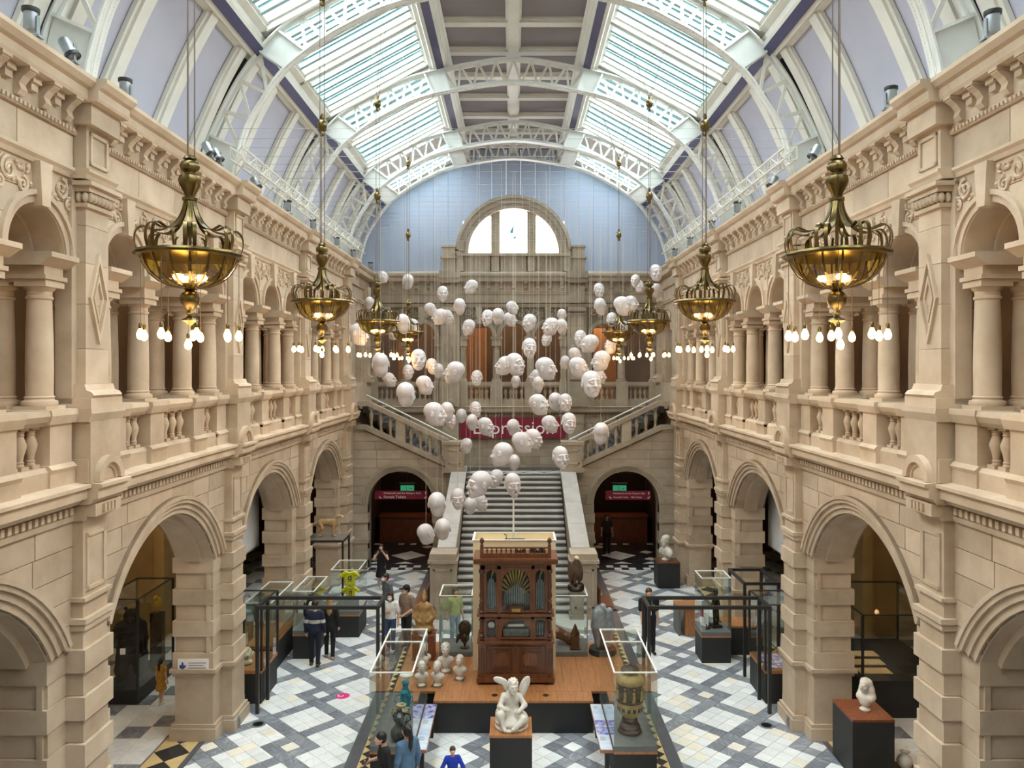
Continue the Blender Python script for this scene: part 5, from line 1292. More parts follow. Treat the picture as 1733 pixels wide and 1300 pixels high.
# orchestrion / barrel organ
og = thing('orchestrion', 'tall carved walnut orchestrion with fan of brass and silver pipes', 'organ', (.05, 17.72, PZ))
W2, DP = .87, .78
for x in (-.74, .74):
    for y in (.1, DP-.1): MB().lathe([(.06, 0), (.08, .03), (.06, .06)], 12, (x, y, 0)).build('foot', WALNUT_D, og, True)
MB().box(-W2-.03, W2+.03, -.03, DP, .06, .16).box(-W2, W2, 0, DP, .16, .24).build('base_moulding', WALNUT, og)
body = MB().box(-W2+.02, W2-.02, .03, DP, .24, .96).box(-W2+.04, W2-.04, .34, DP, .96, 2.78).box(-W2+.04, -W2+.2, .04, .4, .96, 2.78).box(W2-.2, W2-.04, .04, .4, .96, 2.78).build('carcass', WALNUT, og)
for i, x in enumerate((-.33, .33)):
    pn = MB().box(x-.29, x+.29, -.005, .05, .30, .88).build('door', WALNUT, og)
    fr = MB()
    for a in ((x-.25, x+.25, .80, .84), (x-.25, x+.25, .34, .38), (x-.25, x-.21, .38, .80), (x+.21, x+.25, .38, .80)): fr.box(a[0], a[1], -.03, .0, a[2], a[3])
    fr.box(x-.16, x+.16, -.022, .0, .44, .74); fr.build('door_panel', WALNUT_D, pn)
    MB().prism([(x-.16, .50), (x-.16, .68), (x-.10, .74), (x+.10, .74), (x+.16, .68), (x+.16, .50), (x+.10, .44), (x-.10, .44)], -.032, -.02).build('raised_field', WALNUT, pn)
for s_ in (-1, 1):
    p_ = MB().box(s_*.78-.085, s_*.78+.085, -.03, .06, .24, .96).build('pilaster', WALNUT, og)
    for k in range(3): MB().box(s_*.78-.05+k*.05-.012, s_*.78-.05+k*.05+.012, -.042, -.03, .34, .86).build('flute', WALNUT_D, p_)
MB().box(-W2-.02, W2+.02, -.05, DP, .96, 1.02).build('waist_moulding', WALNUT, og)
# middle tier
def frame_open(x0, x1, z0, z1, y, arch=False, d=.05, w=.03):
    mb = MB()
    for a in ((x0-w, x0, z0-w, z1+w), (x1, x1+w, z0-w, z1+w), (x0, x1, z0-w, z0)): mb.box(a[0], a[1], y-.012, y+d, a[2], a[3])
    if not arch: mb.box(x0, x1, y-.012, y+d, z1, z1+w)
    else:
        r = (x1-x0)/2; xc = (x0+x1)/2
        rows = []
        for i in range(13):
            a = PI*i/12; px_, pz_ = xc+r*math.cos(a), z1-min(r, .3)+min(r, .3)*math.sin(a)
            rows.append([(px_, y-.012, pz_), (px_, y-.012, z1+w), (px_, y+d, z1+w), (px_, y+d, pz_)])
        mb.grid(rows, True, True)
    return mb
DARKIN = mat('organ_inside', S(52, 44, 40), rough=.8)
for x0, x1, nm in ((-.32, .34, 'c'), (-.68, -.45, 'l'), (.46, .68, 'r')):
    wf_ = frame_open(x0, x1, 1.08, 1.50, .02, True).build('window_surround', WALNUT, og)
    MB().box(x0, x1, .03, .034, 1.08, 1.5).build('pane', GLASS, wf_)
    if nm == 'c':
        MB().tube([(-.18, .16, 1.32), (.2, .16, 1.32)], .035, 10).build('music_roll', LETTER, wf_)
        MB().box(-.28, .3, .08, .25, 1.09, 1.26).box(-.26, .28, .2, .3, 1.26, 1.48).build('mechanism', mat('mechanism_grey', S(120, 122, 118), S(80, 80, 78), rough=.4, metal=.5, scale=20), wf_)
    elif nm == 'l':
        MB().lathe([(.001, 0), (.075, .0), (.075, .012), (.001, .012)], 16).xf(Matrix.Translation((-.565, .16, 1.33)) @ Matrix.Rotation(PI/2, 4, 'X')).build('dial', LETTER, wf_); MB().box(-.575, -.555, .14, .15, 1.1, 1.28).build('pendulum', BRASS, wf_)
    else:
        for k in range(3): MB().tube([(.5+k*.06, .16, 1.1), (.5+k*.06, .16, 1.42)], .02, 8).build('mechanism', STEEL, wf_)
MB().box(-.74, -.36, .0, .05, 1.02, 1.06).box(-.45+.02, -.345, .02, .07, 1.02, 1.58).box(.365, .435, .02, .07, 1.02, 1.58).box(-.8, -.705, .02, .07, 1.02, 1.58).box(.705, .8, .02, .07, 1.02, 1.58).box(-.8, .8, .02, .07, 1.50, 1.58).build('tier_rails', WALNUT, og)
MB().box(-W2-.02, W2+.02, -.05, .4, 1.58, 1.64).build('tier_moulding', WALNUT, og)
# upper tier: pipes
SILVER = mat('pipe_tin', S(196, 200, 202), S(168, 172, 174), rough=.25, metal=.9, scale=8)
GOLDP = mat('pipe_brass', S(204, 174, 104), S(170, 140, 78), rough=.3, metal=.9, scale=8)
win_ = frame_open(-.31, .33, 1.70, 2.66, .02, True).build('window_surround', WALNUT, og); MB().box(-.31, .33, .03, .034, 1.7, 2.66).build('pane', GLASS, win_)
MB().box(-.31, .33, .32, .335, 1.66, 2.7).build('backboard', DARKIN, win_)
for k in range(15):
    x = -.28+k*.0415; hgt = 2.08+.22*(1-abs(k-7)/7)
    MB().lathe([(.006, 1.72), (.014, 1.86), (.014, hgt), (.001, hgt+.01)], 8, (x+.01, .14, 0)).build('pipe', SILVER, win_, True)
for k in range(13):
    a = math.radians(90+(k-6)*12.5); c_ = (.01, .2, 2.0); r0, r1 = .24, .60
    pts = [(c_[0]+r*math.cos(a)*.62, .2, min(c_[2]+r*math.sin(a)*(1.05 if abs(k-6) < 4 else 1), 2.62)) for r in (r0, r1)]
    MB().tube(pts, [.008, .034], 10).build('trumpet', GOLDP, win_)
for s_ in (-1, 1):
    x0, x1 = sorted((s_*.45+.005, s_*.68+.005))
    w_ = frame_open(x0, x1, 1.70, 2.64, .02, True).build('window_surround', WALNUT, og); MB().box(x0, x1, .03, .034, 1.7, 2.64).build('pane', GLASS, w_); MB().box(x0, x1, .32, .335, 1.66, 2.7).build('backboard', DARKIN, w_)
    for k in range(5): MB().lathe([(.006, 1.72), (.017, 1.82), (.017, 2.45-.06*abs(k-2)), (.001, 2.46-.06*abs(k-2))], 8, (x0+.03+k*.043, .14, 0)).build('pipe', SILVER, w_, True)
    MB().tube([(x0+.1, .2, 2.4), (x0+.16, .2, 2.6)], [.01, .04], 10).build('trumpet', GOLDP, w_)
    # turned columns
    for z0, hh in ((1.06, .46), (1.66, 1.0)):
        pr = [(.05, 0), (.06, .03), (.04, .06), (.05, .10), (.06, .18), (.035, .24), (.05, .27), (.03, .31), (.055, .40), (.035, .5), (.045, .6), (.035, .9), (.06, .93), (.06, 1)]
        MB().lathe([(r, z*hh) for r, z in pr], 12, (s_*.79, -.0, z0)).build('turned_column', WALNUT_D, og, True)
MB().box(-.45+.02, -.345, .02, .07, 1.64, 2.74).box(.365, .435, .02, .07, 1.64, 2.74).box(-.8, -.705, .02, .07, 1.64, 2.74).box(.715, .8, .02, .07, 1.64, 2.74).box(-.8, .8, .02, .07, 2.66, 2.78).build('tier_rails', WALNUT, og)
MB().box(-.16, .18, -.02, .06, 1.66, 1.80).build('name_shelf', WALNUT_D, og); MB().box(-.09, .11, -.028, -.02, 1.69, 1.76).build('name_plate', GOLDP, og)
MB().prism([(0.04, 2.76), (-.06, 2.80), (-.1, 2.86), (-.14, 2.88), (-.14, 2.93), (DP, 2.93), (DP, 2.76)], -W2-.1, W2+.1, 'x').build('cornice', WALNUT, og)
gal = MB().box(-.80, .80, .0, .05, 2.93, 3.03).box(-.80, .80, .0, .05, 3.14, 3.17).box(-.82, -.74, -.015, .065, 2.93, 3.2).box(.74, .82, -.015, .065, 2.93, 3.2).build('gallery_rail', WALNUT, og)
for k in range(13): MB().lathe([(.02, 0), (.012, .02), (.026, .055), (.012, .09), (.02, .11)], 8, (-.66+k*.11, .025, 3.03)).build('spindle', WALNUT_D, gal, True)
for x in (-.78, .78): MB().lathe([(.03, 0), (.045, .03), (.025, .05), (.055, .10), (.05, .14), (.02, .18), (.001, .2)], 12, (x, .025, 3.2)).build('finial', WALNUT_D, gal, True)
# small dark fittings lying on the organ top
for x, lab in ((.52, 'black double-humped fitting on top of the orchestrion'),):
    f_ = MB().box(-.19, .19, -.06, .06, 0, .06)
    for dx in (-.1, .1): f_.prism([(dx+.085*math.cos(PI*i/10), .05+.085*math.sin(PI*i/10)) for i in range(11)], -.05, .05)
    tag(f_.build('metal_fitting', BLACK, None, False, (.05+x, 18.2, PZ+2.93)), lab, 'fitting')
tag(MB().box(-.12, .12, -.04, .04, 0, .06).prism([(-.12, .06), (-.12, .1), (-.08, .1), (-.02, .06)], -.04, .04).prism([(.1, .06), (.1, .1), (.06, .1), (.02, .06)], -.04, .04).build('wooden_block', WALNUT_D, None, False, (.16, 18.2, PZ+2.93)), 'small brown block on top of the orchestrion', 'block')
# cream enclosure behind the organ
CREAMB = mat('cream_board', S(238, 220, 184), S(230, 210, 172), rough=.6, scale=1)
cbx = thing('cream_enclosure', 'tall cream painted open-topped box standing behind the orchestrion', 'enclosure', (.02, 18.55, PZ))
for a in ((-1.0, 1.0, 0, .03), (-1.0, 1.0, .87, .9), (-1.0, -.97, .03, .87), (.97, 1.0, .03, .87)): MB().box(*a, 0, 3.14).build('side_panel', CREAMB, cbx)
MB().box(-1.02, 1.02, -.02, .035, 3.14, 3.16).box(-1.02, 1.02, .865, .92, 3.14, 3.16).box(-1.02, -.965, .035, .865, 3.14, 3.16).box(.965, 1.02, .035, .865, 3.14, 3.16).build('rim', RIM, cbx)
MB().box(-.97, .97, .03, .87, 2.9, 2.92).build('shelf', CREAMB, cbx)
tag(MB().box(-.22, .28, -.07, .07, 0, .14).tube([(-.18, 0, .14), (-.18, 0, .24), (-.24, 0, .26)], .012).build('crank_box', BLACK, None, False, (.0, 19.1, PZ+2.92)), 'black crank box inside the cream enclosure', 'box')
tag(MB().lathe([(.022, 0), (.022, 1.75), (.001, 1.76)], 10).lathe([(.06, 0), (.06, .02)], 12).build('white_pole', WHITE, None, True, (0, 19.25, PZ+2.92)), 'thin white pole rising from the cream enclosure', 'pole')

# table cases left and right of the platform
SIDEW = {-1: 'left', 1: 'right'}
for s_ in (-1, 1):
    x0, x1 = sorted((s_*1.93, s_*2.77))
    tc = vitrine('table_case', 'long glass table case %s' % ('with teal vases' if s_ < 0 else 'holding the big ochre urn'), x0, x1, 14.77, 17.25, .74, 2.15, mid=-.15+.6)
    # light reading rail
    rr_ = thing('reading_rail', 'bright printed caption rail along the %s table case' % SIDEW[s_], 'caption rail', (s_*1.80, 15.85, 0))
    MB().box(-.125, .125, -1.05, 1.0, .60, .655).build('rail_board', OAK, rr_)
    MB().box(-.02, .06, -.95, -.85, 0, .6).box(-.02, .06, .8, .9, 0, .6).build('bracket', BLACK, rr_)
    PALE = bpy.data.materials.get('caption_pale') or mat('caption_pale', S(226, 236, 246), S(186, 206, 236), rough=.25, scale=2, stretch=(1, 3, 1))
    VIOL = bpy.data.materials.get('caption_violet') or mat('caption_violet', S(86, 74, 170), S(200, 210, 240), rough=.25, scale=9, detail=1)
    for k, (a, b) in enumerate(((-1.03, -.42), (-.41, .30), (.31, .98)) if s_ < 0 else ((-1.03, -.42), (-.41, .2), (.21, .98))):
        pn = MB().box(-.115, .115, a, b, .655, .662).build('caption_panel', VIOL if (k == 2 and s_ < 0) or (k == 1 and s_ > 0) else PALE, rr_)
        if pn.data.materials[0] is PALE:
            tx = MB()
            for q in range(5): tx.box(-.08, .02+.01*(q % 3), b-.1-q*.035, b-.09-q*.035, .662, .6625)
            tx.build('print_lines', GREYP, pn)
# vases in the left case
TEAL = mat('teal_glaze', S(22, 132, 150), S(14, 96, 118), rough=.12, scale=9, coat=.6)
CREAMG = mat('cream_glaze', S(226, 214, 186), S(170, 134, 86), rough=.2, scale=9, coat=.5)
DKG = mat('smoke_glass', S(58, 58, 54), S(36, 36, 34), rough=.1, scale=4, coat=.5)
PATG = mat('patterned_glaze', S(206, 190, 150), S(84, 74, 58), rough=.2, scale=16, coat=.5)
def vase(label, px, Y, z, prof, m_, handles=0, lobes=0):
    X = (px-CX)*Y/F; t_ = thing('vase', label, 'vase', (X, Y, z), 0, 'vases in the table cases')
    MB().lathe(prof, 24, lobes=lobes, amp=.04 if lobes else 0).build('body', m_, t_, True)
    zt = prof[-1][1]
    for k in range(handles):
        s_ = -1 if k else 1; rm = max(r for r, z_ in prof)
        MB().tube([(s_*rm*.7, 0, zt*.55), (s_*rm*1.35, 0, zt*.68), (s_*rm*1.25, 0, zt*.86), (s_*rm*.45, 0, zt*.9)], .014, 7).build('handle', m_, t_, True)
    return t_
vase('tall teal vase with narrow neck in the left table case', 686, 16.3, .74, [(.09, 0), (.10, .03), (.07, .06), (.11, .18), (.13, .30), (.10, .42), (.06, .50), (.07, .58), (.09, .62), (.085, .62)], TEAL)
vase('white flared dish on a stem in the left table case', 688, 16.85, .74, [(.09, 0), (.09, .02), (.05, .05), (.06, .2), (.05, .45), (.06, .5), (.14, .54), (.15, .56), (.12, .555), (.001, .53)], mat('white_glaze', S(232, 232, 226), S(210, 212, 208), rough=.15, scale=6, coat=.6))
vase('teal gourd vase with cream handles in the left table case', 683, 15.85, .74, [(.08, 0), (.09, .03), (.06, .05), (.13, .18), (.14, .28), (.07, .38), (.09, .46), (.07, .56), (.09, .6), (.085, .6)], TEAL, 2)
vase('patterned vase with cream flowers in the left table case', 679, 15.4, .74, [(.07, 0), (.08, .02), (.06, .06), (.08, .2), (.13, .36), (.14, .44), (.08, .5), (.1, .54), (.095, .54)], PATG, 2)
vase('dark smoky bottle vase in the left table case', 675, 15.05, .74, [(.10, 0), (.15, .04), (.17, .13), (.15, .22), (.08, .28), (.07, .34), (.12, .42), (.13, .48), (.08, .54), (.05, .56), (.07, .58)], DKG, 1)
# big urn in the right case
URN = mat('ochre_slip', S(176, 148, 96), S(150, 122, 76), rough=.45, scale=7)
URND = mat('brown_slip', S(84, 62, 42), S(66, 48, 34), rough=.45, scale=7)
ux, uy = (1066-CX)*15.4/F, 15.4
un = thing('figured_urn', 'large ochre urn with relief figures and lid in the right table case', 'urn', (ux, uy, .74))
MB().lathe([(.22, 0), (.24, .02), (.235, .05), (.20, .08), (.21, .12), (.19, .16), (.12, .19), (.15, .22), (.16, .26), (.13, .30)], 28).build('foot', URND, un, True)
MB().lathe([(.12, .29), (.17, .34), (.23, .42), (.255, .54), (.26, .62)], 28).build('lower_body', URN, un, True)
MB().lathe([(.262, .62), (.27, .63), (.268, .66), (.258, .67)], 28).build('band', URND, un, True)
MB().lathe([(.255, .66), (.258, .80), (.262, .98), (.268, 1.0)], 28).build('figure_zone', URND, un, True)
MB().lathe([(.272, .99), (.285, 1.02), (.27, 1.08), (.2, 1.14), (.14, 1.17), (.14, 1.21), (.17, 1.23)], 28).build('shoulder', URN, un, True)
MB().lathe([(.18, 1.22), (.185, 1.25), (.14, 1.29), (.06, 1.32), (.03, 1.34), (.05, 1.36), (.001, 1.38)], 24).build('lid', URND, un, True)
fg = Sculpt((-.32, -.32, .64), (.32, .32, 1.0), .011)
for k in range(9):
    a = 2*PI*k/9; R_ = .262; c_, q_ = math.cos(a), math.sin(a)
    fg.cap((R_*c_, R_*q_, .70), (R_*c_, R_*q_, .86), .03, .022, .02); fg.ell((R_*c_, R_*q_, .93), (.022, .022, .03), .01)
    b = a+.13*(-1)**k; fg.cap((R_*c_, R_*q_, .85), (R_*math.cos(b), R_*math.sin(b), .80+.06*(k % 2)), .012, .01, .02); b = a-.12; fg.cap((R_*c_, R_*q_, .74), (R_*math.cos(b), R_*math.sin(b), .68), .016, .012, .02)
ob('figures', fg.mesh('figures', URN), un)
lg = MB()
for k in range(14):
    a = 2*PI*k/14; n = len(lg.v); lg.box(-.006, .006, -.03, .03, -.06, .06); lg.xf(Matrix.Translation((.247*math.cos(a), .247*math.sin(a), .52)) @ Matrix.Rotation(a, 4, 'Z'), n)
lg.build('gadroons', URND, un)
for k, x in enumerate((2.06, 2.64)):  # goblet shapes added in place of the reflections beside the urn
    t_ = thing('goblet_reflection', 'goblet-shaped stand-in for a reflection %s of the urn' % ('left' if k == 0 else 'right'), 'glass', (x, 16.2, .74), 0, 'goblet-shaped reflections')
    MB().lathe([(.08, 0), (.08, .01), (.015, .03), (.015, .2), (.05, .26), (.07, .36), (.065, .36), (.04, .26), (.001, .22)], 16).build('bowl', GLASS, t_, True)

# ----- statue plinths
def plinth_box(label, x0, x1, y0, y1, z, top=OAK):
    t_ = thing('statue_plinth', label, 'plinth', ((x0+x1)/2, (y0+y1)/2, 0), 0, 'black plinths with wooden tops'); hx, hy = (x1-x0)/2, (y1-y0)/2
    MB().box(-hx+.005, hx-.005, -hy+.005, hy-.005, .03, z-.05).build('body', BLACKP, t_); MB().box(-hx, hx, -hy, hy, z-.05, z).build('top', top, t_); MB().box(-hx+.03, hx-.03, -hy+.03, hy-.03, 0, .03).build('kickboard', BLACK, t_)
    return t_
plinth_box('black plinth with oak top under the winged child statue', -.46, .36, 14.68, 15.47, 1.0)
plinth_box('black plinth with mahogany top under the veiled lady bust', 6.62, 7.45, 15.0, 15.95, 1.15, MAH)
plinth_box('black plinth with brown top under the bearded man bust', 5.25, 6.08, 28.0, 28.75, .95, WALNUT)
# winged child statue (seated, leaning, with wings)
S_ = Sculpt((-.45, -.42, -.02), (.45, .42, 1.06), .014)
S_.ell((0, .03, .10), (.33, .30, .13), .05); S_.ell((-.12, .05, .22), (.2, .2, .16), .06); S_.ell((.16, .02, .16), (.16, .18, .13), .06)
S_.ell((0, .06, .36), (.15, .13, .16), .05); S_.ell((.0, .03, .53), (.16, .12, .15), .05); S_.cap((0, .02, .62), (0, -.0, .70), .06, .055, .03)
face_ops(S_, (.03, -.06, .80), .30, 'calm', True, k=.05, yaw=.25); curls(S_, (.03, -.06, .80), .30)
S_.chain([(-.15, .03, .58), (-.23, -.10, .42), (-.08, -.22, .40)], [.06, .05, .035], .03); S_.chain([(.15, .02, .58), (.26, -.07, .44), (.14, -.2, .36)], [.06, .05, .035], .03)
for s_, hx, hz in ((-1, -.09, .40), (1, .12, .36)):
    for q in range(4): S_.cap((hx, -.215, hz+.02-.014*q), (hx+s_*-.05, -.245, hz+.015-.018*q), .011, .009, .008)
    S_.cap((hx, -.2, hz+.02), (hx-s_*.01, -.235, hz+.055), .011, .009, .008)
S_.chain([(-.08, .0, .30), (-.22, -.22, .30), (-.16, -.27, .12)], [.09, .075, .05], .04); S_.cap((-.16, -.27, .1), (-.12, -.35, .06), .045, .03, .03)
S_.chain([(.08, .0, .28), (.24, -.2, .22), (.10, -.3, .12)], [.09, .07, .05], .04); S_.cap((.10, -.3, .1), (.02, -.34, .08), .04, .03, .03)
S_.ell((-.22, .12, .84), (.15, .03, .07), .02, rot=(0, .30, 0)).ell((-.10, .12, .72), (.06, .04, .14), .03, rot=(0, -.4, 0))
S_.ell((.26, .12, .76), (.09, .03, .19), .02, rot=(0, .45, 0)).ell((.25, .10, .66), (.06, .03, .15), .02, rot=(0, .3, 0))
me = S_.mesh('cupid_body', MARBLE); t_ = thing('winged_child_statue', 'white marble winged child statue seated on the front plinth', 'statue', (-.04, 15.08, 1.0)); ob('figure', me, t_)
MB().lathe([(.31, 0), (.33, .02), (.31, .05)], 20).build('base', MARBLE, t_, True)
# busts
def bust_mesh(name, kind):
    S_ = Sculpt((-.36, -.3, -.02), (.36, .3, .86), .0125)
    face_ops(S_, (0, -.03, .585), .33 if kind in ('child', 'plain') else .30, 'calm', True, k=.05); S_.cap((0, .02, .34), (0, -.0, .5), .08, .068, .04)
    S_.ell((0, .02, .28), (.20, .125, .12), .05); S_.ell((-.14, .02, .29), (.08, .085, .075), .05); S_.ell((.14, .02, .29), (.08, .085, .075), .05); S_.ell((0, -.0, .18), (.14, .10, .1), .05)
    if kind == 'child':
        curls(S_, (0, -.03, .585), .33)
    if kind == 'man':
        for k in range(12): a = k*.52-.2; S_.ell((.06*math.cos(a), -.10, .47+.02*math.sin(k)), (.032, .035, .045), .02)
        S_.ell((0, .01, .665), (.108, .125, .075), .03); S_.ell((-.2, .0, .22), (.1, .1, .12), .05); S_.ell((.2, 0, .22), (.1, .1, .12), .05)
    if kind == 'lady':
        S_.ell((0, .03, .64), (.125, .14, .115), .03); S_.chain([(.09, .05, .66), (.13, .06, .5), (.17, .05, .34)], [.06, .06, .07], .04); S_.chain([(-.09, .06, .66), (-.12, .07, .5), (-.15, .06, .36)], [.05, .05, .06], .04)
    return S_.mesh(name, MARBLE)
def soc(t_, r=.12): MB().lathe([(r, 0), (r*1.05, .03), (r*.75, .05), (r*.55, .09), (r*.7, .12), (r*.8, .14)], 20).build('socle', MARBLE, t_, True)
BM = {k: bust_mesh('bust_'+k, k) for k in ('child', 'plain', 'man', 'lady')}
for px, py, sc_, rz, kd, lab in ((713, 1160, .76, .3, 'plain', 'small white bust nearest the left table case'), (740, 1160, .76, -.3, 'plain', 'small bald white child bust, second in the front row'), (754, 1136, .92, .1, 'child', 'large curly-haired white bust behind the others'), (778, 1149, .76, -.2, 'child', 'white bust nearest the orchestrion'), (717, 1130, .85, .4, 'child', 'curly white bust seen through the left case glass')):
    p = on_floor(px, py, PZ); t_ = thing('marble_bust', lab, 'bust', p, rz, 'white busts on the platform', (sc_,)*3); ob('figure', BM[kd], t_); soc(t_); MB().box(-.17, .17, -.2, .15, 0, .012).build('acrylic_stand', GLASS, t_)
t_ = thing('lady_bust', 'white marble veiled lady bust on a black plinth in the right arch', 'bust', ((1464-CX)*15.45/F, 15.45, 1.15), -.9, None, (.85,)*3); ob('figure', BM['lady'], t_); soc(t_)
t_ = thing('man_bust', 'white bearded man bust on a plinth by the right stair arch', 'bust', ((1127-CX)*28.4/F, 28.4, .95), -1.2, None, (1.25,)*3); ob('figure', BM['man'], t_); soc(t_)

# ----- cases behind the organ
for s_ in (-1, 1):
    x0, x1 = sorted((s_*1.04, s_*1.88))
    t_ = thing('back_case', 'glass case on the platform %s of the orchestrion' % SIDEW[s_], 'display case', ((x0+x1)/2, 19.95, PZ), 0, 'glass display cases')
    MB().box(-.42, .42, -.5, .5, 0, .12).build('plinth', GREYP, t_); cover(t_, .42, .5, .12, 1.53, RIM, None, .03, False)
    for sx in (-1, 1): MB().box(sx*.41-.012, sx*.41+.012, -.5, -.47, .12, 1.53).build('post', STEEL, t_)
BRONZE = mat('dark_bronze', S(64, 50, 38), S(40, 32, 26), rough=.4, metal=.6, scale=8)
S_ = Sculpt((-.3, -.3, -.02), (.3, .3, .75), .016); S_.ell((0, 0, .5), (.17, .19, .2), .03).ell((0, -.05, .28), (.12, .14, .14), .06).ell((0, -.17, .3), (.08, .07, .1), .04).cap((0, 0, .12), (0, 0, .25), .05, .06, .05).cap((-.16, .0, .3), (-.2, -.08, .18), .05, .03, .04).cap((0, .12, .62), (0, -.12, .66), .04, .03, .03)
t_ = thing('bronze_helmet', 'dark bronze helmet on a stand in the case left of the orchestrion', 'helmet', (-1.25, 19.75, PZ+.12)); ob('helmet', S_.mesh('helmet', BRONZE), t_); MB().lathe([(.12, 0), (.12, .02), (.02, .03), (.02, .16)], 14).build('stand', BLACK, t_, True)
t_ = thing('spire_model', 'small dark wooden spire model in the case right of the orchestrion', 'model', (1.58, 19.7, PZ+.12))
MB().box(-.13, .13, -.13, .13, 0, .04).build('base', WALNUT_D, t_); MB().box(-.10, .10, -.10, .10, .04, .34).build('tower', WALNUT_D, t_); MB().lathe([(.13, .34), (.015, .62), (.001, .64)], 4).build('spire', WALNUT_D, t_)
S_ = Sculpt((-.5, -.25, -.02), (.5, .25, .6), .018); S_.chain([(-.4, 0, .42), (-.15, .02, .28), (.15, 0, .15), (.36, .02, .10)], [.1, .14, .13, .07], .05); [S_.ell((-.35+.07*k, -.08+.05*(k % 3), .42-.03*k), (.05, .05, .04), .02) for k in range(10)]
t_ = thing('carved_log', 'sloping brown carved log in the case right of the orchestrion', 'carving', (1.3, 20.05, PZ+.12)); ob('log', S_.mesh('log', WALNUT), t_)
# eagle on the right case
EAG = mat('eagle_plumage', S(96, 72, 52), S(58, 42, 32), rough=.8, scale=14, stretch=(1, 1, .4), bump=.4, bscale=30); EAGH = mat('eagle_pale', S(214, 200, 176), S(170, 146, 112), rough=.8, scale=10)
S_ = Sculpt((-.3, -.3, -.02), (.3, .36, .95), .016); S_.ell((0, .02, .52), (.15, .15, .24), .04, rot=(-.2, 0, 0)).ell((0, -.02, .72), (.075, .08, .12), .05)
for s_ in (-1, 1): S_.ell((s_*.14, .06, .48), (.05, .13, .28), .03, rot=(-.15, 0, s_*.15)).cap((s_*.06, -.02, .34), (s_*.07, -.05, .22), .06, .035, .03).ell((s_*.07, -.08, .2), (.03, .06, .025), .02)
S_.ell((0, .18, .22), (.07, .05, .18), .04, rot=(-.35, 0, 0))
t_ = thing('stuffed_eagle', 'brown stuffed eagle perched on a rock on the right glass case', 'bird', ((975-CX)*19.9/F, 19.9, PZ+1.553), .5); ob('body', S_.mesh('eagle_body', EAG), t_)
S_ = Sculpt((-.15, -.25, .7), (.15, .15, .98), .011); S_.ell((0, -.02, .84), (.062, .075, .06), .02).cap((0, -.09, .845), (0, -.13, .82), .024, .008, .02); ob('head', S_.mesh('eagle_head', EAGH), t_)
S_ = Sculpt((-.3, -.3, -.02), (.3, .3, .24), .02); S_.ell((0, 0, .04), (.22, .2, .1), .03).ell((.08, -.02, .11), (.14, .14, .09), .04).ell((-.1, .04, .1), (.12, .12, .08), .04); ob('rock', S_.mesh('eagle_rock', BRONZE), t_)
# grey sculpture, golden figure
GSTONE = mat('grey_sculpture_stone', S(152, 160, 164), S(118, 124, 130), rough=.35, scale=7)
S_ = Sculpt((-.4, -.35, -.02), (.4, .35, 1.3), .02); S_.chain([(-.08, 0, .15), (-.1, .02, .6), (-.06, 0, .95)], [.13, .2, .17], .05).chain([(.12, .0, .12), (.14, .02, .55), (.12, .0, .85)], [.11, .17, .16], .05).ell((-.02, -.05, 1.1), (.085, .11, .09), .04).ell((.17, -.06, .98), (.08, .1, .09), .04).ell((-.22, -.02, .75), (.09, .13, .28), .05).ell((.27, 0, .65), (.07, .12, .26), .05).cap((0, -.15, 1.08), (.02, -.22, 1.02), .035, .015, .02)
p = on_floor(1016, 1105, PZ); t_ = thing('grey_bird_sculpture', 'polished grey stone sculpture of huddled birds on a dark base', 'sculpture', (p.x+.06, p.y, PZ), .3); ob('figure', S_.mesh('grey_figure', GSTONE), t_, (0, 0, .1)); MB().lathe([(.34, 0), (.36, .03), (.34, .14), (.3, .16)], 20).build('base', BLACKP, t_, True)
GOLDW = mat('gilded_wood', S(186, 150, 94), S(128, 94, 54), rough=.45, scale=9, bump=.2)
S_ = Sculpt((-.4, -.35, -.02), (.4, .35, 1.15), .018); S_.ell((0, 0, .12), (.26, .22, .12), .05).ell((0, 0, .36), (.25, .18, .26), .06).ell((0, 0, .62), (.19, .14, .17), .05).cap((0, 0, .7), (0, 0, .82), .05, .05, .03).chain([(-.17, 0, .66), (-.25, -.04, .42), (-.1, -.16, .32)], [.06, .055, .04], .03).chain([(.17, 0, .66), (.25, -.04, .42), (.1, -.16, .32)], [.06, .055, .04], .03); face_ops(S_, (0, -.01, .87), .2, 'calm', True, k=.05); S_.cap((0, .01, .94), (0, .02, 1.1), .06, .015, .03)
p = on_floor(718, 1112, PZ); t_ = thing('gilded_figure', 'golden brown carved seated figure with pointed crown', 'sculpture', (p.x, p.y, PZ+.62)); ob('figure', S_.mesh('gilded_body', GOLDW), t_)
t_ = thing('mahogany_stand', 'mahogany box stand under the golden seated figure', 'plinth', (p.x, p.y, PZ)); MB().box(-.27, .27, -.25, .25, .04, .58).build('body', MAH, t_); MB().box(-.29, .29, -.27, .27, .58, .62).build('top', MAH, t_); MB().box(-.28, .28, -.26, .26, 0, .04).build('foot', MAH, t_)

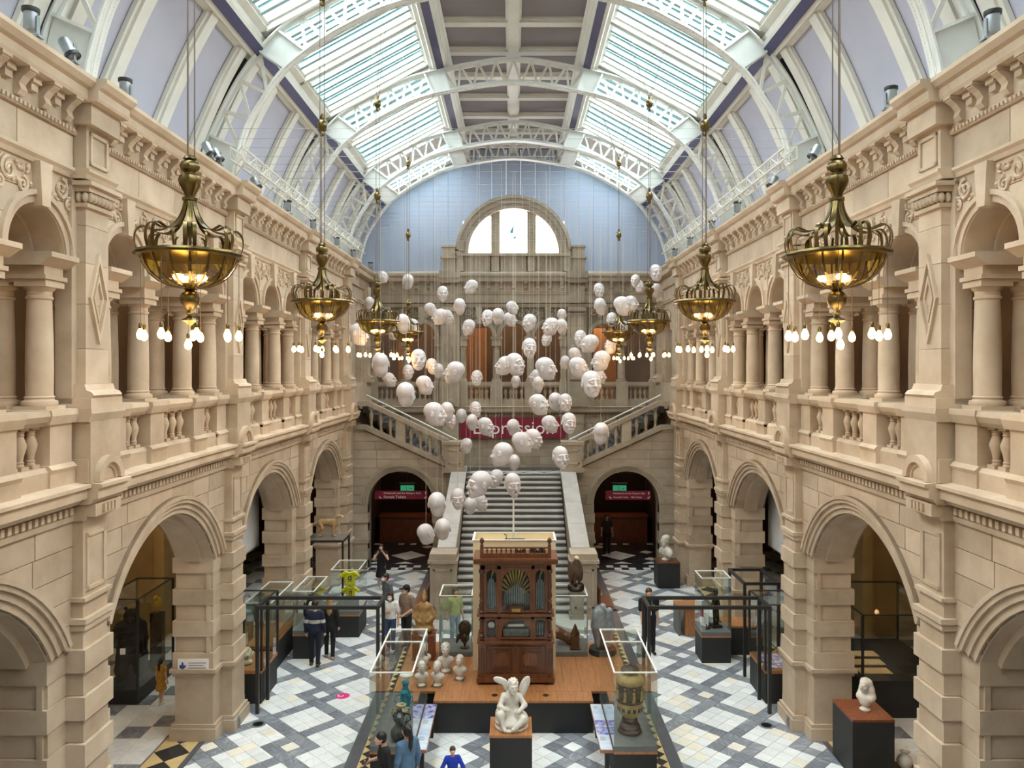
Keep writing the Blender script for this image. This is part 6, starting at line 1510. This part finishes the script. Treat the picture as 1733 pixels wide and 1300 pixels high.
# ----- steel frames and aisle cases
for s_ in (-1, 1):
    a, b = sorted((s_*3.15, s_*5.95)); steel_frame('black steel frame spanning the %s aisle at head height' % SIDEW[s_], a, b, 17.85, 18.6, 2.5, .075)
    a, b = sorted((s_*6.02, s_*7.35))
    t_ = vitrine('aisle_case', 'black framed glass case in the %s aisle arch %s' % (SIDEW[s_], 'with white coral' if s_ < 0 else 'with purple labels'), a, b, 18.35, 19.6, .80, 2.35, plinth=.03, rim=BLACK, rimw=.05, frame=True)
    if s_ > 0: 
        PURP = mat('purple_print', S(90, 40, 110), S(226, 214, 232), rough=.4, scale=7, detail=1)
        for i in range(4):
            for j in range(3): MB().box(-.55+i*.28, -.30+i*.28, -.5+j*.33, -.22+j*.33, .802, .812).build('printed_label', PURP, t_)
    else:
        CORAL = mat('coral_white', S(226, 218, 196), S(196, 184, 158), rough=.7, scale=12)
        S_ = Sculpt((-.2, -.2, -.02), (.2, .2, .5), .016); [S_.cap((0, 0, .1), (.12*math.cos(q*1.3), .12*math.sin(q*1.3), .25+.04*(q % 4)), .04, .03, .03) for q in range(8)]; S_.ell((0, 0, .06), (.12, .12, .07), .03)
        c_ = thing('white_coral', 'white branching coral inside the left aisle case', 'coral', ((412-CX)*18.6/F+.05, 18.75, .8)); ob('branches', S_.mesh('coral', CORAL), c_)
vitrine('oak_top_case', 'long low glass case with oak top in the left aisle', -7.0, -6.3, 20.0, 22.0, .78, 1.9, plinth=.03)
steel_frame('tall black steel frame beside the right aisle arch', 6.02, 6.9, 20.0, 21.4, 2.45, .07)
vitrine('jersey_case', 'tall glass case with yellow jerseys in the left aisle', -5.45, -4.6, 22.9, 24.1, .78, 2.0)
vitrine('bird_case', 'glass case with a penguin in the left aisle', -6.1, -5.5, 21.2, 22.75, .78, 1.85)
YEL = mat('yellow_jersey', S(232, 222, 40), S(216, 204, 28), rough=.8, scale=6); NAVYP = mat('navy_print', S(34, 44, 84), rough=.7)
def jersey(label, x, y, z, s_):
    t_ = thing('football_jersey', label, 'jersey', (x, y, z), 0, 'yellow jerseys', (s_,)*3)
    S_ = Sculpt((-.42, -.14, -.36), (.42, .14, .36), .016); S_.box((0, 0, -.03), (.20, .055, .27), .03, rd=.05).cap((-.16, 0, .2), (-.34, 0, .06), .075, .08, .04).cap((.16, 0, .2), (.34, 0, .06), .075, .08, .04).ell((0, -.03, .27), (.08, .1, .06), .02, True)
    ob('shirt', S_.mesh('jersey', YEL), t_); bd = MB().ring(0, 0, .045, .075, 0, 2*PI, -.066, -.06, 20); bd.v = [(b, a, c) for a, b, c in bd.v]; bd.box(.05, .075, -.066, -.06, -.075, .11).box(-.09, .09, -.066, -.06, -.13, -.11); bd.build('printed_emblem', NAVYP, t_)
    MB().tube([(0, 0, .2), (0, 0, .40)], .008).tube([(-.1, 0, .2), (0, 0, .26), (.1, 0, .2)], .008).build('hanger', BLACK, t_)
jersey('upper yellow jersey with dark emblem in the glass case', -4.98, 23.4, 1.65, .8); jersey('lower yellow jersey in the glass case', -4.98, 23.5, 1.18, .7)
PENB = mat('penguin_black', S(36, 36, 40), rough=.7); 
S_ = Sculpt((-.25, -.25, -.02), (.25, .25, .9), .016); S_.ell((0, 0, .36), (.15, .14, .34), .04).ell((0, -.01, .72), (.07, .08, .09), .06).cap((0, -.07, .73), (0, -.17, .71), .025, .008, .02).ell((-.16, 0, .4), (.03, .08, .22), .02).ell((.16, 0, .4), (.03, .08, .22), .02).ell((-.06, -.06, .02), (.05, .09, .02), .02).ell((.06, -.06, .02), (.05, .09, .02), .02)
t_ = thing('stuffed_penguin', 'black and white stuffed penguin in the left aisle case', 'bird', (-5.8, 21.9, .78), .6); ob('body', S_.mesh('penguin', PENB), t_)
S_ = Sculpt((-.2, -.25, .02), (.2, .2, .75), .014); S_.ell((0, -.035, .36), (.12, .125, .30), .02); ob('breast', S_.mesh('penguin_breast', WHITE), t_)
# dog on its stand
steel_frame('black steel stand carrying the stuffed dog', -7.1, -5.78, 26.0, 27.0, 2.2, .06)
td = MB().box(-7.13, -5.75, 25.97, 27.03, 2.2, 2.23).build('dog_board', mat('grey_glass_board', S(120, 116, 110), rough=.15)); tag(td, 'thin grey board on the steel stand under the dog', 'board')
DOG = mat('golden_fur', S(200, 166, 122), S(166, 128, 84), rough=.85, scale=9, bump=.3, bscale=40); DOGW = mat('cream_fur', S(228, 206, 172), S(212, 184, 144), rough=.85, scale=9)
S_ = Sculpt((-.75, -.25, -.02), (.75, .25, .95), .016)
S_.ell((.18, 0, .55), (.19, .13, .17), .05).ell((-.08, 0, .58), (.26, .11, .13), .06).ell((-.30, 0, .57), (.15, .12, .14), .06)      # chest, belly, hips
S_.chain([(.28, 0, .64), (.38, 0, .78)], [.10, .075], .05).ell((.43, 0, .83), (.09, .07, .07), .03).cap((.49, 0, .82), (.58, 0, .80), .045, .03, .03).ell((.37, .07, .80), (.035, .02, .07), .02).ell((.37, -.07, .80), (.035, .02, .07), .02)
for s_ in (-1, 1):
    S_.chain([(.22, s_*.07, .48), (.20, s_*.07, .24), (.22, s_*.07, .05)], [.065, .04, .032], .03).cap((.22, s_*.07, .03), (.27, s_*.07, .03), .034, .03, .02)
    S_.chain([(-.32, s_*.07, .50), (-.24, s_*.08, .34), (-.38, s_*.08, .20), (-.34, s_*.08, .04)], [.09, .06, .034, .03], .03).cap((-.34, s_*.08, .03), (-.29, s_*.08, .03), .032, .028, .02)
S_.chain([(-.42, 0, .60), (-.55, 0, .50), (-.66, 0, .47), (-.72, 0, .48)], [.045, .06, .06, .03], .03)
t_ = thing('stuffed_dog', 'golden long-haired stuffed dog standing on a black steel stand', 'dog', ((555-CX)*26.4/F, 26.5, 2.23), 0, None, (.85,)*3); ob('body', S_.mesh('dog_body', DOG), t_)
S_ = Sculpt((.4, -.1, .7), (.68, .1, .95), .012); S_.cap((.52, 0, .82), (.595, 0, .80), .047, .034, .02); ob('muzzle', S_.mesh('dog_muzzle', DOGW), t_)
MB().sphere((.625, 0, .815), .016, 8, 5).sphere((.505, .045, .86), .012, 6, 4).sphere((.505, -.045, .86), .012, 6, 4).build('nose_and_eyes', BLACK, t_)
# right aisle: figure case, desk, low case, panels
fc = vitrine('figure_case', 'tall glass case with a dark carved figure in the right aisle', 5.12, 5.93, 20.9, 21.7, .84, 2.3)
S_ = Sculpt((-.2, -.2, -.02), (.2, .2, 1.2), .013); S_.box((0, 0, .03), (.14, .14, .03), .0); S_.chain([(-.04, 0, .05), (-.05, -.03, .25), (-.04, 0, .45)], [.035, .04, .05], .02).chain([(.04, 0, .05), (.05, -.03, .25), (.04, 0, .45)], [.035, .04, .05], .02).ell((0, 0, .6), (.065, .06, .2), .03).chain([(-.08, 0, .74), (-.11, .0, .6), (-.05, -.08, .52)], [.03, .025, .02], .02).chain([(.08, 0, .74), (.11, 0, .6), (.05, -.08, .52)], [.03, .025, .02], .02).cap((0, 0, .78), (0, 0, .9), .04, .035, .02); face_ops(S_, (0, -.01, .98), .19, 'calm', True, k=.05)
t_ = thing('carved_figure', 'slim dark carved standing figure inside the right aisle case', 'sculpture', (5.62, 21.35, .84), .2); ob('figure', S_.mesh('carved_figure_body', BRONZE), t_)
for i, (x, h_) in enumerate(((5.3, .16), (5.36, .11), (5.42, .2))): 
    t_ = thing('small_idol', ('shortest', 'tiny', 'tallest')[i]+' little dark idol in front of the carved figure', 'figurine', (x, 21.1+.05*i, .84), 0, 'little idols'); MB().lathe([(.03, 0), (.03, .02), (.015, .03), (.024, h_*.5), (.012, h_*.75), (.02, h_*.88), (.001, h_)], 10).build('body', BRONZE, t_, True)
dk = thing('oak_desk', 'oak desk with a sloping oak end in the right aisle', 'desk', (5.25, 23.4, 0)); MB().box(-.3, .42, -.4, .4, .78, .84).build('top', OAK, dk); MB().box(-.3, -.24, -.38, .38, 0, .78).build('end_panel', GREYP, dk); MB().box(-.1, .40, -.38, .30, .0, .78).build('pedestal', OAK, dk)
lc = thing('low_black_cabinet', 'low black cabinet with oak top between the right aisle cases', 'cabinet', (6.3, 21.88, 0)); MB().box(-.34, .5, -.38, .4, 0, .76).build('body', BLACKP, lc); MB().box(-.35, .52, -.4, .42, .76, .81).build('top', OAK, lc); MB().box(-.33, .49, -.39, -.375, .40, .405).build('door_gap', BLACK, lc)
ip = thing('caption_board', 'tilted maroon and white caption board beside the carved figure', 'sign', (5.33, 21.42, .84), .5); MB().box(-.02, .0, -.16, .16, .0, .48).build('board', LETTER, ip); MB().box(-.024, -.018, .02, .16, .24, .48).build('maroon_panel', MAROON, ip); mbx = MB(); [mbx.box(-.024, -.02, -.14, .0, .08+.04*q, .09+.04*q) for q in range(8)]; mbx.build('print_lines', GREYP, ip)
# near left arch: bear case and pier sign
bc = vitrine('bear_case', 'large dark glass case with a black bear in the near left arch', -9.9, -8.95, 18.3, 20.2, .35, 2.5, plinth=.03, rim=BLACK, rimw=.05, frame=True, wood=False, deck=BLACKP)
BEAR = mat('bear_fur', S(34, 28, 26), S(20, 16, 15), rough=.8, scale=14, bump=.4, bscale=40)
S_ = Sculpt((-.6, -.5, -.02), (.6, .5, 1.95), .024); S_.ell((0, .04, .85), (.36, .32, .5), .06).ell((0, .0, 1.3), (.28, .25, .25), .08).ell((.02, -.12, 1.6), (.17, .18, .16), .05).cap((.05, -.24, 1.56), (.08, -.36, 1.53), .09, .06, .04).ell((-.12, -.05, 1.75), (.05, .03, .05), .02).ell((.15, -.05, 1.75), (.05, .03, .05), .02)
for s_ in (-1, 1): S_.chain([(s_*.24, -.05, 1.32), (s_*.34, -.25, 1.05), (s_*.26, -.40, 1.0)], [.13, .11, .09], .05).chain([(s_*.18, .05, .55), (s_*.22, -.05, .25), (s_*.22, -.02, .08)], [.2, .15, .11], .06).cap((s_*.22, 0, .07), (s_*.22, -.22, .06), .09, .07, .03)
t_ = thing('stuffed_bear', 'black stuffed bear standing upright in the dark glass case', 'bear', (-9.45, 19.0, .35), .2); ob('body', S_.mesh('bear_body', BEAR), t_); MB().box(-.06, .06, -.72, -.715, .85, 1.0).build('case_notice', LETTER, t_); MB().sphere((.08, -.42, 1.53), .025, 8, 5).build('nose', BLACK, t_)
YB = mat('yellow_plumage', S(226, 190, 40), S(190, 150, 30), rough=.8, scale=8)
S_ = Sculpt((-.2, -.2, -.02), (.2, .2, .55), .016); S_.ell((0, 0, .26), (.09, .14, .12), .03, rot=(.5, 0, 0)).ell((0, -.1, .4), (.06, .06, .06), .04).cap((0, -.15, .4), (0, -.2, .38), .02, .008, .01).cap((0, .08, .18), (0, .16, .02), .04, .02, .03).cap((0, 0, 0), (0, 0, .2), .015, .015, .01)
t_ = thing('yellow_bird', 'yellow stuffed bird high in the dark glass case', 'bird', (-9.15, 19.75, 1.75)); ob('body', S_.mesh('yellow_bird', YB), t_); MB().box(-.15, .15, -.1, .1, -1.4, 0).build('perch', BLACK, t_)
sg = thing('pier_notice', 'small white notice with blue emblem on the left pier', 'sign', (-6.90, 16.535, 1.63)); MB().box(-.33, .33, 0, .02, -.13, .13).build('board', LETTER, sg); mbx = MB(); [mbx.box(-.10, .28-.05*(q % 2), -.004, 0, .04-.055*q, .055-.055*q) for q in range(3)]; mbx.build('print_lines', mat('grey_print', S(120, 120, 130), rough=.7), sg); MB().prism([(-.29, -.06), (-.22, -.09), (-.16, -.05), (-.15, 0), (-.20, -.01), (-.21, .06), (-.24, .06), (-.25, 0), (-.29, 0)], -.005, 0).build('emblem', mat('blue_print', S(60, 80, 150), rough=.7), sg)
# near right arch: dark cases with lit papers, jar
rc = vitrine('paper_case', 'dark glass case with orange-lit papers in the near right arch', 8.0, 10.2, 17.6, 20.4, .85, 2.35, plinth=.04, rim=BLACK, rimw=.05, frame=True, wood=False, deck=BLACKP)
PAP = mat('cream_paper', S(224, 196, 150), S(206, 170, 120), rough=.8, scale=5)
for i in range(3): MB().box(-.95+.1*i, -.2+.1*i, -1.0+i*.55, -.65+i*.55, .852, .87).build('paper', PAP, rc)
for i in range(2):
    fr_ = thing('framed_picture', 'dark framed picture %s on the near right aisle wall' % ('nearer' if i else 'farther'), 'picture', (12.44, 19.8-i*1.6, 2.7), 0, 'framed pictures in the right aisle'); MB().box(0, .05, -.4, .4, -.6, .6).build('frame', BLACK, fr_); MB().box(-.005, 0, -.33, .33, -.52, .52).build('picture', DARKWALL, fr_)
jx = (1531-CX)*15.2/F; jr = thing('white_jar', 'white ceramic jar with ribbon lid at the lower right', 'jar', (jx, 15.2, .12)); MB().lathe([(.08, 0), (.13, .05), (.15, .13), (.12, .21), (.07, .25), (.06, .28), (.07, .29)], 20).build('body', MARBLE, jr, True); MB().sphere((.03, 0, .31), (.09, .05, .03), 10, 6).sphere((-.04, .02, .33), (.05, .04, .025), 8, 5).build('lid', MARBLE, jr, True)
jp = thing('low_black_plinth', 'low black plinth under the white jar', 'plinth', (jx, 15.2, 0)); MB().box(-.22, .22, -.22, .22, .0, .10).build('body', BLACKP, jp); MB().box(-.23, .23, -.23, .23, .10, .12).build('top', MAH, jp)
# blinds in the aisle arches
BLIND = mat('grey_blind', S(214, 216, 218), S(204, 207, 210), rough=.8, scale=1, coord='World')
for s_ in (-1, 1):
    for k, Y in enumerate((20.35, 26.25)):
        b_ = thing('roller_blind', 'pale grey roller blind in the %s lower arch, %s of two' % (SIDEW[s_], 'nearer' if k == 0 else 'farther'), 'blind', (s_*7.62, Y, 2.75), 0, 'blinds in the lower arches')
        MB().box(-.015, .015, -2.6, 2.6, 0, 3.1).build('fabric', BLIND, b_); MB().tube([(0, -2.6, 0), (0, 2.6, 0)], .025, 8).build('bottom_bar', STEEL, b_)
# benches by the stairs
for s_ in (-1, 1):
    bn_ = thing('wooden_bench', 'dark mahogany bench against the %s stair pier' % SIDEW[s_], 'bench', (s_*2.95, 25.0, 0)); MB().box(-.22, .22, -.6, .6, .42, .47).build('seat', MAH, bn_); MB().box(-s_*.22, -s_*.18, -.6, .6, .47, 1.0).build('backrest', MAH, bn_)
    for y in (-.55, .55):
        for x in (-.18, .18): MB().box(x-.03, x+.03, y-.03, y+.03, 0, .42).build('leg', MAH, bn_)
# ---------------------------------------------------------------- lamps of the aisles and galleries
def lamp(name, loc, e, c, r=.15, spot=None, rot=None):
    L = bpy.data.lights.new(name, 'SPOT' if spot else 'POINT'); L.energy = e; L.color = c; L.shadow_soft_size = r
    if spot: L.spot_size = spot; L.spot_blend = .6
    o = bpy.data.objects.new(name, L); col.objects.link(o); o.location = loc
    if rot: o.rotation_euler = rot
    return o
for s_ in (-1, 1):
    for Y in (8.55, 14.45, 20.35, 26.25): lamp('gallery_lamp', (s_*9.2, Y, 10.7), 30, (1, .72, .45))
    lamp('aisle_lamp', (s_*10.3, 14.8, 5.5), 90, (1, .80, .55)); lamp('aisle_lamp', (s_*9.6, 20.5, 5.3), 60 if s_ < 0 else 25, (1, .74, .42)); lamp('passage_lamp', (s_*4.5, 34.9, 3.2), 22, (1, .62, .38))
for x in (-4, 0, 4): lamp('gallery_lamp', (x, 36.5, 10.6), 40, (1, .72, .45))
lamp('case_lamp', (8.7, 18.4, 2.2), 4, (1, .5, .2), .05)
lamp('bust_spot', (5.4, 14.2, 5.2), 90, (1, .86, .66), .05, math.radians(24), (Vector((7.0, 15.45, 1.4))-Vector((5.4, 14.2, 5.2))).to_track_quat('-Z', 'Y').to_euler())
# ---------------------------------------------------------------- people
SKIN = mat('skin', S(222, 176, 150), S(206, 158, 132), rough=.55, scale=6)
def cloth(name, c): return bpy.data.materials.get('cloth_'+name) or mat('cloth_'+name, S(*c), S(*[max(0, int(q*.82)) for q in c]), rough=.85, scale=9, bump=.25, bscale=14)
HAIRM = {k: mat('hair_'+k, S(*c), S(*[int(q*.7) for q in c]), rough=.5, scale=20, stretch=(3, 3, .5)) for k, c in dict(black=(28, 24, 24), brown=(78, 54, 38), blonde=(190, 146, 88), dark=(46, 34, 28)).items()}
MASK = mat('face_mask', S(206, 222, 232), rough=.8)
ARM = {'down': [(.235, .03, 1.13), (.25, -.04, .89)], 'phone': [(.22, -.02, 1.14), (.10, -.27, 1.18)], 'photo': [(.27, -.20, 1.22), (.07, -.22, 1.52)],
       'front': [(.24, .02, 1.13), (.06, -.2, .98)], 'back': [(.23, .10, 1.13), (.22, .1, .90)], 'swing': [(.24, -.06, 1.14), (.25, -.20, .93)], 'out': [(.30, -.02, 1.16), (.40, -.14, 1.0)], 'chest': [(.24, -.02, 1.14), (.02, -.2, 1.22)]}
def person(label, X, Y, h, yaw, top, bottom, hair='dark', hairstyle='short', sleeve=.55, arms=('down', 'down'), stride=0.0, skirt=None, hem=.88, shoes=(50, 46, 44), head_tilt=0.0, mask=False, cap=None, bag=None, stripe=None, shorts=False, headyaw=0.0, phone=False, z=0.0, barelegs=False, extra=None, wide=1.0):
    g = .0115; lo, hi = (-.55, -.5, -.02), (.55, .42, 1.80)
    t_ = thing('person', label, 'person', (X, Y, z), yaw, None, (h/1.76,)*3)
    hips = [(-.09*wide, 0, .92), (.09*wide, 0, .92)]
    legs = []
    for i, s_ in enumerate((-1, 1)):
        d = stride*(1 if i else -1); legs.append([(s_*.09, 0, .93), (s_*.10, -d*.5-.015, .50), (s_*.10, -d+(.06 if d < 0 else .02), .085)])
    armp = []
    for i, s_ in enumerate((-1, 1)):
        e, w = ARM[arms[i]]; armp.append([(s_*.175*wide, .01, 1.41), (s_*e[0], e[1], e[2]), (s_*w[0], w[1], w[2])])
    hc = (0, -.03-.05*head_tilt, 1.635-.02*head_tilt)
    def torso(S_, q=0.0):
        S_.ell((0, 0, .97), (.155*wide+q, .115+q, .12+q), .05).ell((0, 0, 1.12), (.14*wide+q, .105+q, .14), .06).ell((0, 0, 1.29), (.165*wide+q, .115+q, .16+q*.5), .06)
        S_.cap((-.15*wide, .01, 1.41), (.15*wide, .01, 1.41), .058+q, .058+q, .06)
    S_ = Sculpt(lo, hi, g); torso(S_)
    S_.cap((0, .01, 1.42), (0, -.01, 1.54), .056, .05, .03); face_ops(S_, hc, .235, 'laugh' if extra == 'smile' else 'calm', True, yaw=headyaw, k=.05)
    for L in legs:
        S_.chain(L, [.078, .052, .036], .04); f = L[2]; S_.cap((f[0], f[1]+.03, .045), (f[0]*1.08, f[1]-.15, .035), .038, .030, .02)
    for i, A in enumerate(armp):
        S_.chain(A, [.052, .04, .027], .03); s_ = -1 if i == 0 else 1
        w = np.array(A[2]); d = w-np.array(A[1]); d /= np.linalg.norm(d)
        side = np.cross(d, (s_*1.0, 0, 0)); side = side/(np.linalg.norm(side)+1e-9); inn = np.array((-s_*1.0, 0, 0)); inn = inn-d*(inn @ d); inn /= np.linalg.norm(inn)
        pc = w+d*.05; S_.cap(w, w+d*.075, .028, .034, .02)
        for q in range(4):
            b = w+d*.085+side*(.016*(q-1.5)*1.15); L_ = (.055, .066, .062, .048)[q]; m_ = b+d*L_*.5+inn*.006; e = b+d*L_*.95+inn*.026
            S_.cap(b, m_, .010, .0095, .008); S_.cap(m_, e, .0095, .008, .006)
        tb = w+d*.03+side*.026; S_.cap(tb, tb+d*.035+side*.022+inn*.012, .0125, .011, .012); S_.cap(tb+d*.035+side*.022+inn*.012, tb+d*.062+side*.024+inn*.022, .011, .009, .006)
    ob('body', S_.mesh('person_body', SKIN), t_)
    # top
    S_ = Sculpt((-.55, -.45, .6), (.55, .4, 1.55), g); torso(S_, .018)
    if hem < .85: S_.ell((0, 0, .9), (.18*wide, .135, .16), .05)
    for A in armp:
        a, e, w = map(np.array, A)
        if sleeve <= .6: S_.cap(a, a+(e-a)*(sleeve/.6), .07, .066, .03)
        else: S_.cap(a, e, .07, .06, .03); S_.cap(e, e+(w-e)*((sleeve-.6)/.4), .06, .046, .03)
    S_.cap((0, .0, 1.48), (0, -.01, 1.6), .062, .07, 0, True)
    if sleeve <= .95: S_.above(hem if min(a[2][2] for a in armp) > hem or sleeve <= .6 else .8)
    ob('top', S_.mesh('person_top', cloth(*top)), t_)
    if stripe:
        S_ = Sculpt((-.5, -.4, 1.1), (.5, .35, 1.32), g); torso(S_, .022)
        for A in armp: S_.cap(A[0], A[1], .074, .064, .03)
        S_.above(1.15).below(1.26); ob('stripe', S_.mesh('person_stripe', cloth(*stripe)), t_)
    # bottom
    S_ = Sculpt((-.35, -.45, 0), (.35, .4, 1.1), g); S_.ell((0, 0, .97), (.163*wide, .123, .13), .05)
    if skirt: S_.cap((0, 0, .95), (0, .01, skirt+.05), .14, .21, .05); S_.above(skirt)
    else:
        for L in legs: S_.chain(L, [.092*wide, .066, .056], .03)
        S_.above(.52 if shorts else .07)
    S_.below(1.03); ob('skirt' if skirt else 'trousers', S_.mesh('person_bottom', cloth(*bottom)), t_)
    # shoes
    for L in legs:
        f = L[2]; S_ = Sculpt((f[0]-.09, f[1]-.24, -.01), (f[0]+.09, f[1]+.12, .14), .010); S_.cap((f[0], f[1]+.035, .042), (f[0]*1.08, f[1]-.155, .034), .046, .038, .02).cap((f[0], f[1]+.02, .04), (f[0], f[1]+.01, .08), .046, .044, .02).above(.0)
        ob('shoe', S_.mesh('shoe', cloth('shoe%d' % shoes[0], shoes)), t_)
    # hair
    cy, sy = math.cos(headyaw), math.sin(headyaw)
    def H(x, y, z): return (hc[0]+x*cy-y*sy, hc[1]+x*sy+y*cy, hc[2]+z)
    S_ = Sculpt((-.25, -.25, 1.1), (.25, .3, 1.85), .010); S_.ell(H(0, .022, .042), (.090, .106, .092), .01); S_.ell(H(0, .05, -.01), (.082, .075, .09), .03)
    S_.ell(H(0, -.135, -.035), (.085, .075, .085), .015, True)
    if hairstyle == 'long': S_.chain([H(0, .07, .03), H(0, .10, -.10), H(0, .12, -.27), H(0, .115, -.40)], [.08, .085, .075, .04], .03)
    if hairstyle == 'pony': S_.ell(H(0, .12, .05), (.035, .04, .04), .02).chain([H(0, .13, .05), H(.0, .17, -.08), H(0, .15, -.26), H(0, .13, -.42)], [.035, .045, .04, .012], .02)
    if hairstyle == 'bun': S_.ell(H(0, .11, .07), (.05, .05, .05), .02); S_.chain([H(.08, 0, .0), H(.085, .0, -.12)], [.03, .02], .02); S_.chain([H(-.08, 0, .0), H(-.085, .0, -.12)], [.03, .02], .02)
    ob('hair', S_.mesh('person_hair', HAIRM[hair]), t_)
    if mask:
        S_ = Sculpt((-.2, -.3, 1.4), (.2, .2, 1.75), .009); S_.ell(H(0, -.068, -.055), (.064, .055, .052), .01); ob('face_mask', S_.mesh('face_mask', MASK), t_)
    if cap:
        S_ = Sculpt((-.25, -.35, 1.55), (.25, .25, 1.85), .010); S_.ell(H(0, .015, .065), (.096, .112, .078), .01).ell(H(0, -.13, .045), (.075, .085, .012), .015).above(hc[2]+.03); ob('cap', S_.mesh('person_cap', cloth(*cap)), t_)
    if bag:
        S_ = Sculpt((.05, -.3, .55), (.5, .3, 1.05), .014); S_.box((.27, .03, .83), (.05, .13, .11), .0, rd=.04); ob('bag', S_.mesh('person_bag', cloth(*bag)), t_); MB().tube([(.27, -.06, .93), (.2, -.03, 1.44), (.27, .1, .93)], .012, 6).build('bag_strap', cloth(*bag), t_)
    if phone:
        w = Vector(armp[0][2] if arms[0] in ('phone', 'photo') else armp[1][2]); MB().box(-.04, .04, -.006, .006, -.075, .075).xf(Matrix.Translation((w.x*.4, w.y-.09, w.z+.03)) @ Matrix.Rotation(-.9 if arms[0] == 'phone' or arms[1] == 'phone' else 0, 4, 'X')).build('phone', BLACK, t_)
    return t_
def fl(px, py): p = on_floor(px, py); return p.x, p.y
R180 = PI
NAVYC = ('navy', (32, 38, 62)); BLK = ('black', (26, 26, 29)); WHT = ('white', (250, 248, 246)); JEAN = ('jeans', (62, 86, 122)); DEN = ('denim', (96, 128, 160))
person('person in navy sweater with white chest band, seen from behind', *fl(533, 1126), 1.76, R180, NAVYC, ('dnavy', (26, 30, 48)), 'dark', sleeve=.98, stripe=('offwhite', (206, 202, 196)), shoes=(84, 74, 66), stride=.04, hem=.88, wide=1.05)
person('person with long blonde hair in black, seen from behind', *fl(558, 1113), 1.68, R180+.1, BLK, BLK, 'blonde', 'long', sleeve=.98, stride=.08, shoes=(206, 160, 136), bag=('bagnavy', (40, 46, 62)), hem=.8)
person('person in black dress photographing with raised arms by the stair arch', *fl(645, 998), 1.66, .1, BLK, BLK, 'dark', 'bun', sleeve=.12, skirt=.50, arms=('photo', 'photo'), shoes=(236, 236, 236), phone=True, hem=.9, stride=.06)
person('person in grey T-shirt and jeans walking with bowed head', *fl(655, 1066), 1.76, -.9, ('greytee', (104, 108, 114)), JEAN, 'dark', sleeve=.5, stride=.16, head_tilt=.8, mask=True, shoes=(120, 112, 104))
person('person in white T-shirt and jeans wearing a face mask', *fl(661, 1102), 1.68, -.15, WHT, JEAN, 'dark', 'bun', sleeve=.45, arms=('chest', 'down'), mask=True, stride=.08, shoes=(232, 232, 232), hem=.98)
person('person in brown T-shirt and black cap with face mask', *fl(688, 1096), 1.80, -.5, ('taupe', (158, 134, 114)), ('blacktrs', (36, 36, 42)), 'dark', sleeve=.55, arms=('down', 'front'), mask=True, cap=('capblack', (30, 30, 34)), shoes=(70, 66, 64), stride=.05, headyaw=-.5)
person('person in black polo with green lanyard walking down the right aisle', *fl(1098, 1104), 1.82, .1, BLK, BLK, 'brown', sleeve=.5, stride=.10, arms=('swing', 'down'), shoes=(40, 38, 38), wide=1.25)
person('person in yellow-green top and pale jeans behind the left back case', (770-CX)*22.2/F, 22.2, 1.70, .6, ('lime', (188, 190, 122)), ('palejean', (160, 178, 196)), 'dark', 'bun', sleeve=.6, shoes=(200, 200, 200), arms=('back', 'down'), hem=.95)
person('small child in mustard pinafore dress in the near left arch', *fl(273, 1191), 1.08, R180-.3, ('mustard', (198, 150, 56)), ('mustard', (198, 150, 56)), 'dark', 'pony', sleeve=.2, skirt=.55, shoes=(232, 230, 226), hem=.9, stride=.08, wide=1.1)
person('person with cropped black hair in black T-shirt looking at a phone', (650-CX)*13.6/F, 13.6, 1.60, -1.2, BLK, ('greytrs', (60, 60, 66)), 'black', sleeve=.5, arms=('phone', 'down'), phone=True, head_tilt=.9, headyaw=0)
person('person with long black ponytail and blue denim jacket', (689-CX)*13.75/F, 13.75, 1.64, R180+.7, DEN, ('blackj', (44, 44, 50)), 'black', 'pony', sleeve=.98, hem=.86)
person('child in bright blue sweater running near the front plinth', (766-CX)*14.1/F, 14.1, 1.08, .15, ('cobalt', (30, 64, 190)), ('greyj', (70, 74, 90)), 'brown', sleeve=.98, arms=('out', 'out'), stride=.18, extra='smile')
person('person in dark clothes with a pale bag in the right stair passage', (1027-CX)*33.4/F, 33.4, 1.70, .0, ('charcoal', (52, 46, 44)), BLK, 'dark', 'bun', sleeve=.4, bag=('palebag', (150, 128, 112)))
person('masked person half hidden behind the left aisle pier', (418-CX)*21.6/F, 21.6, 1.70, .3, BLK, BLK, 'dark', 'bun', sleeve=.9, mask=True)

st_ = [o for o in col.objects if o.get('label', '').startswith('person in black polo')][0]
LAN = mat('green_lanyard', S(40, 150, 130), rough=.7)
MB().tube([(-.07, -.02, 1.49), (-.05, -.14, 1.36), (0, -.15, 1.16), (.05, -.14, 1.36), (.07, -.02, 1.49)], .008, 6).build('lanyard', LAN, st_); MB().box(-.03, .03, -.16, -.152, 1.06, 1.16).build('badge', LETTER, st_); MB().box(.07, .11, -.152, -.146, 1.30, 1.34).build('breast_badge', YEL, st_)
bpy.context.view_layer.update()
